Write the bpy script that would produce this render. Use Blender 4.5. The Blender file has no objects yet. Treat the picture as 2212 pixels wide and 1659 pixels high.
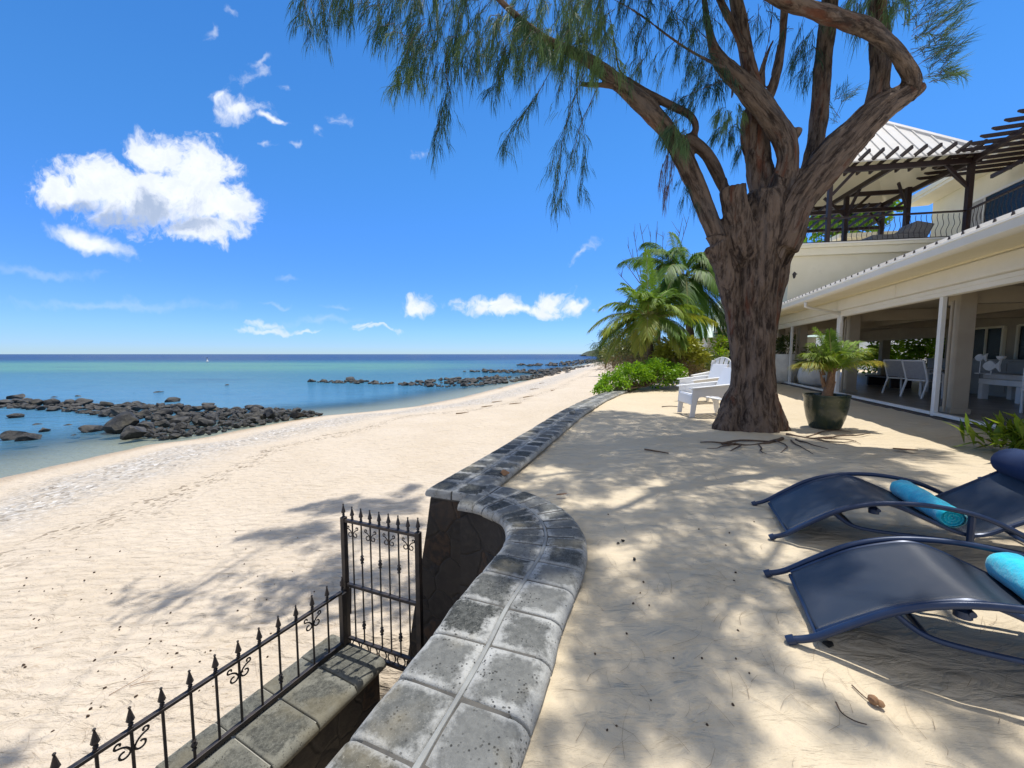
import bpy, math, random
import numpy as np
from mathutils import Vector, Matrix, noise
R = math.radians
random.seed(7)
rng = np.random.default_rng(7)
sc = bpy.context.scene
COL = sc.collection

# ------------------------------------------------------------------ camera
H = 1.3                      # eye height over the terrace sand (z = 0)
F = 835.0                    # focal length in pixels of a 2212 px wide picture
TH = math.atan(64.5 / F)     # the camera looks slightly down
cam = bpy.data.objects.new('camera', bpy.data.cameras.new('camera'))
COL.objects.link(cam)
cam.location = (0, 0, H)
cam.rotation_euler = (R(90) - TH, 0, 0)
cam.data.sensor_width = 36
cam.data.lens = 36 * F / 2212
cam.data.clip_start = 0.02
cam.data.clip_end = 60000
sc.camera = cam
sc.render.resolution_x, sc.render.resolution_y = 1024, 768

# ------------------------------------------------------------------ light
SUN_EL, SUN_AZ = 74.0, 42.0      # degrees; azimuth clockwise from +Y
SUN = Vector((math.sin(R(SUN_AZ)) * math.cos(R(SUN_EL)), math.cos(R(SUN_AZ)) * math.cos(R(SUN_EL)), math.sin(R(SUN_EL))))
sl = bpy.data.lights.new('sun', 'SUN')
sl.energy = 4.0
sl.angle = R(0.5)
sl.color = (1.0, 0.955, 0.88)
so = bpy.data.objects.new('sun', sl)
COL.objects.link(so)
so.rotation_euler = SUN.to_track_quat('Z', 'Y').to_euler()
sc.view_settings.view_transform = 'Standard'
sc.view_settings.look = 'None'
sc.view_settings.gamma = 1
sc.view_settings.exposure = 0.32
SKY_STRENGTH = 0.15


def nd(nt, typ, ins=None, **at):
    n = nt.nodes.new(typ)
    for k, v in at.items():
        setattr(n, k, v)
    for k, v in (ins or {}).items():
        s = n.inputs[k]
        if isinstance(v, bpy.types.NodeSocket):
            nt.links.new(v, s)
        else:
            s.default_value = v
    return n


def mth(nt, op, a, b=0.0, c=None, clamp=False):
    d = {0: a, 1: b}
    if c is not None:
        d[2] = c
    return nd(nt, 'ShaderNodeMath', d, operation=op, use_clamp=clamp).outputs[0]


def mix(nt, f, a, b, mode='MIX'):
    n = nd(nt, 'ShaderNodeMix', data_type='RGBA', blend_type=mode)
    for i, v in ((0, f), (6, a), (7, b)):
        if isinstance(v, bpy.types.NodeSocket):
            nt.links.new(v, n.inputs[i])
        else:
            n.inputs[i].default_value = (*v, 1) if i and len(v) == 3 else v
    return n.outputs[2]


def sstep(nt, x, a, b, lo=0.0, hi=1.0):
    n = nd(nt, 'ShaderNodeMapRange', {0: x, 1: a, 2: b, 3: lo, 4: hi}, interpolation_type='SMOOTHSTEP')
    return n.outputs[0]


def ray(px, py):
    a, b = (px - 1106) / F, (829.5 - py) / F
    return Vector((a, math.cos(TH) + b * math.sin(TH), -math.sin(TH) + b * math.cos(TH)))


def gp(px, py, z=0.0):
    r = ray(px, py)
    k = (z - H) / r.z
    return Vector((k * r.x, k * r.y, z))


def at(px, py, Y):
    r = ray(px, py)
    k = Y / r.y
    return Vector((k * r.x, Y, H + k * r.z))


def to_px(v):
    d = Vector(v) - Vector((0, 0, H))
    f = d.y * math.cos(TH) - d.z * math.sin(TH)
    u = d.y * math.sin(TH) + d.z * math.cos(TH)
    if f < 0.01:
        return (-9999, -9999)
    return (1106 + F * d.x / f, 829.5 - F * u / f)


# the sky: Nishita, with fair-weather clouds at infinity
world = bpy.data.worlds.new('World')
sc.world = world
world.use_nodes = True
wt = world.node_tree
wt.nodes.clear()
sky = nd(wt, 'ShaderNodeTexSky', sky_type='NISHITA', sun_disc=False, sun_elevation=R(SUN_EL), sun_rotation=R(SUN_AZ),
         altitude=0, air_density=1.0, dust_density=0.0, ozone_density=3.0)
tc = nd(wt, 'ShaderNodeTexCoord')
sep = nd(wt, 'ShaderNodeSeparateXYZ', {0: tc.outputs['Generated']})
ysafe = mth(wt, 'MAXIMUM', sep.outputs[1], 0.02)
U = mth(wt, 'DIVIDE', sep.outputs[0], ysafe)
V_ = mth(wt, 'DIVIDE', sep.outputs[2], ysafe)
uv = nd(wt, 'ShaderNodeCombineXYZ', {0: U, 1: V_, 2: 0.0}).outputs[0]
nz_w = nd(wt, 'ShaderNodeTexNoise', {'Vector': uv, 'Scale': 7.0, 'Detail': 4.0, 'Roughness': 0.6}, noise_dimensions='2D')
wob = nd(wt, 'ShaderNodeVectorMath', {0: nz_w.outputs['Color'], 1: (0.5, 0.5, 0.5)}, operation='SUBTRACT').outputs[0]
wob = nd(wt, 'ShaderNodeVectorMath', {0: wob, 'Scale': 0.085}, operation='SCALE').outputs[0]
uvw = nd(wt, 'ShaderNodeVectorMath', {0: uv, 1: wob}, operation='ADD').outputs[0]
fb = nd(wt, 'ShaderNodeTexNoise', {'Vector': uvw, 'Scale': 16.0, 'Detail': 8.0, 'Roughness': 0.62}, noise_dimensions='2D').outputs[0]
fb2 = nd(wt, 'ShaderNodeTexNoise', {'Vector': uvw, 'Scale': 42.0, 'Detail': 6.0, 'Roughness': 0.6}, noise_dimensions='2D').outputs[0]


def ell(cx, cy, rx, ry, ang=0.0, vec=uvw):
    r0 = ray(cx, cy)
    r1 = ray(cx + rx, cy)
    r2 = ray(cx, cy - ry)
    u0, v0 = r0.x / r0.y, r0.z / r0.y
    su, sv = r1.x / r1.y - u0, r2.z / r2.y - v0
    m = nd(wt, 'ShaderNodeMapping', {'Vector': vec, 'Location': (u0, v0, 0), 'Rotation': (0, 0, R(ang)), 'Scale': (su, sv, 1)}, vector_type='TEXTURE')
    ln = nd(wt, 'ShaderNodeVectorMath', {0: m.outputs[0]}, operation='LENGTH').outputs['Value']
    return mth(wt, 'SUBTRACT', 1.0, ln)


def union(es):
    r = es[0]
    for e in es[1:]:
        r = nd(wt, 'ShaderNodeMath', {0: r, 1: e, 2: 0.12}, operation='SMOOTH_MAX').outputs[0]
    return r


big = union([ell(335, 330, 75, 52), ell(215, 392, 100, 62), ell(130, 420, 78, 45), ell(330, 425, 210, 82), ell(425, 375, 95, 85), ell(490, 450, 82, 70), ell(440, 485, 120, 36)])
tail = ell(190, 522, 112, 34, -18)
small = union([ell(520, 243, 78, 28), ell(590, 256, 45, 12), ell(480, 222, 30, 22)])
hor = union([ell(1110, 667, 150, 19), ell(1070, 655, 60, 16), ell(1190, 648, 55, 25), ell(900, 668, 42, 24), ell(1245, 662, 30, 14)])
low = union([ell(580, 712, 95, 10), ell(575, 700, 40, 13), ell(660, 716, 45, 7), ell(810, 713, 66, 8), ell(780, 707, 25, 8)])
wisp = union([ell(545, 160, 52, 20, 20), ell(560, 130, 40, 12, 20), ell(505, 28, 28, 14, -35), ell(735, 252, 34, 15), ell(690, 280, 22, 16, -60), ell(915, 330, 34, 18, 40),
              ell(1268, 540, 42, 13, 38), ell(575, 312, 26, 8), ell(632, 308, 20, 6), ell(615, 188, 22, 9, -20), ell(460, 80, 22, 12, 45)])
veil = union([ell(80, 585, 190, 14, -6), ell(615, 605, 40, 8), ell(250, 660, 330, 16), ell(740, 660, 40, 7), ell(600, 656, 45, 6), ell(700, 690, 90, 12)])


def dens(mask, amp, lo, hi, fine=0.25):
    n = mth(wt, 'MULTIPLY_ADD', mth(wt, 'SUBTRACT', fb, 0.5), amp, mask)
    n = mth(wt, 'MULTIPLY_ADD', mth(wt, 'SUBTRACT', fb2, 0.5), amp * fine, n)
    return sstep(wt, n, lo, hi)


d_big = dens(big, 1.3, -0.06, 0.55, 0.5)
d_tail = dens(tail, 0.9, 0.0, 0.75)
d_small = dens(small, 1.5, -0.05, 0.95, .5)
d_hor = dens(hor, 1.6, -0.1, 0.8, .6)
d_low = mth(wt, 'MULTIPLY', dens(low, 1.5, 0.1, 0.9, .6), 0.62)
d_wisp = mth(wt, 'MULTIPLY', dens(wisp, 2.4, 0.05, 1.7, .6), 0.62)
d_veil = mth(wt, 'MULTIPLY', dens(veil, 1.2, 0.0, 1.2), 0.20)
alpha = d_big
for e in (d_tail, d_small, d_hor, d_low, d_wisp, d_veil):
    alpha = mth(wt, 'MAXIMUM', alpha, e)
shadow = union([ell(300, 462, 130, 42, 10), ell(160, 452, 75, 20, 8), ell(420, 480, 120, 22)])
shadow = sstep(wt, mth(wt, 'MULTIPLY_ADD', mth(wt, 'SUBTRACT', fb, 0.5), 1.6, shadow), -0.1, 0.7)
shadow = mth(wt, 'MULTIPLY_ADD', sstep(wt, mth(wt, 'MULTIPLY_ADD', fb2, .5, fb), 0.55, 0.95), 0.22, mth(wt, 'MULTIPLY', shadow, .85), clamp=True)
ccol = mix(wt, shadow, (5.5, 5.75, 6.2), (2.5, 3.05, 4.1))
hs = nd(wt, 'ShaderNodeHueSaturation', {'Hue': 0.503, 'Saturation': 1.22, 'Value': 1.0, 'Color': sky.outputs[0]}).outputs[0]
sz = sep.outputs[2]
elev = sstep(wt, sz, 0.0, 0.48)
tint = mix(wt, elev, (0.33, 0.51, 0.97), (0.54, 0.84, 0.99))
tint = mix(wt, sstep(wt, sz, 0.60, 0.80), tint, (1.15, 1.0, 0.80))      # sky warmed and paled above the view, added to neutralise the fill
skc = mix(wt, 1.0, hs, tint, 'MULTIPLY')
# unseen bright cloud overhead and behind the viewer, added as neutral fill light
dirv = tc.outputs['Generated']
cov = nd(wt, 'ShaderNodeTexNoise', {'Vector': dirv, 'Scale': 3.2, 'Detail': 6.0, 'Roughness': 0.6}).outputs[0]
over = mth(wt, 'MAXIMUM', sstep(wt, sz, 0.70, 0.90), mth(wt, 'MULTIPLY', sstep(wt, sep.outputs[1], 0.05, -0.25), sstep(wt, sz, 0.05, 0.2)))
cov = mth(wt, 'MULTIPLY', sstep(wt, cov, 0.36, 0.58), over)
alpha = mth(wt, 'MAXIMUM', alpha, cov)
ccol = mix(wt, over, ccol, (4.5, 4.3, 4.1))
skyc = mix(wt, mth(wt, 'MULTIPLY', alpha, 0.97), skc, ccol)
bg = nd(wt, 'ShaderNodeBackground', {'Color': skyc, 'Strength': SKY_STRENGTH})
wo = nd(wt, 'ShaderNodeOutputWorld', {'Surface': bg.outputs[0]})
world.cycles.sampling_method = 'MANUAL'
world.cycles.sample_map_resolution = 512
try:
    sc.cycles.use_denoising = True
    sc.cycles.max_bounces = 8
    sc.cycles.transparent_max_bounces = 12
    sc.cycles.caustics_reflective = False
    sc.cycles.caustics_refractive = False
except Exception:
    pass


# ------------------------------------------------------------------ mesh helpers
class MB:
    def __init__(s):
        s.v, s.f, s.c = [], [], []
        s.cc = None

    def add(s, vs, fs, col=None):
        o = len(s.v)
        s.v += [tuple(p) for p in vs]
        s.f += [tuple(i + o for i in f) for f in fs]
        s.c += [col if col else (0.5, 0.5, 0.5, 1)] * len(vs)
        return s

    def hexa(s, p, col=None):   # p: 8 corners, bottom 4 ccw then top 4
        return s.add(p, [(3, 2, 1, 0), (4, 5, 6, 7), (0, 1, 5, 4), (1, 2, 6, 5), (2, 3, 7, 6), (3, 0, 4, 7)], col)

    def box(s, c, size, M=None, col=None):
        c = Vector(c)
        hx, hy, hz = size[0] / 2, size[1] / 2, size[2] / 2
        p = [Vector(q) for q in ((-hx, -hy, -hz), (hx, -hy, -hz), (hx, hy, -hz), (-hx, hy, -hz), (-hx, -hy, hz), (hx, -hy, hz), (hx, hy, hz), (-hx, hy, hz))]
        if M is not None:
            p = [M @ q for q in p]
        return s.hexa([q + c for q in p], col)

    def bar(s, a, b, w, h=None, up=(0, 0, 1), col=None):
        a, b = Vector(a), Vector(b)
        h = h or w
        d = (b - a).normalized()
        u = Vector(up)
        x = d.cross(u)
        if x.length < 1e-4:
            x = d.cross(Vector((0, 1, 0)))
        x.normalize()
        y = x.cross(d)
        x, y = x * w / 2, y * h / 2
        return s.hexa([a - x - y, a + x - y, b + x - y, b - x - y, a - x + y, a + x + y, b + x + y, b - x + y], col)

    def tube(s, pts, r, n=8, cap=True, col=None, flat=1.0):
        pts = [Vector(p) for p in pts]
        rs = r if isinstance(r, (list, tuple)) else [r] * len(pts)
        vs, fs = [], []
        nrm = None
        for i, p in enumerate(pts):
            d = (pts[min(i + 1, len(pts) - 1)] - pts[max(i - 1, 0)]).normalized()
            if nrm is None:
                nrm = d.orthogonal().normalized()
                if abs(d.z) < .9:
                    nrm = Vector((0, 0, 1)) - d * d.z
                    nrm.normalize()
            else:
                nrm = nrm - d * nrm.dot(d)
                nrm.normalize()
            b = d.cross(nrm)
            for k in range(n):
                a = 2 * math.pi * k / n
                vs.append(p + nrm * math.cos(a) * rs[i] * flat + b * math.sin(a) * rs[i])
        for i in range(len(pts) - 1):
            for k in range(n):
                k2 = (k + 1) % n
                fs.append((i * n + k, i * n + k2, (i + 1) * n + k2, (i + 1) * n + k))
        if cap:
            fs.append(tuple(reversed(range(n))))
            fs.append(tuple(range((len(pts) - 1) * n, len(pts) * n)))
        return s.add(vs, fs, col)

    def lathe(s, prof, c=(0, 0, 0), n=24, axis=None, col=None):   # prof: [(r,z)]
        c = Vector(c)
        M = Matrix.Identity(3)
        if axis is not None:
            M = Vector(axis).normalized().to_track_quat('Z', 'Y').to_matrix()
        vs, fs = [], []
        for r, z in prof:
            for k in range(n):
                a = 2 * math.pi * k / n
                vs.append(c + M @ Vector((r * math.cos(a), r * math.sin(a), z)))
        for i in range(len(prof) - 1):
            for k in range(n):
                k2 = (k + 1) % n
                fs.append((i * n + k, i * n + k2, (i + 1) * n + k2, (i + 1) * n + k))
        fs.append(tuple(reversed(range(n))))
        fs.append(tuple(range((len(prof) - 1) * n, len(prof) * n)))
        return s.add(vs, fs, col)

    def prism(s, poly, ex, col=None):
        poly = [Vector(p) for p in poly]
        ex = Vector(ex)
        n = len(poly)
        fs = [tuple(reversed(range(n))), tuple(range(n, 2 * n))]
        fs += [(i, (i + 1) % n, n + (i + 1) % n, n + i) for i in range(n)]
        return s.add(poly + [p + ex for p in poly], fs, col)

    def grid(s, P, thick=None, col=None):   # P[i][j] points
        ni, nj = len(P), len(P[0])
        vs = [p for row in P for p in row]
        fs = [(i * nj + j, i * nj + j + 1, (i + 1) * nj + j + 1, (i + 1) * nj + j) for i in range(ni - 1) for j in range(nj - 1)]
        return s.add(vs, fs, col)

    def build(s, name, m, parent=None, smooth=False, bevel=0.0, origin=None, ang=40):
        me = bpy.data.meshes.new(name)
        vs = s.v
        base = Vector((0, 0, 0))
        if parent is not None:
            base = parent_origin(parent)
        if origin is not None:
            base = Vector(origin)
        me.from_pydata([(p[0] - base.x, p[1] - base.y, p[2] - base.z) for p in vs], [], s.f)
        if s.c:
            ca = me.color_attributes.new('Col', 'FLOAT_COLOR', 'POINT')
            ca.data.foreach_set('color', np.array(s.c, dtype=np.float32).ravel())
        me.materials.append(m)
        o = bpy.data.objects.new(name, me)
        COL.objects.link(o)
        if parent is not None:
            o.parent = parent
        if origin is not None:
            o.location = base if parent is None else base - parent_origin(parent)
        fix_normals(me)
        if smooth:
            me.shade_smooth()
            if ang:
                try:
                    me.set_sharp_from_angle(angle=R(ang))
                except Exception:
                    pass
        if bevel:
            b = o.modifiers.new('bevel', 'BEVEL')
            b.width = bevel
            b.segments = 2
            b.limit_method = 'ANGLE'
        return o


import bmesh


def fix_normals(me):
    b = bmesh.new()
    b.from_mesh(me)
    bmesh.ops.recalc_face_normals(b, faces=b.faces)
    b.to_mesh(me)
    b.free()


def parent_origin(o):
    p = Vector(o.location)
    while o.parent:
        o = o.parent
        p += Vector(o.location)
    return p


def np_mesh(name, V, quads=None, tris=None, mat=None, cols=None, parent=None, smooth=False):
    me = bpy.data.meshes.new(name)
    V = np.asarray(V, dtype=np.float32)
    if parent is not None:
        V = V - np.array(parent_origin(parent), dtype=np.float32)
    nq = 0 if quads is None else len(quads)
    ntr = 0 if tris is None else len(tris)
    me.vertices.add(len(V))
    me.vertices.foreach_set('co', V.ravel())
    loops = np.concatenate([np.asarray(quads, dtype=np.int32).ravel() if nq else np.zeros(0, np.int32), np.asarray(tris, dtype=np.int32).ravel() if ntr else np.zeros(0, np.int32)])
    me.loops.add(len(loops))
    me.loops.foreach_set('vertex_index', loops)
    me.polygons.add(nq + ntr)
    st = np.concatenate([np.arange(nq) * 4, nq * 4 + np.arange(ntr) * 3]).astype(np.int32)
    me.polygons.foreach_set('loop_start', st)
    if smooth:
        me.polygons.foreach_set('use_smooth', np.ones(nq + ntr, dtype=bool))
    me.update(calc_edges=True)
    if cols is not None:
        ca = me.color_attributes.new('Col', 'FLOAT_COLOR', 'POINT')
        ca.data.foreach_set('color', np.asarray(cols, dtype=np.float32).ravel())
    me.materials.append(mat)
    o = bpy.data.objects.new(name, me)
    COL.objects.link(o)
    if parent is not None:
        o.parent = parent
    return o


def tag(o, label, cat, group=None):
    o['label'] = label
    o['category'] = cat
    if group:
        o['group'] = group
    return o


def thing(name, label, cat, loc=(0, 0, 0), group=None, rz=0.0):
    o = bpy.data.objects.new(name, None)
    o.empty_display_size = 0.2
    COL.objects.link(o)
    o.location = loc
    o.rotation_euler = (0, 0, rz)
    return tag(o, label, cat, group)


def struct(o):
    o['kind'] = 'structure'
    return o


def stuff(o, label=None, cat=None):
    o['kind'] = 'stuff'
    if label:
        tag(o, label, cat)
    return o


def dup(root, loc=None, rz=None, label=None, group=None, scale=None):
    r = root.copy()
    COL.objects.link(r)
    if loc is not None:
        r.location = loc
    if rz is not None:
        r.rotation_euler = (0, 0, rz)
    if scale is not None:
        r.scale = scale
    if label:
        r['label'] = label
    if group:
        r['group'] = group
    for ch in list(root.children):
        c = ch.copy()
        COL.objects.link(c)
        c.parent = r
        for g in list(ch.children):
            d = g.copy()
            COL.objects.link(d)
            d.parent = c
    return r


# ------------------------------------------------------------------ materials
def new_mat(name):
    m = bpy.data.materials.new(name)
    m.use_nodes = True
    nt = m.node_tree
    b = nt.nodes['Principled BSDF']
    return m, nt, b


def setb(nt, b, **k):
    for key, v in k.items():
        key = key.replace('_', ' ')
        s = b.inputs[key]
        if isinstance(v, bpy.types.NodeSocket):
            nt.links.new(v, s)
        else:
            s.default_value = (*v, 1) if isinstance(v, tuple) and len(v) == 3 and s.type == 'RGBA' else v


def bump(nt, b, h, dist=0.01, strength=1.0, prev=None):
    ins = {'Height': h, 'Distance': dist, 'Strength': strength}
    if prev is not None:
        ins['Normal'] = prev
    n = nd(nt, 'ShaderNodeBump', ins)
    if b is not None:
        nt.links.new(n.outputs[0], b.inputs['Normal'])
    return n.outputs[0]


def noi(nt, vec, scale, detail=4.0, rough=0.55, out=0, dist=0.0):
    return nd(nt, 'ShaderNodeTexNoise', {'Vector': vec, 'Scale': scale, 'Detail': detail, 'Roughness': rough, 'Distortion': dist}).outputs[out]


def objco(nt):
    return nd(nt, 'ShaderNodeTexCoord').outputs['Object']


def posco(nt):
    return nd(nt, 'ShaderNodeNewGeometry').outputs['Position']


def simple(name, c1, c2=None, scale=6.0, rough=0.6, metal=0.0, bmp=0.0, bscale=60.0, spec=0.5, stretch=None, sheen=0.0, wear=None):
    m, nt, b = new_mat(name)
    co = objco(nt)
    if stretch:
        co = nd(nt, 'ShaderNodeMapping', {'Vector': co, 'Scale': stretch}).outputs[0]
    n = noi(nt, co, scale, 5.0, 0.6)
    c2 = c2 or tuple(x * 0.8 for x in c1)
    col = mix(nt, sstep(nt, n, 0.35, 0.65), c1, c2)
    if wear:
        w = sstep(nt, noi(nt, co, scale * 3.1, 6.0, 0.7), 0.58, 0.72)
        col = mix(nt, mth(nt, 'MULTIPLY', w, wear[3]), col, wear[:3])
    rr = mth(nt, 'MULTIPLY_ADD', n, 0.25, rough - 0.12)
    setb(nt, b, Base_Color=col, Roughness=rr, Metallic=metal, Specular_IOR_Level=spec)
    if sheen:
        b.inputs['Sheen Weight'].default_value = sheen
    if bmp:
        bump(nt, b, noi(nt, co, bscale, 4.0, 0.6), bmp)
    return m


def leafmat(name, dark, light, alt=None, rough=0.45, trans=0.35, spec=0.4):
    m, nt, b = new_mat(name)
    at_ = nd(nt, 'ShaderNodeAttribute', attribute_name='Col')
    sp = nd(nt, 'ShaderNodeSeparateColor', {0: at_.outputs['Color']})
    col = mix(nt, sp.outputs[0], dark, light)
    if alt:
        col = mix(nt, sp.outputs[1], col, alt)
    setb(nt, b, Base_Color=col, Roughness=rough, Specular_IOR_Level=spec)
    tr = nd(nt, 'ShaderNodeBsdfTranslucent', {'Color': mix(nt, 1.0, col, (1.25, 1.15, 0.55), 'MULTIPLY')})
    ms = nd(nt, 'ShaderNodeMixShader', {0: trans, 1: b.outputs[0], 2: tr.outputs[0]})
    out = nt.nodes['Material Output']
    nt.links.new(ms.outputs[0], out.inputs[0])
    return m


def sandmat(name, base, alt, dark, wet=False):
    m, nt, b = new_mat(name)
    p = posco(nt)
    big_ = noi(nt, p, 0.55, 4.0, 0.6)
    med = noi(nt, p, 5.0, 5.0, 0.62)
    fine = noi(nt, p, 240.0, 2.0, 0.7)
    col = mix(nt, sstep(nt, big_, 0.3, 0.7), base, alt)
    col = mix(nt, mth(nt, 'MULTIPLY', sstep(nt, med, 0.52, 0.75), 0.35), col, dark)
    col = mix(nt, mth(nt, 'MULTIPLY', sstep(nt, fine, 0.55, 0.75), 0.28), col, tuple(x * .55 for x in dark))
    st = nd(nt, 'ShaderNodeMapping', {'Vector': p, 'Rotation': (0, 0, R(-15)), 'Scale': (0.55, 1.5, 1)}).outputs[0]
    rip = noi(nt, st, 7.0, 5.0, 0.58, dist=0.6)
    foot = nd(nt, 'ShaderNodeTexVoronoi', {'Vector': nd(nt, 'ShaderNodeVectorMath', {0: st, 1: nd(nt, 'ShaderNodeVectorMath', {0: noi(nt, p, 4.0, 3.0, .5, 1), 'Scale': 0.35}, operation='SCALE').outputs[0]}, operation='ADD').outputs[0], 'Scale': 5.5, 'Smoothness': 0.6}, feature='SMOOTH_F1').outputs[0]
    if wet:
        a = nd(nt, 'ShaderNodeAttribute', attribute_name='Col')
        sp = nd(nt, 'ShaderNodeSeparateColor', {0: a.outputs['Color']})
        shore = sp.outputs[0]      # metres inland / 20
        wetm = sstep(nt, mth(nt, 'MULTIPLY_ADD', mth(nt, 'SUBTRACT', big_, .5), .03, shore), 0.075, -0.01)
        col = mix(nt, mth(nt, 'MULTIPLY', wetm, 0.75), col, (0.40, 0.29, 0.17))
        # bands of shell and coral grit left by the tide
        w1 = mth(nt, 'MULTIPLY_ADD', mth(nt, 'SUBTRACT', noi(nt, p, 0.35, 4.0, .6), 0.5), 0.13, shore)
        band = mth(nt, 'MULTIPLY', sstep(nt, w1, 0.10, 0.17), sstep(nt, w1, 0.33, 0.22))
        band2 = mth(nt, 'MULTIPLY', sstep(nt, w1, 0.335, 0.355), sstep(nt, w1, 0.41, 0.37))
        col = mix(nt, mth(nt, 'MULTIPLY', band, .40), col, (0.40, 0.375, 0.34))
        vo = nd(nt, 'ShaderNodeTexVoronoi', {'Vector': p, 'Scale': 13.0, 'Randomness': 1.0})
        spk = nd(nt, 'ShaderNodeSeparateColor', {0: vo.outputs['Color']})
        cl = sstep(nt, noi(nt, p, 2.2, 5.0, .7), 0.34, 0.56)
        wsh = mth(nt, 'MULTIPLY', mth(nt, 'MULTIPLY', band, cl), sstep(nt, spk.outputs[0], 0.30, 0.42))
        col = mix(nt, mth(nt, 'MULTIPLY', wsh, .72), col, mix(nt, spk.outputs[1], (0.17, 0.155, 0.135), (0.80, 0.78, 0.75)))
        wdk = mth(nt, 'MULTIPLY', mth(nt, 'MULTIPLY', mth(nt, 'MAXIMUM', band2, mth(nt, 'MULTIPLY', band, .6)), cl), sstep(nt, spk.outputs[2], 0.68, 0.78))
        col = mix(nt, mth(nt, 'MULTIPLY', wdk, .75), col, (0.16, 0.12, 0.08))
        setb(nt, b, Roughness=mth(nt, 'MULTIPLY_ADD', wetm, -0.5, 0.9))
    else:
        setb(nt, b, Roughness=0.92)
    setb(nt, b, Base_Color=col, Specular_IOR_Level=0.2)
    if wet:
        wr = nd(nt, 'ShaderNodeMapping', {'Vector': p, 'Rotation': (0, 0, R(-20)), 'Scale': (1.0, 2.6, 1)}).outputs[0]
        wrn = noi(nt, wr, 5.0, 5.0, 0.62, dist=1.4)
        nearw = sstep(nt, shore, 0.2, 0.5)
        col = mix(nt, mth(nt, 'MULTIPLY', mth(nt, 'MULTIPLY', sstep(nt, wrn, 0.40, 0.30), 0.42), nearw), col, (0.40, 0.29, 0.18))
        nt.links.new(col, b.inputs['Base Color'])
    n1 = bump(nt, None, rip, 0.045 if not wet else 0.09, 0.9)
    n2 = bump(nt, None, foot, 0.04 if not wet else 0.06, 0.6, n1)
    bump(nt, b, fine, 0.002, 0.8, n2)
    return m


M = {}
M['sand'] = sandmat('terrace sand', (0.61, 0.52, 0.38), (0.57, 0.48, 0.345), (0.48, 0.39, 0.27))
M['beach'] = sandmat('beach sand', (0.60, 0.515, 0.41), (0.56, 0.475, 0.37), (0.48, 0.39, 0.285), wet=True)
M['iron'] = simple('black iron', (0.022, 0.022, 0.026), (0.05, 0.04, 0.036), 14, 0.5, 0.3, 0.0006, 180, wear=(0.14, 0.12, 0.12, 0.35))
M['white'] = simple('white paint', (0.78, 0.77, 0.74), (0.72, 0.71, 0.67), 2.0, 0.45, bmp=0.0006, bscale=40)
M['plastic'] = simple('white resin', (0.80, 0.80, 0.80), (0.76, 0.765, 0.77), 2.0, 0.38)
M['cream'] = simple('cream paint', (0.82, 0.76, 0.585), (0.78, 0.72, 0.54), 1.2, 0.75, bmp=0.001, bscale=50, wear=(0.58, 0.52, 0.40, 0.25))
M['creamwhite'] = simple('off white paint', (0.80, 0.77, 0.70), (0.76, 0.73, 0.65), 1.5, 0.6, bmp=0.0005, bscale=60)
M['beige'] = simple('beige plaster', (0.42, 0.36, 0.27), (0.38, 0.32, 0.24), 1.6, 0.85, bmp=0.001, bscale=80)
M['wood'] = simple('dark stained timber', (0.018, 0.009, 0.008), (0.034, 0.016, 0.012), 5.0, 0.5, bmp=0.002, bscale=30, stretch=(1, 1, 6))
M['roof'] = simple('white metal roof', (0.76, 0.74, 0.70), (0.70, 0.67, 0.62), 1.3, 0.42, bmp=0.0005)
M['dark'] = simple('dark interior', (0.02, 0.019, 0.017), (0.03, 0.027, 0.022), 2.0, 0.7)
M['glass'] = simple('dark window glass', (0.008, 0.009, 0.010), (0.012, 0.013, 0.014), 1.0, 0.25, spec=0.3)
M['counter'] = simple('shade greyed panelling', (0.36, 0.35, 0.32), (0.31, 0.30, 0.275), 2.0, 0.6)  # white panels greyed: the veranda shade is put into the colour
M['tile'] = simple('grey floor tile', (0.22, 0.20, 0.17), (0.17, 0.15, 0.125), 3.0, 0.32, bmp=0.0005)
M['step'] = simple('brown plinth', (0.07, 0.05, 0.04), (0.11, 0.08, 0.06), 6.0, 0.7)
M['frame'] = simple('navy metal', (0.012, 0.028, 0.075), (0.018, 0.036, 0.085), 6.0, 0.36, 0.2, wear=(0.07, 0.08, 0.11, 0.3))
M['grey'] = simple('grey mesh fabric', (0.34, 0.34, 0.34), (0.29, 0.29, 0.30), 30, 0.75, bmp=0.0008, bscale=300)
M['potgreen'] = simple('green glaze', (0.014, 0.028, 0.024), (0.034, 0.044, 0.022), 4.0, 0.22, bmp=0.003, bscale=14, spec=0.6, wear=(0.20, 0.27, 0.25, 0.22))
M['potwhite'] = simple('white glazed pot', (0.72, 0.71, 0.68), (0.62, 0.61, 0.58), 4.0, 0.4, bmp=0.004, bscale=12)
M['soil'] = simple('potting soil', (0.045, 0.03, 0.02), (0.08, 0.055, 0.035), 20, 0.95, bmp=0.01, bscale=40)
M['pillow'] = simple('navy pillow fabric', (0.010, 0.024, 0.075), (0.015, 0.032, 0.09), 8, 0.85, bmp=0.002, bscale=220, sheen=0.04, spec=0.2)
M['litter'] = simple('dry needles', (0.20, 0.14, 0.085), (0.28, 0.20, 0.12), 25, 0.9)
M['twig'] = simple('dry twig', (0.07, 0.045, 0.03), (0.13, 0.085, 0.055), 25, 0.85, bmp=0.002, bscale=90)
M['cone'] = simple('dry seed cone', (0.045, 0.028, 0.018), (0.10, 0.06, 0.035), 60, 0.9, bmp=0.003, bscale=120)
M['deadleaf'] = simple('dry leaf', (0.20, 0.10, 0.05), (0.28, 0.16, 0.08), 25, 0.8)
M['coconut'] = simple('yellow coconut', (0.55, 0.42, 0.08), (0.45, 0.36, 0.10), 8, 0.5)
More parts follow.
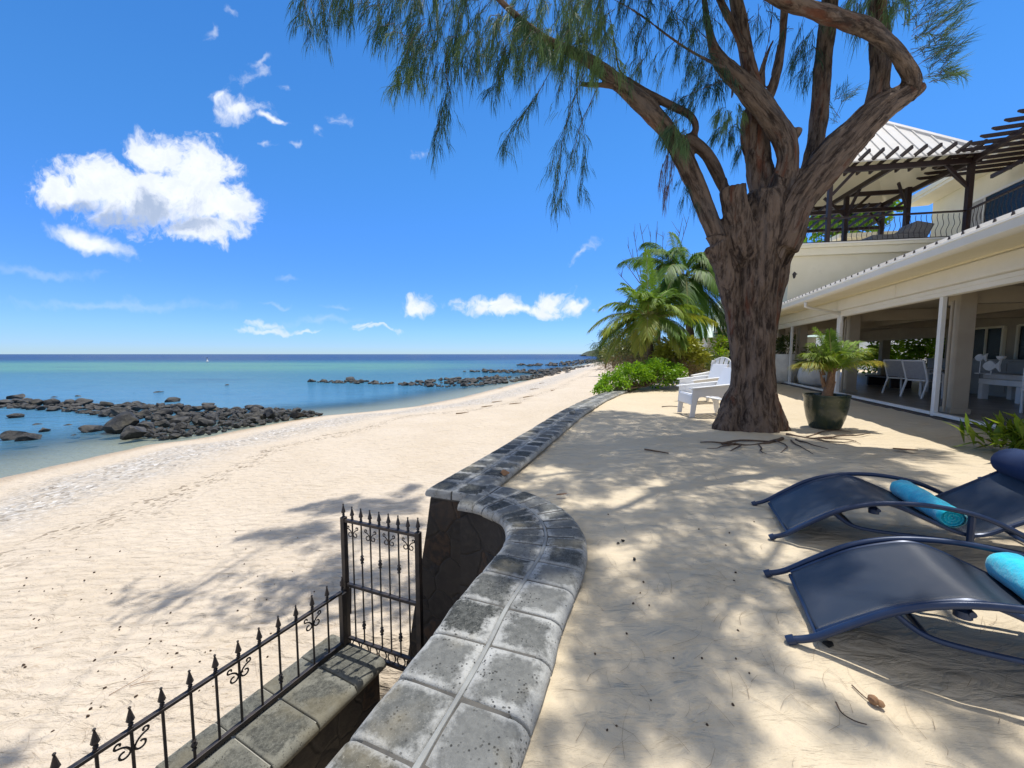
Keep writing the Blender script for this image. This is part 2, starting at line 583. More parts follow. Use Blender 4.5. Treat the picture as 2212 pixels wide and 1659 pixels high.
M['palmtrunk'] = simple('palm trunk', (0.16, 0.12, 0.085), (0.09, 0.065, 0.045), 6, 0.9, bmp=0.02, bscale=16, stretch=(1, 1, 3))
M['teal'] = simple('pale green metal roof', (0.42, 0.55, 0.50), (0.36, 0.49, 0.45), 1.0, 0.5)
M['concrete'] = simple('weathered concrete', (0.36, 0.35, 0.31), (0.24, 0.235, 0.21), 2.0, 0.9, bmp=0.004, bscale=30, wear=(0.12, 0.12, 0.11, 0.4))
M['wicker'] = simple('grey wicker', (0.24, 0.235, 0.23), (0.16, 0.155, 0.15), 40, 0.8, bmp=0.004, bscale=120)
M['cushion'] = simple('white cushion', (0.62, 0.60, 0.56), (0.56, 0.54, 0.50), 5, 0.9, bmp=0.002, bscale=60)

# needles and leaves
M['needle'] = leafmat('casuarina needles', (0.020, 0.066, 0.060), (0.20, 0.31, 0.12), (0.17, 0.075, 0.045), trans=0.32, rough=0.6, spec=0.2)  # tone paints sunlit tufts lighter and shaded ones darker, plus random variation
M['palm'] = leafmat('palm leaflets', (0.030, 0.105, 0.022), (0.25, 0.41, 0.05), (0.46, 0.40, 0.08), rough=0.5, trans=0.38, spec=0.22)
M['bush'] = leafmat('bright shrub leaves', (0.035, 0.14, 0.012), (0.26, 0.50, 0.025), (0.30, 0.30, 0.03), trans=0.4)
M['ochre'] = leafmat('ochre shrub leaves', (0.085, 0.13, 0.018), (0.34, 0.38, 0.05), (0.36, 0.24, 0.06), trans=0.35)
M['olive'] = leafmat('olive foliage', (0.035, 0.075, 0.022), (0.16, 0.22, 0.05), (0.20, 0.16, 0.06), trans=0.3)
M['straw'] = leafmat('dry grass', (0.16, 0.11, 0.065), (0.36, 0.26, 0.16), (0.22, 0.12, 0.08), trans=0.25)
M['strap'] = leafmat('strap leaves', (0.02, 0.075, 0.012), (0.22, 0.34, 0.03), (0.38, 0.38, 0.05), trans=0.4, rough=0.3)


# ------------------------------------------------------------------ materials with a pattern of their own
def water_mat():
    m, nt, b = new_mat('sea water')
    p = posco(nt)
    a = nd(nt, 'ShaderNodeAttribute', attribute_name='Col')
    sp = nd(nt, 'ShaderNodeSeparateColor', {0: a.outputs['Color']})
    dist, far = sp.outputs[0], sp.outputs[1]       # metres from the shore / 40, metres out to sea / 400
    st = nd(nt, 'ShaderNodeMapping', {'Vector': p, 'Scale': (0.008, 0.03, 1)}).outputs[0]
    pat = noi(nt, st, 1.0, 5.0, 0.62)
    f2 = mth(nt, 'MULTIPLY_ADD', mth(nt, 'SUBTRACT', pat, 0.5), 0.14, far)
    pat2 = noi(nt, nd(nt, 'ShaderNodeMapping', {'Vector': p, 'Scale': (0.03, 0.11, 1)}).outputs[0], 1.0, 4.0, 0.6)
    cr = nd(nt, 'ShaderNodeValToRGB', {0: f2})
    e = cr.color_ramp.elements
    e[0].position, e[0].color = 0.0, (0.085, 0.200, 0.28, 1)
    e[1].position, e[1].color = 1.0, (0.001, 0.012, 0.085, 1)
    for pos, c in ((0.09, (0.060, 0.18, 0.30)), (0.17, (0.045, 0.15, 0.20)), (0.24, (0.085, 0.225, 0.175)), (0.36, (0.080, 0.215, 0.17)), (0.47, (0.025, 0.11, 0.16)), (0.60, (0.002, 0.028, 0.105))):
        x = e.new(pos)
        x.color = (*c, 1)
    xs = nd(nt, 'ShaderNodeSeparateXYZ', {0: p}).outputs[0]
    right = sstep(nt, mth(nt, 'MULTIPLY_ADD', mth(nt, 'SUBTRACT', pat, .5), 60, xs), -45, 12)
    col = mix(nt, mth(nt, 'MULTIPLY', right, mth(nt, 'MULTIPLY', sstep(nt, far, .1, .25), sstep(nt, far, .75, .5))), cr.outputs[0], (0.020, 0.085, 0.19))
    col = mix(nt, mth(nt, 'MULTIPLY', sstep(nt, pat2, 0.56, 0.74), 0.55), col, (0.014, 0.055, 0.12))
    rp_ = noi(nt, nd(nt, 'ShaderNodeMapping', {'Vector': p, 'Scale': (0.35, 1.5, 1)}).outputs[0], 1.0, 4.0, 0.65)
    col = mix(nt, mth(nt, 'MULTIPLY', sstep(nt, rp_, 0.50, 0.68), 0.35), col, (0.016, 0.07, 0.15))
    w1 = noi(nt, nd(nt, 'ShaderNodeMapping', {'Vector': p, 'Scale': (0.55, 1.7, 1)}).outputs[0], 1.6, 4.0, 0.55)
    w2 = noi(nt, nd(nt, 'ShaderNodeMapping', {'Vector': p, 'Scale': (0.10, 0.34, 1)}).outputs[0], 1.0, 3.0, 0.5)
    h = mth(nt, 'MULTIPLY_ADD', w2, 2.0, w1)
    nrm = bump(nt, None, h, 0.28, 0.8)
    df = nd(nt, 'ShaderNodeBsdfDiffuse', {'Color': col})
    gl = nd(nt, 'ShaderNodeBsdfGlossy', {'Color': (1, 1, 1, 1), 'Roughness': 0.10, 'Normal': nrm})
    fr = nd(nt, 'ShaderNodeFresnel', {'IOR': 1.333, 'Normal': nrm}).outputs[0]
    fr = mth(nt, 'MINIMUM', fr, 0.34)          # a choppy surface never turns to a mirror
    b = nd(nt, 'ShaderNodeMixShader', {0: fr, 1: df.outputs[0], 2: gl.outputs[0]})
    tr = nd(nt, 'ShaderNodeBsdfTransparent', {'Color': (0.80, 0.94, 1.0, 1)})
    al = sstep(nt, mth(nt, 'MULTIPLY_ADD', mth(nt, 'SUBTRACT', pat2, .5), 0.10, dist), -0.005, 0.24)
    al = mth(nt, 'MULTIPLY_ADD', al, 0.84, 0.12)
    ms = nd(nt, 'ShaderNodeMixShader', {0: al, 1: tr.outputs[0], 2: b.outputs[0]})
    nt.links.new(ms.outputs[0], nt.nodes['Material Output'].inputs[0])
    return m


def rock_mat():
    m, nt, b = new_mat('basalt rock')
    oi = nd(nt, 'ShaderNodeObjectInfo')
    co = nd(nt, 'ShaderNodeVectorMath', {0: objco(nt), 1: nd(nt, 'ShaderNodeVectorMath', {0: oi.outputs['Location'], 'Scale': 3.1}, operation='SCALE').outputs[0]}, operation='ADD').outputs[0]
    n = noi(nt, co, 2.2, 6.0, 0.62)
    n2 = noi(nt, co, 11.0, 5.0, 0.65)
    dark = mix(nt, oi.outputs['Random'], (0.012, 0.014, 0.017), (0.042, 0.042, 0.042))
    col = mix(nt, sstep(nt, n, 0.4, 0.66), dark, (0.082, 0.078, 0.070))
    col = mix(nt, mth(nt, 'MULTIPLY', sstep(nt, n2, 0.56, 0.72), 0.55), col, (0.19, 0.17, 0.135))
    col = mix(nt, mth(nt, 'MULTIPLY', sstep(nt, noi(nt, co, 1.4, 3.0, .5), 0.58, 0.7), 0.4), col, (0.12, 0.10, 0.05))
    setb(nt, b, Base_Color=col, Roughness=0.72, Specular_IOR_Level=0.35)
    nb = bump(nt, None, n, 0.12, 0.9)
    bump(nt, b, n2, 0.03, 0.9, nb)
    return m


def coping_mat(name, c_edge, c_mid, c_dark, tint):
    m, nt, b = new_mat(name)
    a = nd(nt, 'ShaderNodeAttribute', attribute_name='Col')
    sp = nd(nt, 'ShaderNodeSeparateColor', {0: a.outputs['Color']})
    u, v, r = sp.outputs[0], sp.outputs[1], sp.outputs[2]
    p = posco(nt)
    eu = mth(nt, 'MINIMUM', mth(nt, 'MULTIPLY', u, 0.75), mth(nt, 'MULTIPLY', mth(nt, 'SUBTRACT', 1.0, u), 1.0))
    ev = mth(nt, 'MINIMUM', v, mth(nt, 'SUBTRACT', 1.0, v))
    e = mth(nt, 'MINIMUM', eu, ev)
    n = noi(nt, p, 5.5, 5.0, 0.62)
    n2 = noi(nt, p, 34.0, 5.0, 0.72)
    n3 = noi(nt, p, 130.0, 3.0, 0.7)
    ee = mth(nt, 'MULTIPLY_ADD', mth(nt, 'SUBTRACT', n, 0.5), 0.42, e)
    ee = mth(nt, 'MULTIPLY_ADD', mth(nt, 'SUBTRACT', n2, 0.5), 0.30, ee)
    f = sstep(nt, ee, 0.035, 0.19)
    f = mth(nt, 'MULTIPLY', f, mth(nt, 'MULTIPLY_ADD', r, 0.5, 0.62), clamp=True)
    mid = mix(nt, sstep(nt, n2, 0.35, 0.65), c_mid, c_dark)
    col = mix(nt, f, mix(nt, sstep(nt, n, .35, .68), c_edge, tuple(x * .72 for x in c_edge)), mid)
    vo = nd(nt, 'ShaderNodeTexVoronoi', {'Vector': p, 'Scale': 62.0})
    pit = mth(nt, 'MULTIPLY', sstep(nt, vo.outputs[0], 0.30, 0.16), sstep(nt, noi(nt, p, 9.0, 3.0, .6), 0.44, 0.6))
    col = mix(nt, mth(nt, 'MULTIPLY', pit, 0.85), col, (0.028, 0.028, 0.026))
    col = mix(nt, mth(nt, 'MULTIPLY', sstep(nt, n3, .56, .72), 0.55), col, mix(nt, f, (0.05, 0.05, 0.05), (0.36, 0.35, 0.31)))
    col = mix(nt, mth(nt, 'MULTIPLY', sstep(nt, noi(nt, p, 2.3, 3.0, .6), 0.55, 0.72), 0.55), col, tint)
    setb(nt, b, Base_Color=col, Roughness=0.88, Specular_IOR_Level=0.25)
    nb = bump(nt, None, n2, 0.006, 0.9)
    bump(nt, b, mth(nt, 'MULTIPLY_ADD', pit, -1.0, n3), 0.003, 0.9, nb)
    return m


def stone_mat():
    m, nt, b = new_mat('dark rubble stone')
    p = posco(nt)
    q = nd(nt, 'ShaderNodeVectorMath', {0: p, 1: nd(nt, 'ShaderNodeVectorMath', {0: noi(nt, p, 3.0, 3.0, .5, 1), 'Scale': 0.16}, operation='SCALE').outputs[0]}, operation='ADD').outputs[0]
    v1 = nd(nt, 'ShaderNodeTexVoronoi', {'Vector': q, 'Scale': 4.2}, feature='DISTANCE_TO_EDGE').outputs[0]
    v2 = nd(nt, 'ShaderNodeTexVoronoi', {'Vector': q, 'Scale': 4.2})
    sp = nd(nt, 'ShaderNodeSeparateColor', {0: v2.outputs['Color']})
    n = noi(nt, p, 14, 5, .65)
    col = mix(nt, sp.outputs[0], (0.020, 0.020, 0.022), (0.045, 0.040, 0.036))
    col = mix(nt, sstep(nt, n, .4, .7), col, (0.05, 0.045, 0.04))
    rust = mth(nt, 'MULTIPLY', sstep(nt, sp.outputs[1], .82, .9), sstep(nt, n, .35, .6))
    col = mix(nt, mth(nt, 'MULTIPLY', rust, .35), col, (0.12, 0.06, 0.025))
    j = sstep(nt, v1, 0.045, 0.012)
    col = mix(nt, mth(nt, 'MULTIPLY', j, .45), col, (0.030, 0.029, 0.028))
    setb(nt, b, Base_Color=col, Roughness=0.8, Specular_IOR_Level=0.3)
    nb = bump(nt, None, mth(nt, 'MULTIPLY_ADD', sstep(nt, v1, 0.0, 0.07), .5, mth(nt, 'MULTIPLY', sp.outputs[2], .4)), 0.02, 0.8)
    bump(nt, b, n, 0.012, 0.9, nb)
    return m


def bark_mat():
    m, nt, b = new_mat('furrowed bark')
    a = nd(nt, 'ShaderNodeAttribute', attribute_name='bark').outputs['Vector']
    c = nd(nt, 'ShaderNodeAttribute', attribute_name='Col')
    sp = nd(nt, 'ShaderNodeSeparateColor', {0: c.outputs['Color']})
    n = noi(nt, a, 13.0, 6.0, 0.66, dist=0.5)
    n2 = noi(nt, a, 42.0, 5.0, 0.7)
    n3 = noi(nt, a, 3.2, 4.0, 0.6)
    col = mix(nt, sstep(nt, n, 0.36, 0.62), (0.034, 0.023, 0.018), (0.180, 0.130, 0.098))
    col = mix(nt, mth(nt, 'MULTIPLY', sstep(nt, n2, 0.5, 0.72), 0.5), col, (0.23, 0.195, 0.17))
    col = mix(nt, mth(nt, 'MULTIPLY', mth(nt, 'MULTIPLY', sstep(nt, n3, 0.54, 0.66), sstep(nt, n, .66, .40)), 0.75), col, (0.17, 0.062, 0.034))
    col = mix(nt, mth(nt, 'MULTIPLY', sstep(nt, noi(nt, a, 1.7, 4., .6), .56, .7), .45), col, (0.10, 0.105, 0.115))
    col = mix(nt, sp.outputs[0], col, (0.035, 0.026, 0.022))          # old dead wood, nearly black
    setb(nt, b, Base_Color=col, Roughness=0.9, Specular_IOR_Level=0.2)
    nb = bump(nt, None, n, 0.055, 1.0)
    bump(nt, b, n2, 0.014, 0.9, nb)
    return m


def sling_mat():
    m, nt, b = new_mat('navy sling mesh')
    p = objco(nt)
    w = nd(nt, 'ShaderNodeTexWave', {'Vector': p, 'Scale': 260.0}, bands_direction='X').outputs[0]
    w2 = nd(nt, 'ShaderNodeTexWave', {'Vector': p, 'Scale': 260.0}, bands_direction='Y').outputs[0]
    n = noi(nt, p, 3.5, 5.0, .6)
    col = mix(nt, sstep(nt, n, .35, .7), (0.022, 0.032, 0.052), (0.034, 0.042, 0.060))
    col = mix(nt, mth(nt, 'MULTIPLY', sstep(nt, noi(nt, p, 90, 3, .7), .6, .75), .25), col, (0.10, 0.10, 0.11))
    setb(nt, b, Base_Color=col, Roughness=0.42, Specular_IOR_Level=0.55)
    bump(nt, b, mth(nt, 'MULTIPLY', w, w2), 0.0006, 0.6)
    return m


def towel_mat():
    m, nt, b = new_mat('turquoise terry')
    p = objco(nt)
    n = noi(nt, p, 11, 5, .65)
    col = mix(nt, sstep(nt, n, .38, .62), (0.002, 0.44, 0.62), (0.005, 0.60, 0.74))
    setb(nt, b, Base_Color=col, Roughness=0.95, Specular_IOR_Level=0.1)
    b.inputs['Sheen Weight'].default_value = 0.5
    nb = bump(nt, None, noi(nt, p, 22, 4, .6), 0.012, 0.8)
    bump(nt, b, noi(nt, p, 420, 2, .7), 0.002, 1.0, nb)
    return m


M['water'] = water_mat()
M['rock'] = rock_mat()
M['coping'] = coping_mat('grey coping stone', (0.40, 0.405, 0.39), (0.092, 0.096, 0.090), (0.032, 0.035, 0.033), (0.34, 0.295, 0.20))
M['coping2'] = coping_mat('mossy coping stone', (0.205, 0.202, 0.17), (0.130, 0.130, 0.110), (0.062, 0.063, 0.055), (0.17, 0.15, 0.10))
M['joint'] = simple('pale joint mortar', (0.29, 0.30, 0.29), (0.22, 0.225, 0.22), 9, 0.9, bmp=0.003, bscale=80)
M['mortar'] = simple('dark mortar', (0.10, 0.095, 0.085), (0.06, 0.058, 0.054), 7, 0.9, bmp=0.004, bscale=70)
M['stone'] = stone_mat()
M['bark'] = bark_mat()
M['sling'] = sling_mat()
M['towel'] = towel_mat()

# ------------------------------------------------------------------ ground, beach and sea
ZW = -2.35       # level of the sea
ZB = -1.56       # beach at the foot of the wall
shore_px = [(-420, 1150), (-200, 1090), (0, 1035), (120, 1007), (230, 982), (330, 960), (430, 948), (560, 922), (690, 899), (800, 889), (900, 878), (1000, 858), (1060, 843), (1150, 820), (1210, 803), (1262, 789), (1300, 780), (1325, 775)]
shore = [gp(a, b, ZW).xy for a, b in shore_px]
shore = [Vector((shore[0].x - 20, shore[0].y - 9))] + shore
shore.append(Vector((shore[-1].x + 220, shore[-1].y + 900)))
SA = np.array([(p.x, p.y) for p in shore])


def shore_dist(P):           # signed distance to the shoreline, + inland
    P = np.asarray(P, float)
    best = np.full(len(P), 1e9)
    sgn = np.ones(len(P))
    for i in range(len(SA) - 1):
        a, b = SA[i], SA[i + 1]
        d = b - a
        t = np.clip(((P - a) @ d) / (d @ d), 0, 1)
        q = a + t[:, None] * d
        w = P - q
        ds = np.hypot(w[:, 0], w[:, 1])
        cr = d[0] * (P[:, 1] - a[1]) - d[1] * (P[:, 0] - a[0])
        up = ds < best - 1e-9
        sgn = np.where(up, np.where(cr < 0, 1, -1), sgn)
        best = np.minimum(best, ds)
    return best * sgn


# left edge of the terrace (under the middle of the coping, then the edge of the planted bank)
EDGE = [(-8, -3.9), (-3, -2.0), (0, -0.68), (1.145, -0.25), (1.5, -0.12), (2.0, 0.09), (2.3, 0.19), (2.6, 0.235), (2.9, 0.17), (3.13, 0.02), (3.4, -0.42), (3.6, -0.45), (5.95, 0.40), (8.3, 1.28), (10.6, 2.3), (12.6, 3.35), (16, 5.1), (24, 9.6), (45, 19.5), (120, 46), (900, 320)]
EY, EX = [e[0] for e in EDGE], [e[1] for e in EDGE]


def edge_x(y):
    return np.interp(y, EY, EX)


def fbm(x, y, s, o=4):
    return noise.fractal(Vector((x * s, y * s, 0.3)), 0.9, 2.0, o)


def terrace_z(x, y):
    if y > 40 or x > 40:
        return 0.0
    return 0.022 * noise.noise(Vector((x * 1.1, y * 1.1, 2.0))) + 0.018 * noise.noise(Vector((x * 3.2, y * 3.2, 5.0))) + 0.013 * noise.noise(Vector((x * 7.5, y * 7.5, 7.0)))


def frange_geo(a, b, s0, g):
    out, s = [a], s0
    while out[-1] < b:
        out.append(out[-1] + s)
        s *= g
    return out


ys = list(np.arange(-8, 0.6, 0.6)) + frange_geo(0.7, 800, 0.045, 1.022)
xo = [0.0] + frange_geo(0.06, 500, 0.05, 1.03)
V, Q = [], []
for y in ys:
    e = float(edge_x(y))
    for k in xo:
        x = e + k
        V.append((x, y, terrace_z(x, y)))
nx = len(xo)
for i in range(len(ys) - 1):
    for j in range(nx - 1):
        Q.append((i * nx + j, i * nx + j + 1, (i + 1) * nx + j + 1, (i + 1) * nx + j))
struct(np_mesh('terrace_sand', V, quads=Q, mat=M['sand'], smooth=True))

# beach: rises from the water line to the foot of the wall
ys = list(np.arange(-9, 1.5, 0.5)) + frange_geo(1.5, 700, 0.05, 1.02)
us = np.concatenate([-np.array(frange_geo(0, 60, 0.06, 1.028))[::-1], np.array([0.4, 1.0])])
X = np.array([[edge_x(y) + u for u in us] for y in ys])
Y = np.array([[y] * len(us) for y in ys])
D = shore_dist(np.stack([X.ravel(), Y.ravel()], 1)).reshape(X.shape)
Z = np.zeros_like(X)
for i in range(X.shape[0]):
    for j in range(X.shape[1]):
        d, x, y = D[i, j], X[i, j], Y[i, j]
        if d > 0:
            t = min(d / 11.0, 1.0)
            z = ZW + (ZB - ZW) * (1 - (1 - t) ** 1.6)
        else:
            z = ZW + max(0.055 * d, -1.1)
        if y < 60 and d > 0:
            z += (0.05 * noise.noise(Vector((x * .5, y * .5, 0))) + 0.03 * noise.noise(Vector((x * 1.9, y * 1.9, 3))) + 0.016 * noise.noise(Vector((x * 5.5, y * 5.5, 3)))) * min(1, d / 2)
        if y < 4.0 and -1.75 < x < 0.6:      # the stairwell between the two walls lies lower
            q = max(0.0, min(1.0, (3.75 - y) / .55)) * max(0.0, min(1.0, (x + 1.62 + .46 * (3.6 - y)) / .12))
            z -= .42 * q
        if y > 12.6:           # the planted bank beyond the end of the wall
            w = min(1, (y - 12.6) / 2.5) * max(0.0, min(1, 1 + us[j] / 2.4))
            z += (0.02 - z) * (w * w * (3 - 2 * w))
        Z[i, j] = z
V = np.stack([X.ravel(), Y.ravel(), Z.ravel()], 1)
nx = len(us)
Q = [(i * nx + j, i * nx + j + 1, (i + 1) * nx + j + 1, (i + 1) * nx + j) for i in range(len(ys) - 1) for j in range(nx - 1)]
C4 = np.zeros((len(V), 4))
C4[:, 0] = D.ravel() / 20.0
C4[:, 3] = 1
struct(np_mesh('beach_sand', V, quads=Q, mat=M['beach'], cols=C4, smooth=True))

# sea: one sheet to the horizon, and a deep sea bed below it
ys = list(np.arange(-40, 5, 5)) + frange_geo(5, 40000, 0.5, 1.028)
V, C4 = [], []
xf = np.concatenate([-np.array(frange_geo(0, 1, 0.012, 1.035))[::-1], np.array(frange_geo(0, 1, 0.02, 1.12))[1:]])
for y in ys:
    w = max(60.0, y * 3.0)
    for k in xf:
        V.append((k * w - 4, y, ZW))
V = np.array(V)
D = -shore_dist(V[:, :2])
C4 = np.zeros((len(V), 4))
C4[:, 0] = np.clip(D / 40, -1, 1)
C4[:, 1] = np.clip(V[:, 1] / 400, 0, 1)
C4[:, 3] = 1
nx = len(xf)
Q = [(i * nx + j, i * nx + j + 1, (i + 1) * nx + j + 1, (i + 1) * nx + j) for i in range(len(ys) - 1) for j in range(nx - 1)]
struct(np_mesh('sea_water', V, quads=Q, mat=M['water'], cols=C4, smooth=True))
mb = MB()
mb.add([(-50000, -3000, -4.2), (50000, -3000, -4.2), (50000, 50000, -4.2), (-50000, 50000, -4.2)], [(0, 1, 2, 3)])
struct(mb.build('ground', M['beach']))


# ------------------------------------------------------------------ rocks
def rock_mesh(seed, flat=0.7):
    b = bmesh.new()
    bmesh.ops.create_icosphere(b, subdivisions=3, radius=0.5)
    rr = random.Random(seed)
    planes = []
    for _ in range(11):
        n = Vector((rr.gauss(0, 1), rr.gauss(0, 1), rr.gauss(0, 1))).normalized()
        planes.append((n, rr.uniform(0.24, 0.42)))
    off = Vector((seed * 3.3, seed * 1.7, 0))
    for v in b.verts:
        p = v.co.copy()
        for n, d in planes:
            k = p.dot(n)
            if k > d:
                p -= n * (k - d) * 0.95
        p *= 1 + 0.26 * noise.noise(p * 2.6 + off) + 0.09 * noise.noise(p * 8 + off)
        p.z *= flat
        v.co = p
    me = bpy.data.meshes.new('rock')
    b.to_mesh(me)
    b.free()
    me.materials.append(M['rock'])
    me.shade_smooth()
    me.set_sharp_from_angle(angle=R(22))
    return me


ROCKS = [rock_mesh(i, random.uniform(.55, .85)) for i in range(12)]


def put_rock(x, y, z, s, label, group=None, k=None, name='rock', sx=1.0, rz=None, tilt=0.35):
    o = bpy.data.objects.new(name, ROCKS[k if k is not None else random.randrange(12)])
    COL.objects.link(o)
    o.location = (x, y, z)
    o.scale = (s * sx, s * random.uniform(.75, 1.05), s * random.uniform(.85, 1.1))
    o.rotation_euler = (random.uniform(-tilt, tilt), random.uniform(-tilt, tilt), random.uniform(0, 6.3) if rz is None else rz)
    return tag(o, label, 'rock', group)


def inside(poly, x, y):
    r = False
    j = len(poly) - 1
    for i in range(len(poly)):
        xi, yi = poly[i]
        xj, yj = poly[j]
        if (yi > y) != (yj > y) and x < (xj - xi) * (y - yi) / (yj - yi) + xi:
            r = not r
        j = i
    return r


spit_px = [(-40, 870), (60, 870), (150, 872), (230, 877), (300, 875), (380, 878), (440, 882), (520, 886), (590, 886), (650, 889), (700, 899),
           (640, 906), (570, 918), (520, 925), (440, 941), (370, 949), (290, 949), (265, 930), (330, 908), (270, 903), (200, 897), (120, 888), (40, 883), (-40, 880)]
spit = [gp(a, b, ZW).xy for a, b in spit_px]
spit2 = [(p.x, p.y) for p in spit]
bx0, bx1 = min(p[0] for p in spit2), max(p[0] for p in spit2)
by0, by1 = min(p[1] for p in spit2), max(p[1] for p in spit2)
pts = []
tries = 0
rr = random.Random(3)
while tries < 40000 and len(pts) < 620:
    tries += 1
    x, y = rr.uniform(bx0, bx1), rr.uniform(by0, by1)
    if not inside(spit2, x, y):
        continue
    s = rr.choice((0.32, 0.36, 0.42, 0.5, 0.55, 0.62, 0.75, 0.95)) * rr.uniform(.85, 1.15) * (0.82 + 0.014 * max(0, 30 - y))
    if all((x - a) ** 2 + (y - b) ** 2 > ((s + c) * 0.36) ** 2 for a, b, c in pts):
        pts.append((x, y, s))
pts.sort(key=lambda p: p[1])
GR = 'basalt rocks heaped in the near spit'
LB = 'dark basalt rock heaped among the others in the near rock spit'
rest = MB()
for i, (x, y, s) in enumerate(pts):
    d = float(shore_dist([(x, y)])[0])
    z = ZW + 0.05 + max(0, 0.05 * d) + s * (0.02 if s < .62 else 0.20) + rr.uniform(-.06, .08)
    if i < 280:
        put_rock(x, y, z, s, LB, GR)
    else:
        rest_pts = rest_pts + [(x, y, z, s)] if i > 280 else [(x, y, z, s)]


def scatter_rocks(name, plist, label):
    Vs, Ts, n0 = [], [], 0
    for (x, y, z, s) in plist:
        me = random.choice(ROCKS)
        co = np.zeros(len(me.vertices) * 3, dtype=np.float32)
        me.vertices.foreach_get('co', co)
        co = co.reshape(-1, 3) * np.array([s * random.uniform(.8, 1.3), s, s * random.uniform(.7, 1.1)])
        a = random.uniform(0, 6.28)
        c_, s_ = math.cos(a), math.sin(a)
        co = np.stack([co[:, 0] * c_ - co[:, 1] * s_ + x, co[:, 0] * s_ + co[:, 1] * c_ + y, co[:, 2] + z], 1)
        t = np.zeros(len(me.polygons) * 3, dtype=np.int32)
        me.polygons.foreach_get('vertices', t)
        Vs.append(co)
        Ts.append(t.reshape(-1, 3) + n0)
        n0 += len(co)
    return stuff(np_mesh(name, np.concatenate(Vs), tris=np.concatenate(Ts), mat=M['rock']), label, 'rocks')


rp = list(rest_pts)
# low reefs of loose rock farther along the beach
for poly, n, s0, s1 in (([(655, 826), (760, 822), (860, 829), (950, 820), (1050, 816), (1110, 816), (1230, 803), (1235, 808), (1120, 824), (1060, 832), (950, 838), (840, 831)], 420, .35, 1.15),
                        ([(985, 803), (1080, 800), (1160, 801), (1290, 790), (1290, 795), (1180, 809), (1080, 806)], 300, .5, 1.5),
                        ([(1110, 789), (1200, 786), (1240, 779), (1310, 776), (1310, 781), (1230, 790), (1150, 792)], 260, .8, 2.2)):
    P = [gp(a, b, ZW).xy for a, b in poly]
    P = [(p.x, p.y) for p in P]
    c = 0
    while c < n:
        # sample evenly in the world across the band
        x = rr.uniform(min(p[0] for p in P), max(p[0] for p in P))
        y = rr.uniform(min(p[1] for p in P), max(p[1] for p in P))
        if inside(P, x, y):
            s = s0 + (s1 - s0) * rr.random() ** 2.2
            rp.append((x, y, ZW + s * 0.10, s))
            c += 1
scatter_rocks('distant_rocks', rp, 'low reefs of loose black rock along the far water edge')

# single rocks that stand out
b0 = gp(268, 932, ZW)
put_rock(b0.x, b0.y, ZW + 0.42, 1.45, 'largest boulder, olive brown and rounded, at the seaward front of the near rock spit', k=7, name='boulder', sx=1.1, rz=0.6, tilt=.2)
for px, py, s, lab in ((372, 868, .95, 'pointed dark rock standing highest on the ridge of the near rock spit'),
                       (36, 861, 1.1, 'flat topped rock alone in the water behind the left end of the spit'),
                       (28, 948, 1.1, 'broad greenish rock cut by the left edge of the picture, in shallow water'),
                       (60, 950, .8, 'rounded dark rock leaning on the broad greenish rock in shallow water'),
                       (198, 932, .85, 'flat wet rock in the shallows just left of the largest boulder'),
                       (96, 932, .55, 'small dark rock in the shallows midway between the largest boulder and the left edge'),
                       (32, 902, .70, 'low black rock in the water below the left end of the spit'),
                       (160, 940, .40, 'smallest flat rock left of the largest boulder, barely above water'),
                       (150, 918, .50, 'pale low rock awash between the spit and the shallows'),
                       (80, 917, .55, 'brownish low rock awash under the left arm of the spit'),
                       (120, 858, .7, 'small lone rock awash, breaking the surface beyond the spit'),
                       (170, 856, .75, 'long low rock awash, breaking the surface beyond the spit'),
                       (288, 849, .9, 'dark rock awash in open water behind the ridge of the spit'),
                       (345, 847, .9, 'thin dark rock awash farther out behind the spit'),
                       (490, 832, 1.3, 'low rock awash in open water, halfway to the far reef'),
                       (757, 824, 1.6, 'upright dark rock standing tallest at the tip of the far reef'),
                       (672, 825, 1.1, 'flat rock at the outermost end of the far reef')):
    p = gp(px, py, ZW)
    low = 'awash' in lab or 'barely' in lab
    put_rock(p.x, p.y, ZW + (-.20 if low else 0.10) * s, s, lab, sx=1.35 if low else 1.1, tilt=.12)
# stones lying on the wet sand by the spit
for px, py, s in ((600, 903, .5), (556, 909, .55), (527, 914, .6), (640, 898, .5)):
    p = gp(px, py, ZW + .05)
    put_rock(p.x, p.y, p.z + .06, s, LB, GR)


# ------------------------------------------------------------------ sea wall with its coping
class Path:
    def __init__(s, pts, n=220, closed=False):
        P = [Vector((p[0], p[1], 0)) for p in pts]
        out = []
        for i in range(len(P) - 1):
            p0, p1, p2, p3 = P[max(i - 1, 0)], P[i], P[i + 1], P[min(i + 2, len(P) - 1)]
            for k in range(24):
                t = k / 24
                out.append(0.5 * ((2 * p1) + (p2 - p0) * t + (2 * p0 - 5 * p1 + 4 * p2 - p3) * t * t + (3 * p1 - p0 - 3 * p2 + p3) * t ** 3))
        out.append(P[-1])
        s.p = out
        s.l = [0]
        for i in range(1, len(out)):
            s.l.append(s.l[-1] + (out[i] - out[i - 1]).length)
        s.len = s.l[-1]

    def at(s, d):
        d = max(0, min(s.len, d))
        i = int(np.searchsorted(s.l, d)) or 1
        i = min(i, len(s.p) - 1)
        t = (d - s.l[i - 1]) / max(1e-9, s.l[i] - s.l[i - 1])
        p = s.p[i - 1].lerp(s.p[i], t)
        a, b = s.p[max(i - 4, 0)], s.p[min(i + 3, len(s.p) - 1)]
        t_ = (b - a).normalized()
        return p, Vector((t_.y, -t_.x, 0))      # point and normal to the right


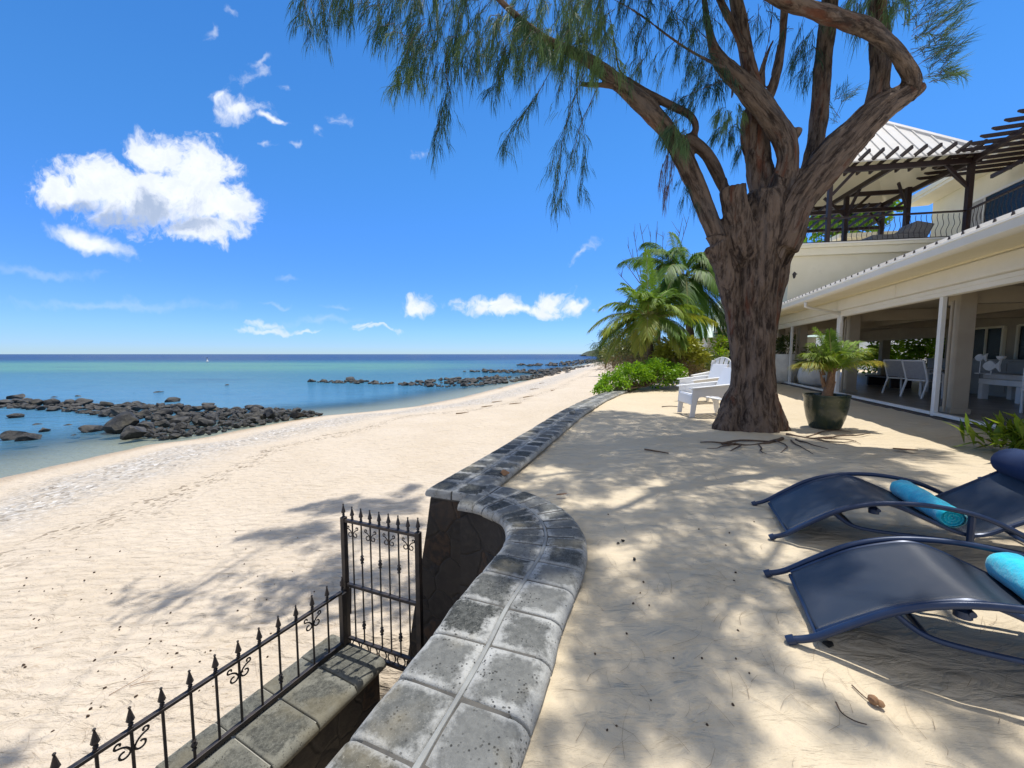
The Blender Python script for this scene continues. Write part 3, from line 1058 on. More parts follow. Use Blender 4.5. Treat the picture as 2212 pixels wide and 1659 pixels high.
def coping_blocks(mb, path, cuts, wl, wr, ztop, th=0.075, rnd=None):
    rnd = rnd or random.Random(5)
    for i in range(len(cuts) - 1):
        a, b = cuts[i], cuts[i + 1]
        for side in (-1, 1):
            w = wl if side < 0 else wr
            r = rnd.random()
            prof = [(0.009, -th), (0.009, -.012), (0.012, -.004), (0.020, -.001), (w * .3, 0), (w * .6, 0), (w - .055, -.001), (w - .03, -.008), (w - .012, -.022), (w - .003, -.040), (w, -.055), (w - .012, -th)]
            L = b - a
            stn = [(0.005, -.012), (.008, -.004), (.016, -.001), (L * .3, 0), (L * .5, 0), (L * .7, 0), (L - .016, -.001), (L - .008, -.004), (L - .005, -.012)]
            dz = rnd.uniform(-.004, .004)
            rows, cols = [], []
            vs, fs, cs = [], [], []
            for (q, dzv) in stn:
                p, n = path.at(a + q)
                for (o, z) in prof:
                    zz = z + dzv * (1 if z > -.05 else 0)
                    jit = 0.004 * noise.noise(Vector((p.x * 9 + o * 20, p.y * 9, side)))
                    vs.append(p + n * (side * (o + (jit if o > w * .8 else 0))) + Vector((0, 0, ztop + zz + dz + jit * .5)))
                    cs.append((min(1, o / w), q / L, r, 1))
            m_ = len(prof)
            for x in range(len(stn) - 1):
                for y in range(m_ - 1):
                    fs.append((x * m_ + y, x * m_ + y + 1, (x + 1) * m_ + y + 1, (x + 1) * m_ + y))
            fs.append(tuple(range(m_)))
            fs.append(tuple(reversed(range((len(stn) - 1) * m_, len(stn) * m_))))
            o0 = len(mb.v)
            mb.v += [tuple(v) for v in vs]
            mb.f += [tuple(k + o0 for k in f) for f in fs]
            mb.c += cs


def wall_strip(mb, path, a, b, wl, wr, z0, z1, batter_l=0.0, batter_r=0.0, n=60, nz=8):
    secs = []
    for i in range(n + 1):
        p, nn = path.at(a + (b - a) * i / n)
        ring = []
        for k in range(nz + 1):
            t = k / nz
            ring.append(p - nn * (wl + batter_l * (1 - t)) + Vector((0, 0, z0 + (z1 - z0) * t)))
        for k in range(nz + 1):
            t = 1 - k / nz
            ring.append(p + nn * (wr + batter_r * (1 - t)) + Vector((0, 0, z0 + (z1 - z0) * t)))
        secs.append([q + nn * 0.012 * noise.noise(q * 5) for q in ring])
    m_ = len(secs[0])
    vs = [v for s_ in secs for v in s_]
    fs = [(i * m_ + k, i * m_ + (k + 1) % m_, (i + 1) * m_ + (k + 1) % m_, (i + 1) * m_ + k) for i in range(n) for k in range(m_)]
    fs.append(tuple(range(m_)))
    fs.append(tuple(reversed(range(n * m_, (n + 1) * m_))))
    mb.add(vs, fs)


ZC = 0.085
UP0 = Vector((0, 0, 1))
ret = Path([(-3.9, -8), (-2.0, -3), (-1.05, -1.0), (-0.66, 0.1), (-0.25, 1.145), (-0.115, 1.5), (-0.03, 1.77), (0.085, 2.05), (0.19, 2.33), (0.232, 2.60), (0.175, 2.90), (0.02, 3.12), (-0.16, 3.275), (-0.36, 3.36)])
far = Path([(-0.54, 3.33), (0.01, 4.75), (0.42, 5.85), (1.28, 8.15), (2.30, 10.5), (3.40, 12.65), (5.0, 15.6)])
sea_wall = thing('sea_wall', 'long dark stone sea wall with grey block coping, curving round the stairwell', 'wall', (0.2, 2.6, 0))
mb = MB()
cuts = [ret.len]
step_near = 0.262
# thin wedge blocks round the bend, square blocks on the straight
d = ret.len
while d > 0.3:
    p, _ = ret.at(d)
    y = p.y
    st = step_near if y < 2.1 else (0.20 if y < 2.45 else (0.125 if y < 3.2 else 0.17))
    d -= st * random.uniform(.95, 1.05)
    cuts.append(d)
cuts = sorted(c for c in cuts if c >= 0)
cuts = [c for c in cuts if ret.at(c)[0].y > -3.0]
coping_blocks(mb, ret, cuts, 0.275, 0.275, ZC - .005)
cf = list(np.arange(0, far.len, 0.27))
coping_blocks(mb, far, cf, 0.275, 0.275, ZC)
mb.build('coping', M['coping'], sea_wall, smooth=True, ang=55)
mb = MB()
wall_strip(mb, ret, cuts[0], ret.len, 0.20, 0.20, ZC - .09, ZC - .0115, n=120, nz=1)
wall_strip(mb, far, 0.015, far.len, 0.21, 0.21, ZC - .088, ZC - .0065, n=60, nz=1)
mb.build('mortar', M['mortar'], sea_wall, smooth=False)
mb = MB()
for pth, a0, zt in ((ret, cuts[0], ZC - .005), (far, 0.02, ZC)):
    rows = []
    for i in range(161):
        p, nn = pth.at(a0 + (pth.len - a0) * i / 160)
        wv = .011 + .004 * noise.noise(p * 6)
        rows.append([p + nn * o + UP0 * (zt + z) for o, z in ((-wv, -.012), (-wv * .8, -.002), (0, .0012), (wv * .8, -.002), (wv, -.012))])
    mb.grid(rows)
mb.build('joint_strip', M['joint'], sea_wall, smooth=True)
mb = MB()
wall_strip(mb, ret, cuts[0], ret.len, 0.21, 0.20, -2.6, ZC - .095, batter_l=0.05, n=140)
wall_strip(mb, far, 0.03, far.len, 0.225, 0.20, -2.6, ZC - .0925, batter_l=0.47, n=90)
mb.build('wall_body', M['stone'], sea_wall, smooth=True)

# low wall that carries the fence
ZL = -1.42
E0 = gp(741, 1397, ZL)
E1 = gp(440, 1640, ZL)
fd = (E1 - E0).normalized()
fn = Vector((fd.y, -fd.x, 0))        # to the sea side when walking toward the camera... sign fixed below
if fn.x > 0:
    fn = -fn
low = Path([tuple((E0 + fd * k).xy) for k in (-0.08, 1.0, 2.0, 3.2)])
low_wall = thing('low_wall', 'low wall with mossy coping blocks carrying the iron fence', 'wall', (E0.x, E0.y, ZL))
mb = MB()
cl = [0, .33, .68, 1.02, 1.37, 1.71, 2.06, 2.42, 2.78, 3.12]
coping_blocks(mb, low, cl, 0.47, 0.27, ZL, th=0.085)
mb.build('coping', M['coping2'], low_wall, smooth=True, ang=55)
mb = MB()
wall_strip(mb, low, 0.012, 3.1, 0.43, 0.24, ZL - .1, ZL - .018, n=20, nz=1)
mb.build('mortar', M['concrete'], low_wall)
mb = MB()
wall_strip(mb, low, 0.03, 3.1, 0.40, 0.21, -2.6, ZL - .103, n=20)
mb.build('wall_body', M['stone'], low_wall)


# ------------------------------------------------------------------ wrought iron
def scroll(mb, c, ax, up, w, h, r=0.006, flip=False):
    """A pair of C scrolls hanging either side of a bar; c is the top centre."""
    for s in (-1, 1):
        pts = []
        for k in range(40):
            t = k / 39
            if t < .28:                     # upper curl
                a = t / .28 * 4.6
                rad = 0.23 * w * (0.35 + .65 * t / .28)
                x = .70 * w - rad * math.cos(a - 0.6) * 1.0
                z = -.20 * h + rad * math.sin(a - .6)
            elif t < .62:                   # sweep to the bar
                q = (t - .28) / .34
                x0, z0 = .70 * w - 0.23 * w * math.cos(4.0), -.20 * h + .23 * w * math.sin(4.0)
                x = (1 - q) ** 2 * x0 + 2 * q * (1 - q) * .25 * w + q * q * .10 * w
                z = (1 - q) ** 2 * z0 + 2 * q * (1 - q) * (-.34 * h) + q * q * (-.62 * h)
            else:                           # lower curl
                q = (t - .62) / .38
                a = q * 5.0
                rad = .36 * w * (1 - .55 * q)
                x = .10 * w + .36 * w - rad * math.cos(a)
                z = -.62 * h - rad * math.sin(a) * 1.05
            pts.append(Vector(c) + Vector(ax) * (s * x) + Vector(up) * z)
        mb.tube(pts, r, 6)


def finial(mb, p, s=1.0):
    mb.lathe([(.006, 0), (.015, .004), (.015, .010), (.007, .014), (.013, .022), (.013, .028), (.008, .034), (.021, .050), (.017, .066), (.009, .100), (.0045, .118), (.008, .122), (.008, .128), (.001, .135)] if s == 1.0 else
             [(r * s, z * s) for r, z in [(.006, 0), (.015, .004), (.015, .010), (.007, .014), (.013, .022), (.013, .028), (.008, .034), (.021, .050), (.017, .066), (.009, .100), (.0045, .118), (.008, .122), (.008, .128), (.001, .135)]], p, 8)


def knob(mb, p):
    mb.lathe([(.009, -.04), (.016, -.03), (.009, -.018), (.019, -.004), (.019, .004), (.009, .018), (.016, .03), (.009, .04)], p, 8)


UP = Vector((0, 0, 1))
fence = thing('iron_fence', 'low black wrought iron fence with spear tips and scrolls on the mossy wall', 'fence', (E0.x, E0.y, ZL))
zr, zt = ZL + .035, ZL + 0.535
mb = MB()
mb.bar(E0 + UP * .036, E0 + fd * 3.1 + UP * .036, .034, .034)
mb.build('bottom_rail', M['iron'], fence, bevel=.003)
mb = MB()
mb.bar(E0 + UP * .53, E0 + fd * 3.1 + UP * .53, .034, .022)
mb.build('top_rail', M['iron'], fence, bevel=.003)
mb = MB()
mb.box(E0 + UP * .271 - fd * .016, (.055, .055, .50), Matrix.Rotation(math.atan2(fd.y, fd.x), 3, 'Z'))
mb.build('post', M['iron'], fence, bevel=.004)
mb = MB()
finial(mb, E0 - fd * .014 + UP * .542)
mb.build('finial', M['iron'], fence, smooth=True)
for k in range(1, 21):
    b0 = E0 + fd * (.146 * k)
    mb = MB()
    mb.tube([b0 + UP * .053, b0 + UP * .52], .0085, 8)
    if k % 4 == 0:
        knob(mb, b0 + UP * .15)
    mb.build('bar', M['iron'], fence, smooth=True)
    mb = MB()
    finial(mb, b0 + UP * .542)
    mb.build('finial', M['iron'], fence, smooth=True)
    if k % 4 == 2:
        mb = MB()
        scroll(mb, b0 + UP * .515, fd, UP, .085, .17)
        mb.build('scroll', M['iron'], fence, smooth=True)

# gate
GL, GR_ = gp(752, 1403, -1.50), gp(909, 1461, -1.50)
gd = (GR_ - GL).normalized()
gw = (GR_ - GL).length
gate = thing('iron_gate', 'tall black wrought iron gate with spear tips and scrolls beside the stone wall', 'gate', tuple(GL))
ZT = -0.20 - GL.z
mb = MB()
for q, rad in ((0, .05), (gw, .05)):
    p = GL + gd * q
    mbp = MB()
    mbp.box(p + UP * (ZT / 2 + .0), (.045, .045, ZT), Matrix.Rotation(math.atan2(gd.y, gd.x), 3, 'Z'))
    mbp.build('post', M['iron'], gate, bevel=.004)
    mbf = MB()
    finial(mbf, p + UP * ZT, .95)
    mbf.build('finial', M['iron'], gate, smooth=True)
a, b = GL + gd * .0235, GL + gd * (gw - .0235)
for nm, z, h in (('top_rail', ZT - .03, .026), ('middle_rail', .655, .026), ('ring_rail', .13, .02), ('bottom_rail', .012, .03)):
    mb = MB()
    mb.bar(a + UP * z, b + UP * z, .034, h)
    if nm == 'middle_rail':
        mb.bar(a + UP * z - gd * .09, a + UP * z, .02, .02)
    mb.build(nm, M['iron'], gate, bevel=.003)
for k in range(1, 8):
    p = GL + gd * (gw * k / 8)
    mb = MB()
    mb.tube([p + UP * .14, p + UP * .638], .0075, 8)
    mb.tube([p + UP * .672, p + UP * (ZT - .048)], .0075, 8)
    if k in (2, 4, 6):
        knob(mb, p + UP * .93)
        knob(mb, p + UP * .30)
    mb.build('bar', M['iron'], gate, smooth=True)
    mb = MB()
    finial(mb, p + UP * (ZT - .013), .95)
    mb.build('finial', M['iron'], gate, smooth=True)
    if k % 2:
        mb = MB()
        scroll(mb, p + UP * (ZT - .06), gd, UP, .07, .15, .005)
        mb.build('scroll', M['iron'], gate, smooth=True)
    mb = MB()
    ring = [p + gd * (.042 * math.cos(t)) + UP * (.074 + .046 * math.sin(t)) for t in np.linspace(0, 2 * math.pi, 17)]
    mb.tube(ring, .006, 6, cap=False)
    mb.build('ring', M['iron'], gate, smooth=True)
mb = MB()
fnn = Vector((gd.y, -gd.x, 0))
mb.tube([GL + gd * .075 + UP * .64 + fnn * .02, GL + gd * .075 + UP * .40 + fnn * .03], .010, 8)
mb.tube([GL + gd * .005 + UP * .48 + fnn * .03, GL + gd * .02 + UP * .44 + fnn * .05, GL + gd * .005 + UP * .40 + fnn * .03], .007, 6)
mb.build('latch', M['iron'], gate, smooth=True)


# ------------------------------------------------------------------ the casuarina
TY = gp(1622, 925)[1]
TREE0 = gp(1622, 925)


def limb(pxs, dys, wpx):
    """pixel trace + depth offset + drawn width -> points and radii in the world"""
    pts, rad = [], []
    for (px, py), dy, w in zip(pxs, dys, wpx):
        Yq = TY + dy
        pts.append(at(px, py, Yq))
        rad.append(w / 2 / F * Yq / math.sqrt(1 + ((px - 1106) / F) ** 2) * .86)
    return pts, rad


def smooth_chain(pts, rad, k=6):
    P, Rr = [], []
    for i in range(len(pts) - 1):
        p0, p1, p2, p3 = pts[max(i - 1, 0)], pts[i], pts[i + 1], pts[min(i + 2, len(pts) - 1)]
        for j in range(k):
            t = j / k
            P.append(0.5 * ((2 * p1) + (p2 - p0) * t + (2 * p0 - 5 * p1 + 4 * p2 - p3) * t * t + (3 * p1 - p0 - 3 * p2 + p3) * t ** 3))
            Rr.append(rad[i] + (rad[i + 1] - rad[i]) * t)
    P.append(pts[-1])
    Rr.append(rad[-1])
    return P, Rr


LIMBS = []
def L(pxs, dys, w):
    LIMBS.append(smooth_chain(*limb(pxs, dys, w)))


# trunk, in two lobes so that the bole is fluted
L([(1622, 975), (1622, 925), (1626, 880), (1628, 800), (1630, 700), (1632, 610), (1640, 540), (1650, 470), (1660, 420)], [0.0] * 9, [150, 140, 108, 92, 98, 118, 138, 132, 110])
L([(1665, 960), (1662, 925), (1660, 880), (1655, 780), (1660, 680), (1676, 590), (1700, 510)], [-.1, -.05, .05, .1, .1, .1, .0], [64, 60, 50, 46, 56, 70, 76])
L([(1590, 960), (1588, 925), (1592, 880), (1596, 800), (1586, 690), (1570, 600), (1545, 530)], [-.05, -.05, 0, 0, 0, 0, 0], [64, 58, 46, 40, 46, 58, 66])
# root flare
L([(1596, 840), (1578, 890), (1566, 925), (1560, 965)], [0, -.05, -.1, -.1], [46, 62, 66, 50])
L([(1656, 850), (1664, 890), (1674, 920), (1698, 940), (1735, 953), (1768, 960)], [0, -.05, -.1, -.15, -.18, -.2], [60, 68, 66, 46, 26, 10])
L([(1625, 860), (1615, 920), (1605, 955), (1590, 985)], [-.1, -.2, -.3, -.35], [50, 56, 46, 20])
L([(1650, 870), (1660, 920), (1672, 950), (1690, 975)], [-.1, -.2, -.3, -.35], [50, 54, 44, 14])
# A: long limb to the left
L([(1575, 580), (1556, 530), (1538, 485), (1520, 440), (1498, 388), (1463, 316), (1417, 252), (1357, 198), (1317, 166), (1275, 132), (1225, 108), (1170, 80), (1105, 25), (1050, -30), (980, -110)],
  [0, 0, 0, 0, -.05, -.1, -.2, -.3, -.4, -.5, -.6, -.7, -.9, -1.0, -1.2], [60, 50, 45, 46, 49, 50, 45, 40, 34, 27, 22, 19, 15, 12, 9])
# A2: the darker secondary limb beside it
L([(1596, 450), (1576, 420), (1561, 400), (1545, 365), (1526, 333), (1496, 306), (1478, 300)], [0, -.1, -.15, -.15, -.15, -.15, -.15], [38, 32, 30, 30, 30, 32, 32])
L([(1492, 306), (1503, 274), (1488, 248), (1452, 230), (1405, 205), (1372, 182), (1340, 155), (1330, 110), (1320, 50), (1307, -20)], [-.15, -.2, -.2, -.2, -.25, -.3, -.35, -.4, -.5, -.6], [24, 20, 20, 21, 18, 14, 9, 7, 6, 5])
L([(1345, 190), (1300, 184), (1254, 182)], [-.35, -.4, -.45], [16, 13, 11])
# B: the sawn stub
L([(1625, 600), (1608, 540), (1596, 480), (1588, 440), (1584, 402)], [.05, -.10, -.18, -.22, -.25], [80, 82, 74, 66, 66])
# C: centre limb, hollow and broken
L([(1660, 480), (1650, 420), (1640, 360), (1632, 310), (1628, 265), (1626, 232)], [0.1, .15, .2, .2, .2, .2], [86, 70, 62, 66, 60, 46])
# D: limb from the fork up to the left
L([(1668, 480), (1690, 405), (1702, 345), (1694, 298), (1663, 252), (1618, 200), (1572, 152), (1546, 116), (1532, 70), (1524, 20), (1515, -60)],
  [-.1, -.15, -.2, -.2, -.2, -.2, -.15, -.1, -.1, -.1, -.1], [92, 68, 58, 60, 60, 54, 44, 30, 20, 16, 13])
L([(1700, 305), (1718, 288), (1724, 276)], [-.2, -.22, -.24], [40, 34, 26])
# E and F: leaders from D
L([(1640, 215), (1622, 170), (1612, 110), (1602, 60), (1590, 0), (1580, -80)], [-.15, -.1, -.05, 0, 0, 0], [40, 40, 38, 36, 34, 30])
L([(1620, 130), (1600, 90), (1575, 40), (1545, -20), (1520, -90)], [-.1, -.1, -.1, -.1, -.1], [22, 20, 19, 18, 16])
L([(1655, 225), (1672, 180), (1684, 130), (1691, 70), (1694, 0), (1696, -80)], [-.1, -.05, 0, 0, 0, 0], [30, 26, 24, 22, 21, 19])
L([(1645, 190), (1648, 150), (1660, 110), (1672, 85)], [0, .05, .1, .1], [20, 14, 11, 8])
L([(1668, 165), (1676, 130), (1682, 95)], [.1, .1, .1], [12, 11, 10])
# G: upright behind
L([(1705, 480), (1735, 410), (1756, 340), (1768, 270), (1774, 200), (1778, 140), (1786, 70), (1792, 0), (1800, -90)], [.1, .15, .2, .25, .3, .3, .3, .3, .3], [70, 54, 48, 46, 46, 46, 46, 44, 40])
# H: the great right-hand limb, I: its return over the top, J: its upright
L([(1672, 540), (1700, 470), (1740, 410), (1790, 350), (1840, 296), (1890, 245), (1935, 215), (1975, 190), (1990, 178)], [-.1, -.15, -.2, -.25, -.3, -.35, -.4, -.45, -.5], [118, 114, 108, 103, 100, 97, 86, 60, 40])
L([(1962, 205), (1968, 170), (1952, 135), (1925, 100), (1885, 70), (1835, 48), (1780, 28), (1710, 4), (1640, -30), (1560, -80)], [-.45, -.55, -.65, -.8, -.95, -1.1, -1.3, -1.5, -1.7, -1.9], [60, 52, 48, 46, 46, 46, 44, 42, 40, 34])
L([(1890, 245), (1898, 190), (1902, 130), (1898, 60), (1896, 0), (1895, -90)], [-.3, -.3, -.3, -.3, -.3, -.3], [70, 60, 54, 52, 48, 44])
# limbs over the terrace, above the picture
TOPS = []
for (x0, y0, z0), (x1, y1, z1), r0 in (((4.2, 6.2, 7.6), (0.2, 3.3, 7.8), .10), ((5.0, 5.3, 7.3), (3.0, 2.6, 7.0), .13), ((4.2, 6.0, 8.0), (-2.6, 6.4, 9.4), .04), ((5.6, 5.8, 7.6), (6.2, 2.8, 7.4), .10),
                                       ((3.6, 6.2, 7.6), (-0.6, 5.2, 8.2), .08), ((4.6, 5.4, 7.3), (1.2, 2.2, 6.6), .09)):
    a, b = Vector((x0, y0, z0)), Vector((x1, y1, z1))
    base = min((p for P, _ in LIMBS[13:] for p in P), key=lambda p: (p - a).length)
    m_ = a.lerp(b, .5) + Vector((0, 0, .35))
    TOPS.append((a, b))
    LIMBS.append(smooth_chain([base, a, m_, b], [r0 * .8, r0 * .6, r0 * .4, r0 * .12]))
# thin dark branches seen against the sky
for pxs, dy, w in (([(1570, 150), (1500, 115), (1440, 75), (1380, 30), (1310, -10)], -.3, (10, 9, 8, 7, 5)), ([(1545, 100), (1490, 50), (1430, 5), (1400, -30)], -.2, (6, 5, 5, 4)), ([(1530, 140), (1450, 118), (1340, 102), (1250, 100)], -.5, (4, 3, 3, 2.5)),
                   ([(1580, 180), (1582, 205), (1577, 213)], -.3, (9, 9, 7)), ([(1560, 190), (1500, 168), (1440, 158), (1400, 152)], -.4, (3, 2.6, 2.2, 1.8)),
                   ([(1640, 160), (1660, 90), (1668, 20), (1672, -40)], 0, (8, 7, 6, 5)), ([(1600, 60), (1640, 20), (1660, -30)], 0, (6, 5, 4)), ([(1020, 70), (1100, 60), (1180, 72)], -.9, (3, 3, 3)),
                   ([(930, 120), (1000, 60), (1080, 30)], -1.0, (3, 3.5, 4)), ([(840, 60), (930, 30), (1040, -20)], -1.1, (3.5, 4, 5)), ([(660, -5), (760, -20), (980, -60)], -1.2, (4, 5, 6)), ([(1210, 110), (1120, 120), (1020, 148), (960, 160)], -.7, (4, 3, 3, 2))):
    pp, rr_ = limb(pxs, [dy] * len(pxs), w)
    LIMBS.append(smooth_chain(pp, rr_, 4))

mb = MB()
for i, (P, Rr) in enumerate(LIMBS):
    mb.tube(P, Rr, 14 if Rr[0] > .1 else 8)
tmp = mb.build('tmp', M['bark'])
mod = tmp.modifiers.new('rm', 'REMESH')
mod.mode = 'VOXEL'
mod.voxel_size = 0.022
dg = bpy.context.evaluated_depsgraph_get()
me = bpy.data.meshes.new_from_object(tmp.evaluated_get(dg))
bpy.data.objects.remove(tmp)
n = len(me.vertices)
co = np.zeros(n * 3, np.float32)
me.vertices.foreach_get('co', co)
co = co.reshape(-1, 3).astype(float)
# smooth the voxel steps
ed = np.zeros(len(me.edges) * 2, np.int32)
me.edges.foreach_get('vertices', ed)
ed = ed.reshape(-1, 2)
deg = np.bincount(ed.ravel(), minlength=n)[:, None].clip(1)
for _ in range(4):
    acc = np.zeros_like(co)
    np.add.at(acc, ed[:, 0], co[ed[:, 1]])
    np.add.at(acc, ed[:, 1], co[ed[:, 0]])
    co = co * .45 + .55 * acc / deg
me.vertices.foreach_set('co', co.astype(np.float32).ravel())
me.update()
nr = np.zeros(n * 3, np.float32)
me.vertices.foreach_get('normal', nr)
nr = nr.reshape(-1, 3)
# nearest limb segment : local axis and radius
SEGA, SEGB, SEGR, SEGI, SEGU, SEGV, SEGS = [], [], [], [], [], [], []
for i, (P, Rr) in enumerate(LIMBS):
    U_ = None
    s0 = 0.0
    for k in range(0, len(P) - 1, 2):
        k2 = min(k + 2, len(P) - 1)
        T_ = (P[k2] - P[k]).normalized()
        if U_ is None:
            U_ = T_.orthogonal().normalized()
        U_ = (U_ - T_ * U_.dot(T_)).normalized()
        SEGU.append(U_.copy()); SEGV.append(T_.cross(U_)); SEGS.append(s0)
        s0 += (P[k2] - P[k]).length
        SEGA.append(P[k]); SEGB.append(P[k2]); SEGR.append((Rr[k] + Rr[k2]) / 2); SEGI.append(i)
SEGA, SEGB, SEGR = np.array([tuple(p) for p in SEGA]), np.array([tuple(p) for p in SEGB]), np.array(SEGR)
SEGU, SEGV, SEGS = np.array([tuple(p) for p in SEGU]), np.array([tuple(p) for p in SEGV]), np.array(SEGS)
bd = np.full(n, 1e9)
bk = np.zeros((n, 3))
bi = np.zeros(n, int)
for s in range(len(SEGA)):
    d = SEGB[s] - SEGA[s]
    t = np.clip(((co - SEGA[s]) @ d) / (d @ d + 1e-12), 0, 1)
    w = co - SEGA[s] - t[:, None] * d
    dd = np.sqrt((w * w).sum(1)) - SEGR[s]
    u_ = dd < bd
    bd[u_] = dd[u_]
    bi[u_] = s
    bk[u_] = np.stack([w[u_] @ SEGU[s], w[u_] @ SEGV[s], (SEGS[s] + t[u_] * np.linalg.norm(d)) * 0.2 + SEGI[s] * 3.7], 1)     # stretched along the limb
tr_ = np.isin(np.array(SEGI)[bi], [0, 1, 2, 3, 4, 5, 6, 11, 12])
bk[tr_] = co[tr_] * np.array([1, 1, .2])
rad_ = SEGR[bi]
disp = np.zeros(n)
dead = np.zeros(n)
DEADI = {5, 9, 10}
segi = np.array(SEGI)[bi]
for i in range(n):
    q = Vector(bk[i])
    k = noise.fractal(q * 6.5, 0.8, 2.1, 4)
    k2 = abs(noise.noise(q * 11.0))
    k3 = noise.noise(Vector(co[i]) * 1.7) + .8 * max(0.0, noise.noise(Vector(co[i]) * 3.3) - .25)
    s_ = min(1.0, rad_[i] / 0.24)
    disp[i] = s_ * (0.032 * k - 0.034 * (0.25 - k2) + 0.045 * k3)
co2 = co + nr * disp[:, None]
me.vertices.foreach_set('co', co2.astype(np.float32).ravel())
a1 = me.attributes.new('bark', 'FLOAT_VECTOR', 'POINT')
a1.data.foreach_set('vector', bk.astype(np.float32).ravel())
cc = np.zeros((n, 4), np.float32)
cc[:, 3] = 1
stub_top = at(1585, 398, TY - .25)
cc[:, 0] = np.clip(1 - (np.linalg.norm(co - np.array(stub_top), axis=1) - .12) / .12, 0, 1) * .7
cc[:, 0] = np.maximum(cc[:, 0], np.where((segi == 8) | (segi == 9), .45, 0))
ca = me.color_attributes.new('Col', 'FLOAT_COLOR', 'POINT')
ca.data.foreach_set('color', cc.ravel())
me.materials.clear()
me.materials.append(M['bark'])
me.shade_smooth()
casuarina = thing('casuarina_tree', 'large casuarina with a thick forked trunk and drooping needles over the terrace', 'tree', tuple(TREE0))
me.transform(Matrix.Translation(-TREE0))
tr_ob = bpy.data.objects.new('trunk', me)
COL.objects.link(tr_ob)
tr_ob.parent = casuarina


class Needles:
    def __init__(s):
        s.B, s.D, s.Ln, s.W, s.C, s.Dr = [], [], [], [], [], []

    def add(s, b, d, ln, w, c, droop):
        s.B.append(b); s.D.append(d); s.Ln.append(ln); s.W.append(w); s.C.append(c); s.Dr.append(droop)

    def arrays(s):
        B, D = np.array(s.B, float), np.array(s.D, float)
        D /= np.linalg.norm(D, axis=1)[:, None] + 1e-9
        Ln, W, Dr = np.array(s.Ln)[:, None], np.array(s.W)[:, None], np.array(s.Dr)[:, None]
        rnd = rng.normal(size=D.shape)
        S = np.cross(D, rnd)
        S /= np.linalg.norm(S, axis=1)[:, None] + 1e-9
        g = np.array([0, 0, -1.0])
        Mi = B + D * Ln * .55 + g * Ln * Dr * .16
        T = B + D * Ln * .92 + g * Ln * Dr * .55
        V = np.stack([B - S * W * .5, B + S * W * .5, Mi + S * W * .45, Mi - S * W * .45, T], 1).reshape(-1, 3)
        n_ = len(B)
        i0 = np.arange(n_) * 5
        Q = np.stack([i0, i0 + 1, i0 + 2, i0 + 3], 1)
        Tt = np.stack([i0 + 3, i0 + 2, i0 + 4], 1)
        C = np.repeat(np.array(s.C, float), 5, axis=0)
        return V, Q, Tt, C


ND = Needles()


def spray(path, n, ln=.2, w=.0055, tone=.3, spread=.55, brown=0.0, droop=1.0):
    """needles along a drooping twig; path = world points"""
    P = [Vector(p) for p in path]
    tot = sum((P[i + 1] - P[i]).length for i in range(len(P) - 1)) or 1
    for _ in range(n):
        t = random.random() ** .85 * (len(P) - 1)
        i = min(int(t), len(P) - 2)
        p = P[i].lerp(P[i + 1], t - i)
        d = (P[i + 1] - P[i]).normalized()
        v = Vector((random.gauss(0, 1), random.gauss(0, 1), random.gauss(0, 1)))
        v = v - d * v.dot(d)
        dd = (d * 1.0 + v.normalized() * spread * random.uniform(.3, 1.3) + Vector((0, 0, -.35 * droop))).normalized()
        tn = min(1, max(0, tone + random.gauss(0, .16)))
        bq = Vector((random.gauss(0, .02), random.gauss(0, .02), random.gauss(0, .015)))
        ND.add(tuple(p + bq), tuple(dd), ln * random.uniform(.6, 1.25), w * random.uniform(.8, 1.3), (tn, brown * random.uniform(.6, 1), 0, 1), droop * random.uniform(.4, 1.1))


TW = MB()


def strand(pxs, Yq, n, tone=.2, ln=.2, spread=.5, brown=0., w=.0055, twr=.006, twig=True, side=0.0):
    P = [at(a, b, Yq + random.uniform(-.04, .04)) for a, b in pxs]
    P, _ = smooth_chain(P, [1] * len(P), 4)
    if twig:
        TW.tube(P, [twr * (1 - .6 * k / len(P)) for k in range(len(P))], 5)
    spray(P, n, ln, w, tone, spread, brown)
    if side:
        for _ in range(int(side)):      # small hanging side twigs
            k = random.randrange(len(P) // 4, len(P))
            a = P[k]
            b = a + Vector((random.gauss(0, .10), random.gauss(0, .10), -random.uniform(.10, .30)))
            spray([a, a.lerp(b, .5) + Vector((random.gauss(0, .02), 0, .02)), b], max(8, n // 14), ln * .85, w, min(1, tone + random.uniform(-.1, .15)), spread * .8)


def cluster(poly, n, Y0, Y1, tone0, tone1, per=26, L0=.25, L1=.5, ln=.21, w=.0055, updir=None, lean=-.25, tonefun=None):
    """tufts sampled inside a picture polygon at depth Y0..Y1; each hangs from its own twig"""
    xs, ys_ = [p[0] for p in poly], [p[1] for p in poly]
    c = 0
    while c < n:
        px, py = random.uniform(min(xs), max(xs)), random.uniform(min(ys_), max(ys_))
        if not inside(poly, px, py):
            continue
        c += 1
        Yq = random.uniform(Y0, Y1)
        a = at(px, py, Yq)
        l_ = random.uniform(L0, L1)
        if updir is None:
            d = Vector((lean + random.gauss(0, .35), random.gauss(0, .4), -.75))
        else:
            d = Vector(updir) + Vector((random.gauss(0, .35), random.gauss(0, .4), random.gauss(0, .3)))
        d.normalize()
        b = a + d * l_
        m2 = a.lerp(b, .5) + Vector((d.x * .12 * l_, d.y * .1 * l_, .07 * l_))
        TW.tube([a, m2, b], [.004, .003, .0015], 4)
        spray([a, m2, b], per, ln, w, random.uniform(tone0, tone1), .5, droop=1.0 if updir is None else .15)


YA = TY - 0.7
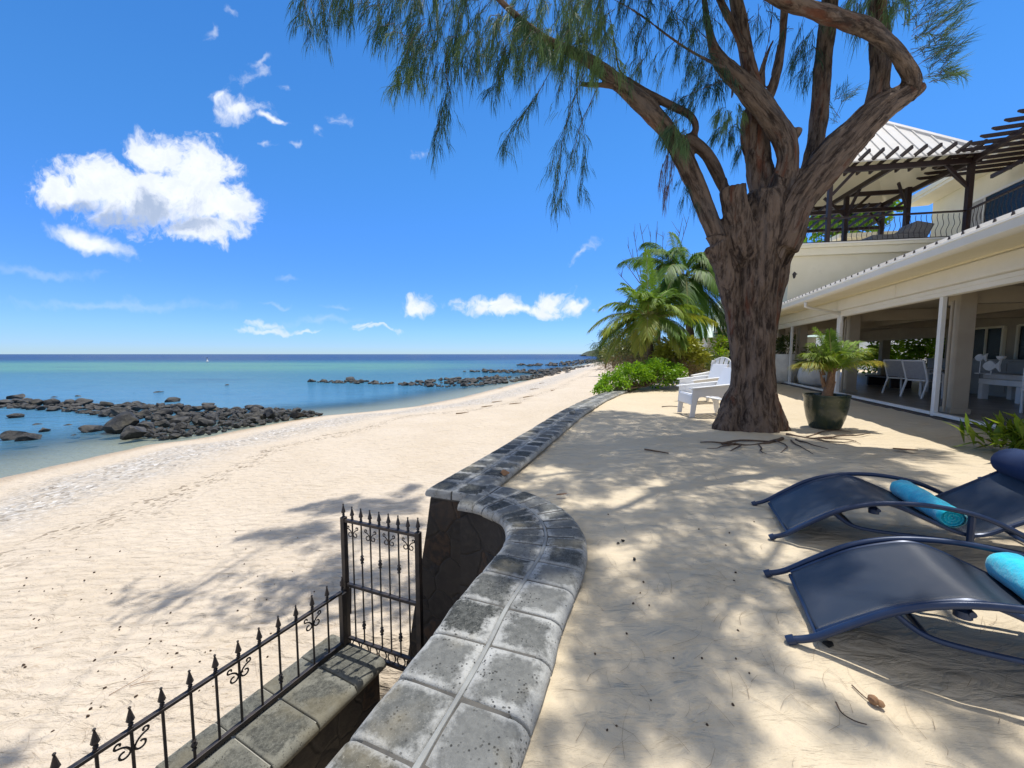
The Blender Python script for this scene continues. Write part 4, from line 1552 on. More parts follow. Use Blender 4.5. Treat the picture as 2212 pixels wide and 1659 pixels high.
# hanging strands on the left
for pxs, n_, tn, sd in (([(962, 130), (966, 190), (955, 235), (944, 280), (938, 312)], 150, .10, 14), ([(955, 150), (972, 200), (962, 250), (950, 300)], 90, .12, 8), ([(1190, 150), (1160, 205), (1128, 248), (1098, 290), (1086, 322)], 130, .15, 12),
                        ([(1175, 180), (1140, 235), (1112, 270)], 60, .15, 6), ([(1260, 160), (1232, 240), (1212, 320), (1204, 380), (1196, 432)], 130, .2, 18), ([(1250, 140), (1246, 200), (1262, 290), (1262, 350), (1252, 405)], 120, .12, 18),
                        ([(1290, 190), (1255, 270), (1238, 330), (1218, 400), (1210, 430)], 100, .22, 16), ([(1235, 150), (1228, 250), (1200, 320), (1190, 370)], 90, .15, 12), ([(1080, 140), (1072, 180), (1052, 196)], 70, .12, 6),
                        ([(1090, 110), (1082, 150), (1078, 190)], 70, .15, 6), ([(1225, 150), (1212, 180), (1200, 210)], 50, .15, 4), ([(905, 100), (890, 150), (862, 180), (840, 188)], 70, .3, 6), ([(655, -30), (660, 20), (665, 62), (662, 92)], 50, .10, 4),
                        ([(690, -30), (698, 20), (702, 60), (706, 90)], 80, .10, 5), ([(735, -40), (740, 10), (730, 50)], 70, .12, 5), ([(850, 20), (835, 60), (820, 82)], 60, .15, 5), ([(905, 60), (880, 110), (872, 140)], 60, .2, 4)):
    strand(pxs, YA + random.uniform(-.3, .3), n_, tn, side=sd)
# the dense leafy bough
cluster([(640, -70), (770, -70), (770, 10), (720, 45), (670, 40), (640, 0)], 34, YA - .4, YA + .3, .05, .3, 30)
cluster([(780, -80), (1000, -80), (1020, 60), (960, 120), (900, 100), (860, 60), (790, 40)], 92, YA - .5, YA + .5, .05, .45, 34)
cluster([(990, -80), (1330, -80), (1340, 60), (1280, 110), (1180, 90), (1080, 90), (1010, 100)], 125, YA - .6, YA + .6, .1, .6, 34)
cluster([(870, 60), (1020, 60), (1180, 90), (1250, 130), (1170, 140), (1090, 120), (960, 140), (890, 140)], 70, YA - .4, YA + .4, .1, .5, 30)
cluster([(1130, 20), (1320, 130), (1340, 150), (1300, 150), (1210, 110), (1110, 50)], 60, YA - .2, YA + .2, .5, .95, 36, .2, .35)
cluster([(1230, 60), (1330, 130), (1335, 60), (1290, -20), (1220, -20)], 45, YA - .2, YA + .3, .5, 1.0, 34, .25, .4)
cluster([(860, 140), (905, 140), (905, 165), (850, 172)], 9, YA, YA + .1, .6, .95, 30, .12, .25)
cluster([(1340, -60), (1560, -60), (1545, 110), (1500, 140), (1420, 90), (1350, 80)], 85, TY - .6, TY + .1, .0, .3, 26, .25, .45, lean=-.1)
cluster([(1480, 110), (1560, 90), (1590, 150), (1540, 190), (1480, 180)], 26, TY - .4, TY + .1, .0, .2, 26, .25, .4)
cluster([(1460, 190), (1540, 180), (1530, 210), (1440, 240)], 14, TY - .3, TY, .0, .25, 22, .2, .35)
strand([(1560, 175), (1510, 195), (1470, 215), (1440, 238)], TY - .3, 90, .05, spread=.8)
cluster([(1340, 120), (1420, 100), (1440, 150), (1360, 160)], 12, TY - .5, TY - .1, .2, .6, 20, .2, .35)
cluster([(1435, 240), (1490, 250), (1500, 300), (1460, 310), (1440, 280)], 22, TY - .45, TY - .15, .25, .7, 34, .2, .35)
cluster([(1560, 0), (1680, 0), (1680, 60), (1600, 60)], 14, TY + .2, TY + .6, .0, .2, 18)
# tufts at the right
cluster([(1960, 60), (2030, 70), (2045, 150), (2000, 170), (1960, 130)], 40, TY - .7, TY - .3, .05, .35, 24, .3, .5, updir=(.75, 0, .55))
cluster([(1920, -30), (2020, -40), (2035, 60), (1980, 90), (1930, 40)], 36, TY - .6, TY - .2, .0, .25, 20, .3, .5, updir=(.5, 0, .5))
cluster([(1985, 165), (2040, 150), (2055, 165), (2000, 185)], 14, TY - .6, TY - .4, .3, .7, 26, .2, .35, updir=(.9, 0, .25))
cluster([(1840, -40), (1960, -60), (1960, 30), (1890, 60), (1850, 30)], 32, TY - 1., TY - .2, .2, .75, 30, .2, .35)
cluster([(1735, 60), (1768, 50), (1765, 150), (1745, 180), (1728, 130)], 16, TY + .2, TY + .5, .0, .2, 26, .25, .4)
cluster([(1800, 200), (1830, 160), (1838, 220), (1812, 270), (1796, 280)], 8, TY + .3, TY + .5, .0, .15, 22, .2, .4, updir=(.2, 0, .8))
cluster([(1690, 30), (1740, 20), (1740, 110), (1700, 90)], 9, TY, TY + .4, .0, .15, 18, .2, .4)
cluster([(1545, 222), (1595, 215), (1600, 250), (1560, 262)], 12, TY, TY + .2, .65, 1.0, 34, .12, .25)
cluster([(1550, 262), (1600, 260), (1600, 300), (1560, 310)], 10, TY, TY + .2, .1, .4, 28, .12, .25)
cluster([(1595, 300), (1618, 310), (1612, 350), (1592, 330)], 6, TY, TY + .2, .0, .15, 20, .12, .25)
cluster([(1450, 370), (1500, 375), (1520, 420), (1470, 420)], 8, TY, TY + .1, .0, .15, 22, .15, .3)
for pxs, n_ in (([(1448, 310), (1440, 360), (1436, 410), (1434, 445)], 110), ([(1452, 320), (1450, 370), (1440, 420)], 90), ([(1444, 330), (1428, 370), (1425, 400)], 50)):
    strand(pxs, TY - .05, n_, .2, .18, .35, 1.0)

# the rest of the crown, overhead: it throws the dappled shade on the terrace
SH = []


def shade(poly, th, sp=.15, f=1.7, zg=0.0, r=.13):
    """clumps of the overhead crown whose shadow falls inside a picture polygon on the sand, with coherent gaps"""
    P = [gp(a, b, zg) for a, b in poly]
    P = [(p.x, p.y) for p in P]
    x0, x1 = min(p[0] for p in P), max(p[0] for p in P)
    y0, y1 = min(p[1] for p in P), max(p[1] for p in P)
    for x in np.arange(x0, x1, sp):
        for y in np.arange(y0, y1, sp):
            a, b = x + random.uniform(-.5, .5) * sp, y + random.uniform(-.5, .5) * sp
            if not inside(P, a, b):
                continue
            v = noise.noise(Vector((a * f, b * f * 1.25, 1.3))) + .55 * noise.noise(Vector((a * f * 2.3, b * f * 2.6, 8.1)))
            if v < th + random.gauss(0, .05):
                continue
            g = Vector((a, b, zg))
            z = 6.4 + .8 * (noise.noise(Vector((a * .7, b * .7, 5))) + 1) + random.uniform(-.15, .15)
            for _ in range(20):
                p = g + SUN * ((z - zg) / SUN.z)
                if to_px(p)[1] < -110:
                    break
                z += .3
            SH.append((p, r * random.uniform(.8, 1.25)))


# deep shade right before the trunk, broken dapples nearer the camera
shade([(1130, 960), (1215, 892), (1330, 886), (1480, 905), (1640, 925), (1900, 985), (2050, 1040), (1850, 1035), (1640, 1000), (1400, 990), (1150, 1010), (1080, 1010)], -.62)
shade([(1030, 1045), (1090, 1000), (1400, 985), (1640, 995), (1990, 1050), (1960, 1085), (1640, 1110), (1300, 1100), (1200, 1080)], -.3)
shade([(1640, 1040), (1960, 1085), (2060, 1050), (2212, 1110), (2212, 1230), (1690, 1190)], -.34)
shade([(1230, 1095), (1640, 1105), (1640, 1220), (1560, 1260), (1275, 1230)], -.28, sp=.11, f=2.4, r=.10)
shade([(1260, 1225), (1640, 1220), (1720, 1400), (1640, 1470), (1215, 1470), (1250, 1300)], -.34, sp=.10, f=2.6, r=.09)
shade([(1180, 1470), (1640, 1470), (1700, 1560), (1500, 1659), (1120, 1659)], -.26, sp=.10, f=2.8, r=.08)
shade([(1640, 1400), (1800, 1400), (1960, 1470), (2212, 1540), (2212, 1659), (1600, 1659), (1560, 1600), (1700, 1520)], .22, sp=.09, f=2.8, r=.08)
shade([(1690, 1190), (2000, 1190), (2000, 1260), (1880, 1320), (1740, 1340)], -.12, sp=.10, f=2.6, r=.085)
shade([(910, 1060), (1090, 1045), (1200, 1085), (1275, 1180), (1260, 1270), (1060, 1290), (1090, 1150)], -.38, sp=.10, f=2.4, r=.09)
shade([(520, 1160), (660, 1135), (760, 1140), (910, 1130), (900, 1215), (740, 1300), (640, 1275), (700, 1225), (560, 1190)], -.02, sp=.16, f=1.4, zg=ZB, r=.15)
shade([(600, 1105), (740, 1075), (900, 1045), (905, 1110), (760, 1118)], .0, sp=.16, f=1.4, zg=ZB, r=.14)
shade([(-20, 1575), (50, 1580), (60, 1640), (-20, 1659)], .15, sp=.12, zg=ZB, r=.12)
SHADE_N = Needles()
KEEP, ND2 = ND, SHADE_N
for n_, (p, r_) in enumerate(SH):
    k = int(64 * (r_ / .13) ** 2) + 4
    c0 = random.uniform(.1, .6)
    for _ in range(k):
        v = Vector((random.gauss(0, .55), random.gauss(0, .55), random.gauss(0, .5))) * r_
        d = Vector((random.gauss(0, .6), random.gauss(0, .6), -.25 + random.gauss(0, .3)))
        ND.add(tuple(p + v - d * .06), tuple(d), random.uniform(.12, .2), .012, (min(1, max(0, c0 + random.gauss(0, .15))), 0, 0, 1), .5)
    if n_ % 5 == 0:            # some of the twigs that bear it
        a, b = min(TOPS, key=lambda ab: ((ab[0].lerp(ab[1], .5)) - p).length)
        q = min((a.lerp(b, t) for t in (.3, .5, .7, .9, 1.0)), key=lambda w_: (w_ - p).length)
        TW.tube([q, q.lerp(p, .5) + Vector((0, 0, .15)), p], [.008, .006, .003], 4)
V, Q, T, C = ND.arrays()
np_mesh('foliage', V, quads=Q, tris=T, mat=M['needle'], cols=C, parent=casuarina)
TW.build('twigs', M['twig'], casuarina, smooth=True)
print('needles', len(ND.B), 'trunk verts', n, 'clumps', len(SH))
# surface roots and bark litter at the foot
mb = MB()
for pts_, r0 in (([(1690, 948), (1650, 960), (1600, 962), (1550, 960), (1515, 958)], .028), ([(1700, 940), (1760, 948), (1820, 944), (1880, 942)], .024), ([(1590, 961), (1560, 968), (1530, 975)], .012), ([(1720, 950), (1750, 962), (1790, 975)], .014),
                 ([(1680, 955), (1700, 970), (1690, 980)], .012), ([(1740, 945), (1790, 932), (1840, 934)], .014), ([(1600, 962), (1590, 972), (1575, 976)], .014), ([(1640, 962), (1648, 976), (1660, 984)], .012), ([(1760, 950), (1800, 958), (1850, 955)], .016), ([(1710, 952), (1730, 968), (1760, 984)], .012), ([(1780, 948), (1830, 950), (1860, 960)], .010)):
    P, Rr = smooth_chain([gp(a, b) + Vector((0, 0, .01 + random.uniform(-.01, .02))) for a, b in pts_], [r0 * (1 - .75 * k / (len(pts_) - 1)) for k in range(len(pts_))], 5)
    P = [p + Vector((.05 * noise.noise(p * 3.1), .05 * noise.noise(p * 3.7 + Vector((5, 0, 0))), .02 * noise.noise(p * 4))) for p in P]
    mb.tube(P, Rr, 8)
mb.build('surface_roots', M['twig'], casuarina, smooth=True)


# ------------------------------------------------------------------ the villa
FA, FR, FC = gp(2022, 903), gp(2170, 936.5), gp(1708, 832.4)
ft = (FC - FR).normalized()
fnv = Vector((ft.y, -ft.x, 0))        # inward
YR = math.atan2(ft.y, ft.x)


def fv(s, d, z):
    return FA + ft * s + fnv * d + Vector((0, 0, z))


def fbox(mb, s0, s1, d0, d1, z0, z1, col=None):
    return mb.hexa([fv(s0, d0, z0), fv(s0, d1, z0), fv(s1, d1, z0), fv(s1, d0, z0), fv(s0, d0, z1), fv(s0, d1, z1), fv(s1, d1, z1), fv(s1, d0, z1)], col)


def fac(px, py, d=0.0):
    """where the picture ray meets the vertical plane d inside the facade -> (s, z)"""
    r = ray(px, py)
    o = FA + fnv * d
    k = (o.dot(fnv) - 0.0) / r.dot(fnv)
    p = Vector((r.x * k, r.y * k, H + r.z * k))
    return (p - FA).dot(ft), p.z


SB = fac(1806, 850)[0]
SC = fac(1707, 832)[0]
ZLIN = 2.44
villa = thing('villa', 'cream two storey beach villa with open veranda, upper deck and dark timber pavilion', 'house', tuple(FA))
S0, S1 = -7.5, SC + 0.2
SF = SC + 14.0
mb = MB(); fbox(mb, S0, SF, .02, 9.0, -.35, .05); mb.build('veranda_floor', M['tile'], villa)
mb = MB(); fbox(mb, S0, SF, -.10, .016, -.3, .045); mb.build('plinth', M['step'], villa)
# white track rail along the threshold, one length per bay
for a, b in ((S0, -.054), (.054, SB - .062), (SB + .062, SC - .062), (SC + .062, SF)):
    mb = MB(); fbox(mb, a, b, -.085, -.005, .06, .125); mb.build('track_rail', M['white'], villa, bevel=.006)
# slim white posts
for s_, w in ((0, .052), (SB, .06), (SC, .06), (SC + 3.2, .06)):
    mb = MB(); fbox(mb, s_ - w, s_ + w, -.075, -.005, .02, ZLIN + .085); mb.build('post', M['white'], villa, bevel=.006)
mb = MB(); fbox(mb, SB - .22, SB - .12, -.10, .0, .02, ZLIN + .12); mb.build('downpipe', M['white'], villa, bevel=.02)
# stout plastered pillars behind
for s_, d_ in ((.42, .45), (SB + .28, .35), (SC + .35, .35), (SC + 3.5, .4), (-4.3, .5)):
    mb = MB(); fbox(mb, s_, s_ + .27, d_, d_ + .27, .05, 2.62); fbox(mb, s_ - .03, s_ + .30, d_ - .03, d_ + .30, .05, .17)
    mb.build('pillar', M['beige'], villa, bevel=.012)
    mb = MB(); mb.tube([fv(s_ + .03, d_ - .10, .08), fv(s_ + .03, d_ - .10, 2.4)], .028, 10); mb.build('rainwater_pipe', M['beige'], villa, smooth=True)
# lintel, shutter box, soffit, gutter
mb = MB(); fbox(mb, S0, SF, -.077, .06, ZLIN + .087, ZLIN + .088); fbox(mb, S0, SF, -.10, -.078, ZLIN, ZLIN + .0875); fbox(mb, S0, SF, -.004, .06, ZLIN, ZLIN + .0875); fbox(mb, S0, SF, -.12, .06, ZLIN + .088, ZLIN + .165); mb.build('lintel', M['creamwhite'], villa, bevel=.006)
mb = MB()
for a, b in ((S0, -2.2), (-2.19, 1.30), (1.31, SB - .35), (SB - .34, SC - .2), (SC - .19, SF)):
    fbox(mb, a, b, -.22, .08, ZLIN + .17, 2.93)
mb.build('shutter_box', M['creamwhite'], villa, bevel=.03)
ED = -1.15
mb = MB()
mb.hexa([fv(S0, ED + .1, 2.87), fv(S0, -.02, 2.99), fv(SF, -.02, 2.99), fv(SF, ED + .1, 2.87), fv(S0, ED + .1, 2.90), fv(S0, -.02, 3.02), fv(SF, -.02, 3.02), fv(SF, ED + .1, 2.90)])
fbox(mb, S0, SF, -.21, -.03, 2.935, 2.985)
mb.build('soffit', M['cream'], villa)
mb = MB()
prof = [(ED + .11, 2.87), (ED + .02, 2.875), (ED - .03, 2.91), (ED - .04, 3.02), (ED - .055, 3.03), (ED - .05, 3.045), (ED - .02, 3.03), (ED + .11, 3.02)]
mb.prism([fv(S0, d, z) for d, z in prof], ft * (SF - S0))
mb.build('gutter', M['creamwhite'], villa, smooth=True)
# lower roof: white ribbed sheets rising inland
mb = MB()
zr_ = lambda d: 3.055 + (d - ED) * 0.40
mb.hexa([fv(S0, ED, 3.05), fv(S0, 5.2, zr_(5.2)), fv(SF, 5.2, zr_(5.2)), fv(SF, ED, 3.05), fv(S0, ED, 3.075), fv(S0, 5.2, zr_(5.2) + .025), fv(SF, 5.2, zr_(5.2) + .025), fv(SF, ED, 3.075)])
s_ = S0 + .2
while s_ < SF:
    a0, a1 = fv(s_, ED - .03, 3.078), fv(s_, 5.2, zr_(5.2) + .028)
    u = ft * .035
    up = Vector((0, 0, .05))
    mb.prism([a0 - u, a0 + u, a0 + u * .45 + up, a0 - u * .45 + up], a1 - a0)
    s_ += .285
mb.build('veranda_roof', M['roof'], villa)
# dark rubber closers at the rib ends
s_ = fac(2212, 480, ED)[0] - .6
s_ = S0 + .2 + .285 * int((s_ - S0 - .2) / .285)
while s_ < SF - 9:
    mb = MB()
    a0 = fv(s_, ED - .034, 3.078)
    u = ft * .03
    mb.prism([a0 - u, a0 + u, a0 + u * .4 + Vector((0, 0, .045)), a0 - u * .4 + Vector((0, 0, .045))], -fnv * .004)
    mb.build('rib_closer', M['step'], villa)
    s_ += .285
# downpipe from the gutter back to post B
mb = MB()
g0, g1 = fv(SB - .6, ED + .03, 2.87), fv(SB - .22, -.06, 2.53)
mb.tube([g0, g0 - UP * .12, g0.lerp(g1, .12) - UP * .12, g0.lerp(g1, .9) - UP * .02, g1, g1 - UP * .25], .042, 10)
mb.build('gutter_pipe', M['white'], villa, smooth=True)
# veranda ceiling and cross beams
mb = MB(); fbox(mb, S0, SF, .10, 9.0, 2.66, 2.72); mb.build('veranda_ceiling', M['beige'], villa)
for s_ in (-3.9, .45, SB + .3, SC + .4):
    mb = MB()
    fbox(mb, s_ + .05, s_ + .33, .46, 6.8, 2.34, 2.655)
    mb.build('ceiling_beam', M['beige'], villa)
mb = MB()
fbox(mb, S0, SF, 2.9, 3.15, 2.40, 2.653)
mb.build('ceiling_beam', M['beige'], villa)
# side and back: solid wing to the right, open to a garden at the left
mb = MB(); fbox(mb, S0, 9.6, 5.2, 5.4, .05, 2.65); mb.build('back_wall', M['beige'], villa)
for a, b in ((-4.5, -1.0), (.5, 3.2), (3.6, 6.3), (6.9, 8.2)):
    mb = MB(); fbox(mb, a, b, 5.15, 5.19, 1.05, 2.15); mb.build('window', M['glass'], villa)
    mb = MB()
    fbox(mb, a - .07, a, 5.10, 5.188, 1.0, 2.2); fbox(mb, b, b + .07, 5.10, 5.188, 1.0, 2.2); fbox(mb, a, b, 5.10, 5.188, 2.152, 2.22); fbox(mb, (a + b) / 2 - .03, (a + b) / 2 + .03, 5.11, 5.148, 1.05, 2.15)
    mb.build('window_frame', M['cream'], villa)
mb = MB(); fbox(mb, 9.4, 9.6, 5.41, 9.0, .05, 2.65); mb.build('side_wall', M['beige'], villa)
for s_ in (16.9, 23.5):
    mb = MB()
    fbox(mb, s_, s_ + .35, 6.5, 6.85, .05, 2.655)
    mb.build('rear_pillar', M['beige'], villa)
mb = MB(); fbox(mb, 9.62, SF, 6.45, 6.9, 2.05, 2.652); mb.build('rear_beam', M['beige'], villa)
# panelled counter in front of the back wall
mb = MB()
fbox(mb, -6.5, 8.5, 4.15, 4.62, .05, 1.10); fbox(mb, -6.55, 8.55, 4.08, 4.66, 1.103, 1.15)
for k in range(15):
    fbox(mb, -6.35 + k * .95, -5.5 + k * .95, 4.13, 4.149, .16, 1.02)
mb.build('counter', M['counter'], villa, bevel=.008)

# upper storey ---------------------------------------------------------------
ZD = 5.43                       # upper deck
KY = 14.06
KP = at(2086, 511, KY)
KP.z = 0
ee = Vector((-0.984, 0.178, 0)).normalized()     # along the deck front, away from the corner
en = Vector((ee.y, -ee.x, 0))                    # behind the deck front
if en.y < 0:
    en = -en


def dv(a, b, z):
    return KP + ee * a + en * b + Vector((0, 0, z))


def dbox(mb, a0, a1, b0, b1, z0, z1):
    return mb.hexa([dv(a0, b0, z0), dv(a1, b0, z0), dv(a1, b1, z0), dv(a0, b1, z0), dv(a0, b0, z1), dv(a1, b0, z1), dv(a1, b1, z1), dv(a0, b1, z1)])


AW = 5.55                       # width of the deck front
mb = MB(); dbox(mb, -.6, AW, .10, .32, 2.9, ZD - .42); mb.build('upper_wall', M['cream'], villa)
mb = MB(); dbox(mb, AW - .22, AW, .32, 7.5, 2.9, ZD - .42); mb.build('end_wall', M['cream'], villa)
mb = MB(); dbox(mb, -.35, AW + .12, -.06, 7.5, ZD - .418, ZD - .16); dbox(mb, -.3, AW + .20, -.14, 7.5, ZD - .157, ZD - .055); mb.build('deck_edge', M['cream'], villa)
mb = MB(); dbox(mb, -.3, AW + .22, -.17, 7.5, ZD - .052, ZD); mb.build('deck_kerb', M['creamwhite'], villa)
# railing
RB = []


def baluster(mb, p, h=.80):
    pts = []
    for k in range(15):
        t = k / 14
        w = .045 * math.sin(t * 2 * math.pi * 1.25) * math.sin(math.pi * min(1, t * 1.05))
        pts.append(p + ee * w + Vector((0, 0, .06 + h * t)))
    mb.tube(pts, .009, 5)


mb = MB(); mb.bar(dv(.09, .03, ZD + .92), dv(AW, .03, ZD + .92), .09, .05); mb.build('handrail', M['wood'], villa)
mb = MB(); mb.bar(dv(.09, .03, ZD + .06), dv(AW, .03, ZD + .06), .04, .03); mb.build('foot_rail', M['iron'], villa)
k = 0
a_ = .22
while a_ < AW:
    mb = MB(); baluster(mb, dv(a_, .03, ZD)); mb.build('baluster', M['iron'], villa, smooth=True)
    a_ += .165
tq = -ft
mb = MB(); mb.bar(dv(.0, .1, ZD + .92) + tq * .1, dv(0, .1, ZD + .92) + tq * 9, .09, .05); mb.build('handrail', M['wood'], villa)
mb = MB(); mb.bar(dv(.0, .1, ZD + .06) + tq * .1, dv(0, .1, ZD + .06) + tq * 9, .04, .03); mb.build('foot_rail', M['iron'], villa)
a_ = .25
while a_ < 5.2:
    mb = MB()
    p = dv(0, .1, ZD) + tq * a_
    pts = [p + tq * (.045 * math.sin(t * 2 * math.pi * 1.25) * math.sin(math.pi * min(1, t * 1.05))) + Vector((0, 0, .06 + .84 * t)) for t in np.linspace(0, 1, 15)]
    mb.tube(pts, .009, 5); mb.build('baluster', M['iron'], villa, smooth=True)
    a_ += .17
# balcony slab for the stretch along the facade
mb = MB()
b0, b1 = dv(-.1, -.02, 0) + fnv * -.35, dv(-.1, -.02, 0) + tq * 10 + fnv * -.35
mb.hexa([b0 + UP * (ZD - .25), b1 + UP * (ZD - .25), b1 + fnv * 2.6 + UP * (ZD - .25), b0 + fnv * 2.6 + UP * (ZD - .25), b0 + UP * (ZD - .01), b1 + UP * (ZD - .01), b1 + fnv * 2.6 + UP * (ZD - .01), b0 + fnv * 2.6 + UP * (ZD - .01)])
mb.build('balcony_slab', M['cream'], villa)

# timber pavilion on the deck ------------------------------------------------
ZE = ZD + 2.60                  # beam height
PW, PD = 4.35, 4.1
for a_, b_, w in ((0, .02, .15), (PW, .02, .13), (PW, PD, .13), (2.35, PD * .62, .15), (.0, PD, .15), (.55, 1.9, .16)):
    mb = MB(); dbox(mb, a_ - w / 2, a_ + w / 2, b_ - w / 2, b_ + w / 2, ZD - .04, ZE - .08); mb.build('timber_post', M['wood'], villa, bevel=.008)
mb = MB(); dbox(mb, AW - .10, AW + .0, -.02, .08, ZD, ZD + 1.05); mb.build('newel', M['wood'], villa)
mb = MB()
for a0, a1, b0, b1 in ((-.25, PW + .35, -.06, .06), (-.25, PW + .35, PD - .06, PD + .06)):
    dbox(mb, a0, a1, b0, b1, ZE - .08, ZE + .10)
for a0, b0, b1 in ((-.06, .064, PD - .064), (PW - .06, .064, PD - .064), (2.3, .064, PD - .064)):
    dbox(mb, a0, a0 + .12, b0, b1, ZE - .08, ZE + .098)
dbox(mb, .07, PW - .07, PD * .62 - .05, PD * .62 + .05, ZE - .75, ZE - .60)
dbox(mb, .07, 2.29, PD * .62 - .05, PD * .62 + .05, ZE - .08, ZE + .09)
dbox(mb, .07, PW - .07, PD - .05, PD + .05, ZE - 1.05, ZE - .92)
mb.build('timber_beam', M['wood'], villa, bevel=.006)
for a_, b_, da, db in ((0, .02, .75, 0), (0, .02, 0, .75), (PW, .02, -.75, 0), (PW, PD, -.7, 0), (2.35, PD * .62, .85, 0), (2.35, PD * .62, -.85, 0), (2.35, PD * .62, 0, -.8), (0, PD, .7, 0), (.55, 1.9, .7, -.5)):
    mb = MB()
    mb.bar(dv(a_ + da * .08, b_ + db * .08, ZE - .85), dv(a_ + da, b_ + db, ZE - .06), .075, .095)
    mb.build('timber_brace', M['wood'], villa)
# hipped roof: white ribbed sheets above, cream boards below
OV = .30
cor = [(-OV + .05, -OV), (PW + OV, -OV), (PW + OV, PD + OV), (-OV + .05, PD + OV)]
apx = dv(PW / 2 - .02, PD / 2 - .08, ZE + 2.72)
zz = ZE + .13
mbt, mbu, mbc = MB(), MB(), MB()
for i in range(4):
    p, q = dv(*cor[i], zz), dv(*cor[(i + 1) % 4], zz)
    mbt.add([p + UP * .05, q + UP * .05, apx + UP * .06], [(0, 1, 2)])
    mbu.add([p, q, apx], [(0, 2, 1)])
    mbt.add([p, q, q + UP * .05, p + UP * .05], [(0, 1, 2, 3)])
    nr_ = (q - p).cross(apx - p).normalized()
    if nr_.z < 0:
        nr_ = -nr_
    n_r = int((q - p).length / .36)
    upv = (apx - (p + q) / 2)
    for k in range(1, n_r):
        t = k / n_r
        e0 = p.lerp(q, t)
        # where a rib running straight up the slope meets the hip
        h = min(t, 1 - t) * 2
        tgt = e0 + (apx - (p + q) / 2) * h
        mbt.bar(e0 + nr_ * .060 + (tgt - e0) * -.01, tgt + nr_ * .060, .035, .028, up=nr_)
    mbc.bar(p + nr_ * .07, apx + UP * .07, .17, .07, up=nr_)
mbt.build('pavilion_roof', M['roof'], villa)
mbu.build('pavilion_lining', M['cream'], villa)
mbc.build('hip_cap', M['roof'], villa)
# rafters poking through round the eaves
a_ = -.15
while a_ < PW + .3:
    mb = MB()
    mb.bar(dv(a_, -.78, ZE + .30), dv(a_, .55, ZE + .06), .06, .12)
    mb.build('eave_rafter', M['wood'], villa)
    a_ += .42
a_ = .1
while a_ < PW + .2:
    mb = MB()
    mb.bar(dv(a_, PD - 1.35, ZE - .35), dv(a_ + .15, PD + .8, ZE - .85), .055, .11)
    mb.build('rear_rafter', M['wood'], villa)
    a_ += .42
# pergola running along the upper facade toward the camera
c0 = dv(0, 0, 0)
mb = MB()
mb.bar(c0 + UP * (ZE + .0) + tq * .1, c0 + UP * (ZE + .0) + tq * 10, .10, .16)
mb.bar(c0 + fnv * 1.7 + UP * (ZE + .05) - tq * 2.0, c0 + fnv * 1.7 + UP * (ZE + .05) + tq * 10, .08, .14)
mb.build('pergola_beam', M['wood'], villa)
q_ = -1.6
while q_ < 9:
    mb = MB()
    a = c0 + tq * q_ - fnv * .72 + UP * (ZE + .15)
    b = c0 + tq * q_ + fnv * 2.0 + UP * (ZE + .15)
    dd = (b - a).normalized()
    zq = Vector((0, 0, .055))
    w = ft * .026
    mb.prism([a + zq - w, a + zq * .2 - w, a + dd * .12 - zq - w, b - zq - w, b + zq - w], w * 2)
    mb.build('pergola_slat', M['wood'], villa)
    q_ += .45
# upper rooms behind the balcony
u0 = c0 + fnv * 2.15
mb = MB()
def ub(mb, s0, s1, d0, d1, z0, z1):
    P = lambda s, d, z: u0 + tq * s + fnv * d + Vector((0, 0, z))
    mb.hexa([P(s0, d0, z0), P(s1, d0, z0), P(s1, d1, z0), P(s0, d1, z0), P(s0, d0, z1), P(s1, d0, z1), P(s1, d1, z1), P(s0, d1, z1)])
ub(mb, -6.2, 10, 0, .25, ZD - .3, ZE + .62)
mb.build('room_wall', M['cream'], villa)
mb = MB(); ub(mb, -6.5, 10, -.95, -.01, ZE + .5, ZE + .62); ub(mb, -6.5, 10, -1.0, .3, ZE + .625, ZE + .82); mb.build('eaves', M['cream'], villa)
mb = MB(); ub(mb, -2.9, -.9, -.035, -.003, ZD, ZD + 2.15); mb.build('sliding_door', M['glass'], villa)
mb = MB()
for s0, s1, z0, z1 in ((-3.66, -3.58, 0, 2.15), (-.9, -.8, 0, 2.15), (-2.96, -2.9, 0, 2.15), (-3.66, -.8, 2.153, 2.25)):
    ub(mb, s0, s1, -.07, -.002, ZD + z0, ZD + z1)
mb.build('door_frame', M['creamwhite'], villa)
mb = MB()
for k in range(12):
    s0 = -3.57 + k * .05
    ub(mb, s0, s0 + .032, -.06 + .02 * (k % 2), -.03 + .02 * (k % 2), ZD + .02, ZD + 2.14)
mb.build('curtain', M['cushion'], villa)
mb = MB(); ub(mb, .4, 3.2, -.035, -.003, ZD, ZD + 2.15); mb.build('sliding_door', M['glass'], villa)
mb = MB(); dbox(mb, -3.0, .3, PD + 2.2, PD + 2.5, ZD - .1, ZD + 1.75)
dbox(mb, -3.0, .6, PD + 1.9, PD + 2.7, ZD + 1.752, ZD + 1.95)
mb.build('rear_parapet', M['cream'], villa)
# wall lantern on the cream wall, behind the trunk
lan = at(1716, 592, 14.9)
mb = MB(); mb.bar(lan + Vector((.1, .0, 0)), lan, .03, .03); mb.lathe([(.03, -.16), (.06, -.02), (.07, .0), (.02, .08)], lan, 8); mb.build('wall_lamp', M['iron'], villa)
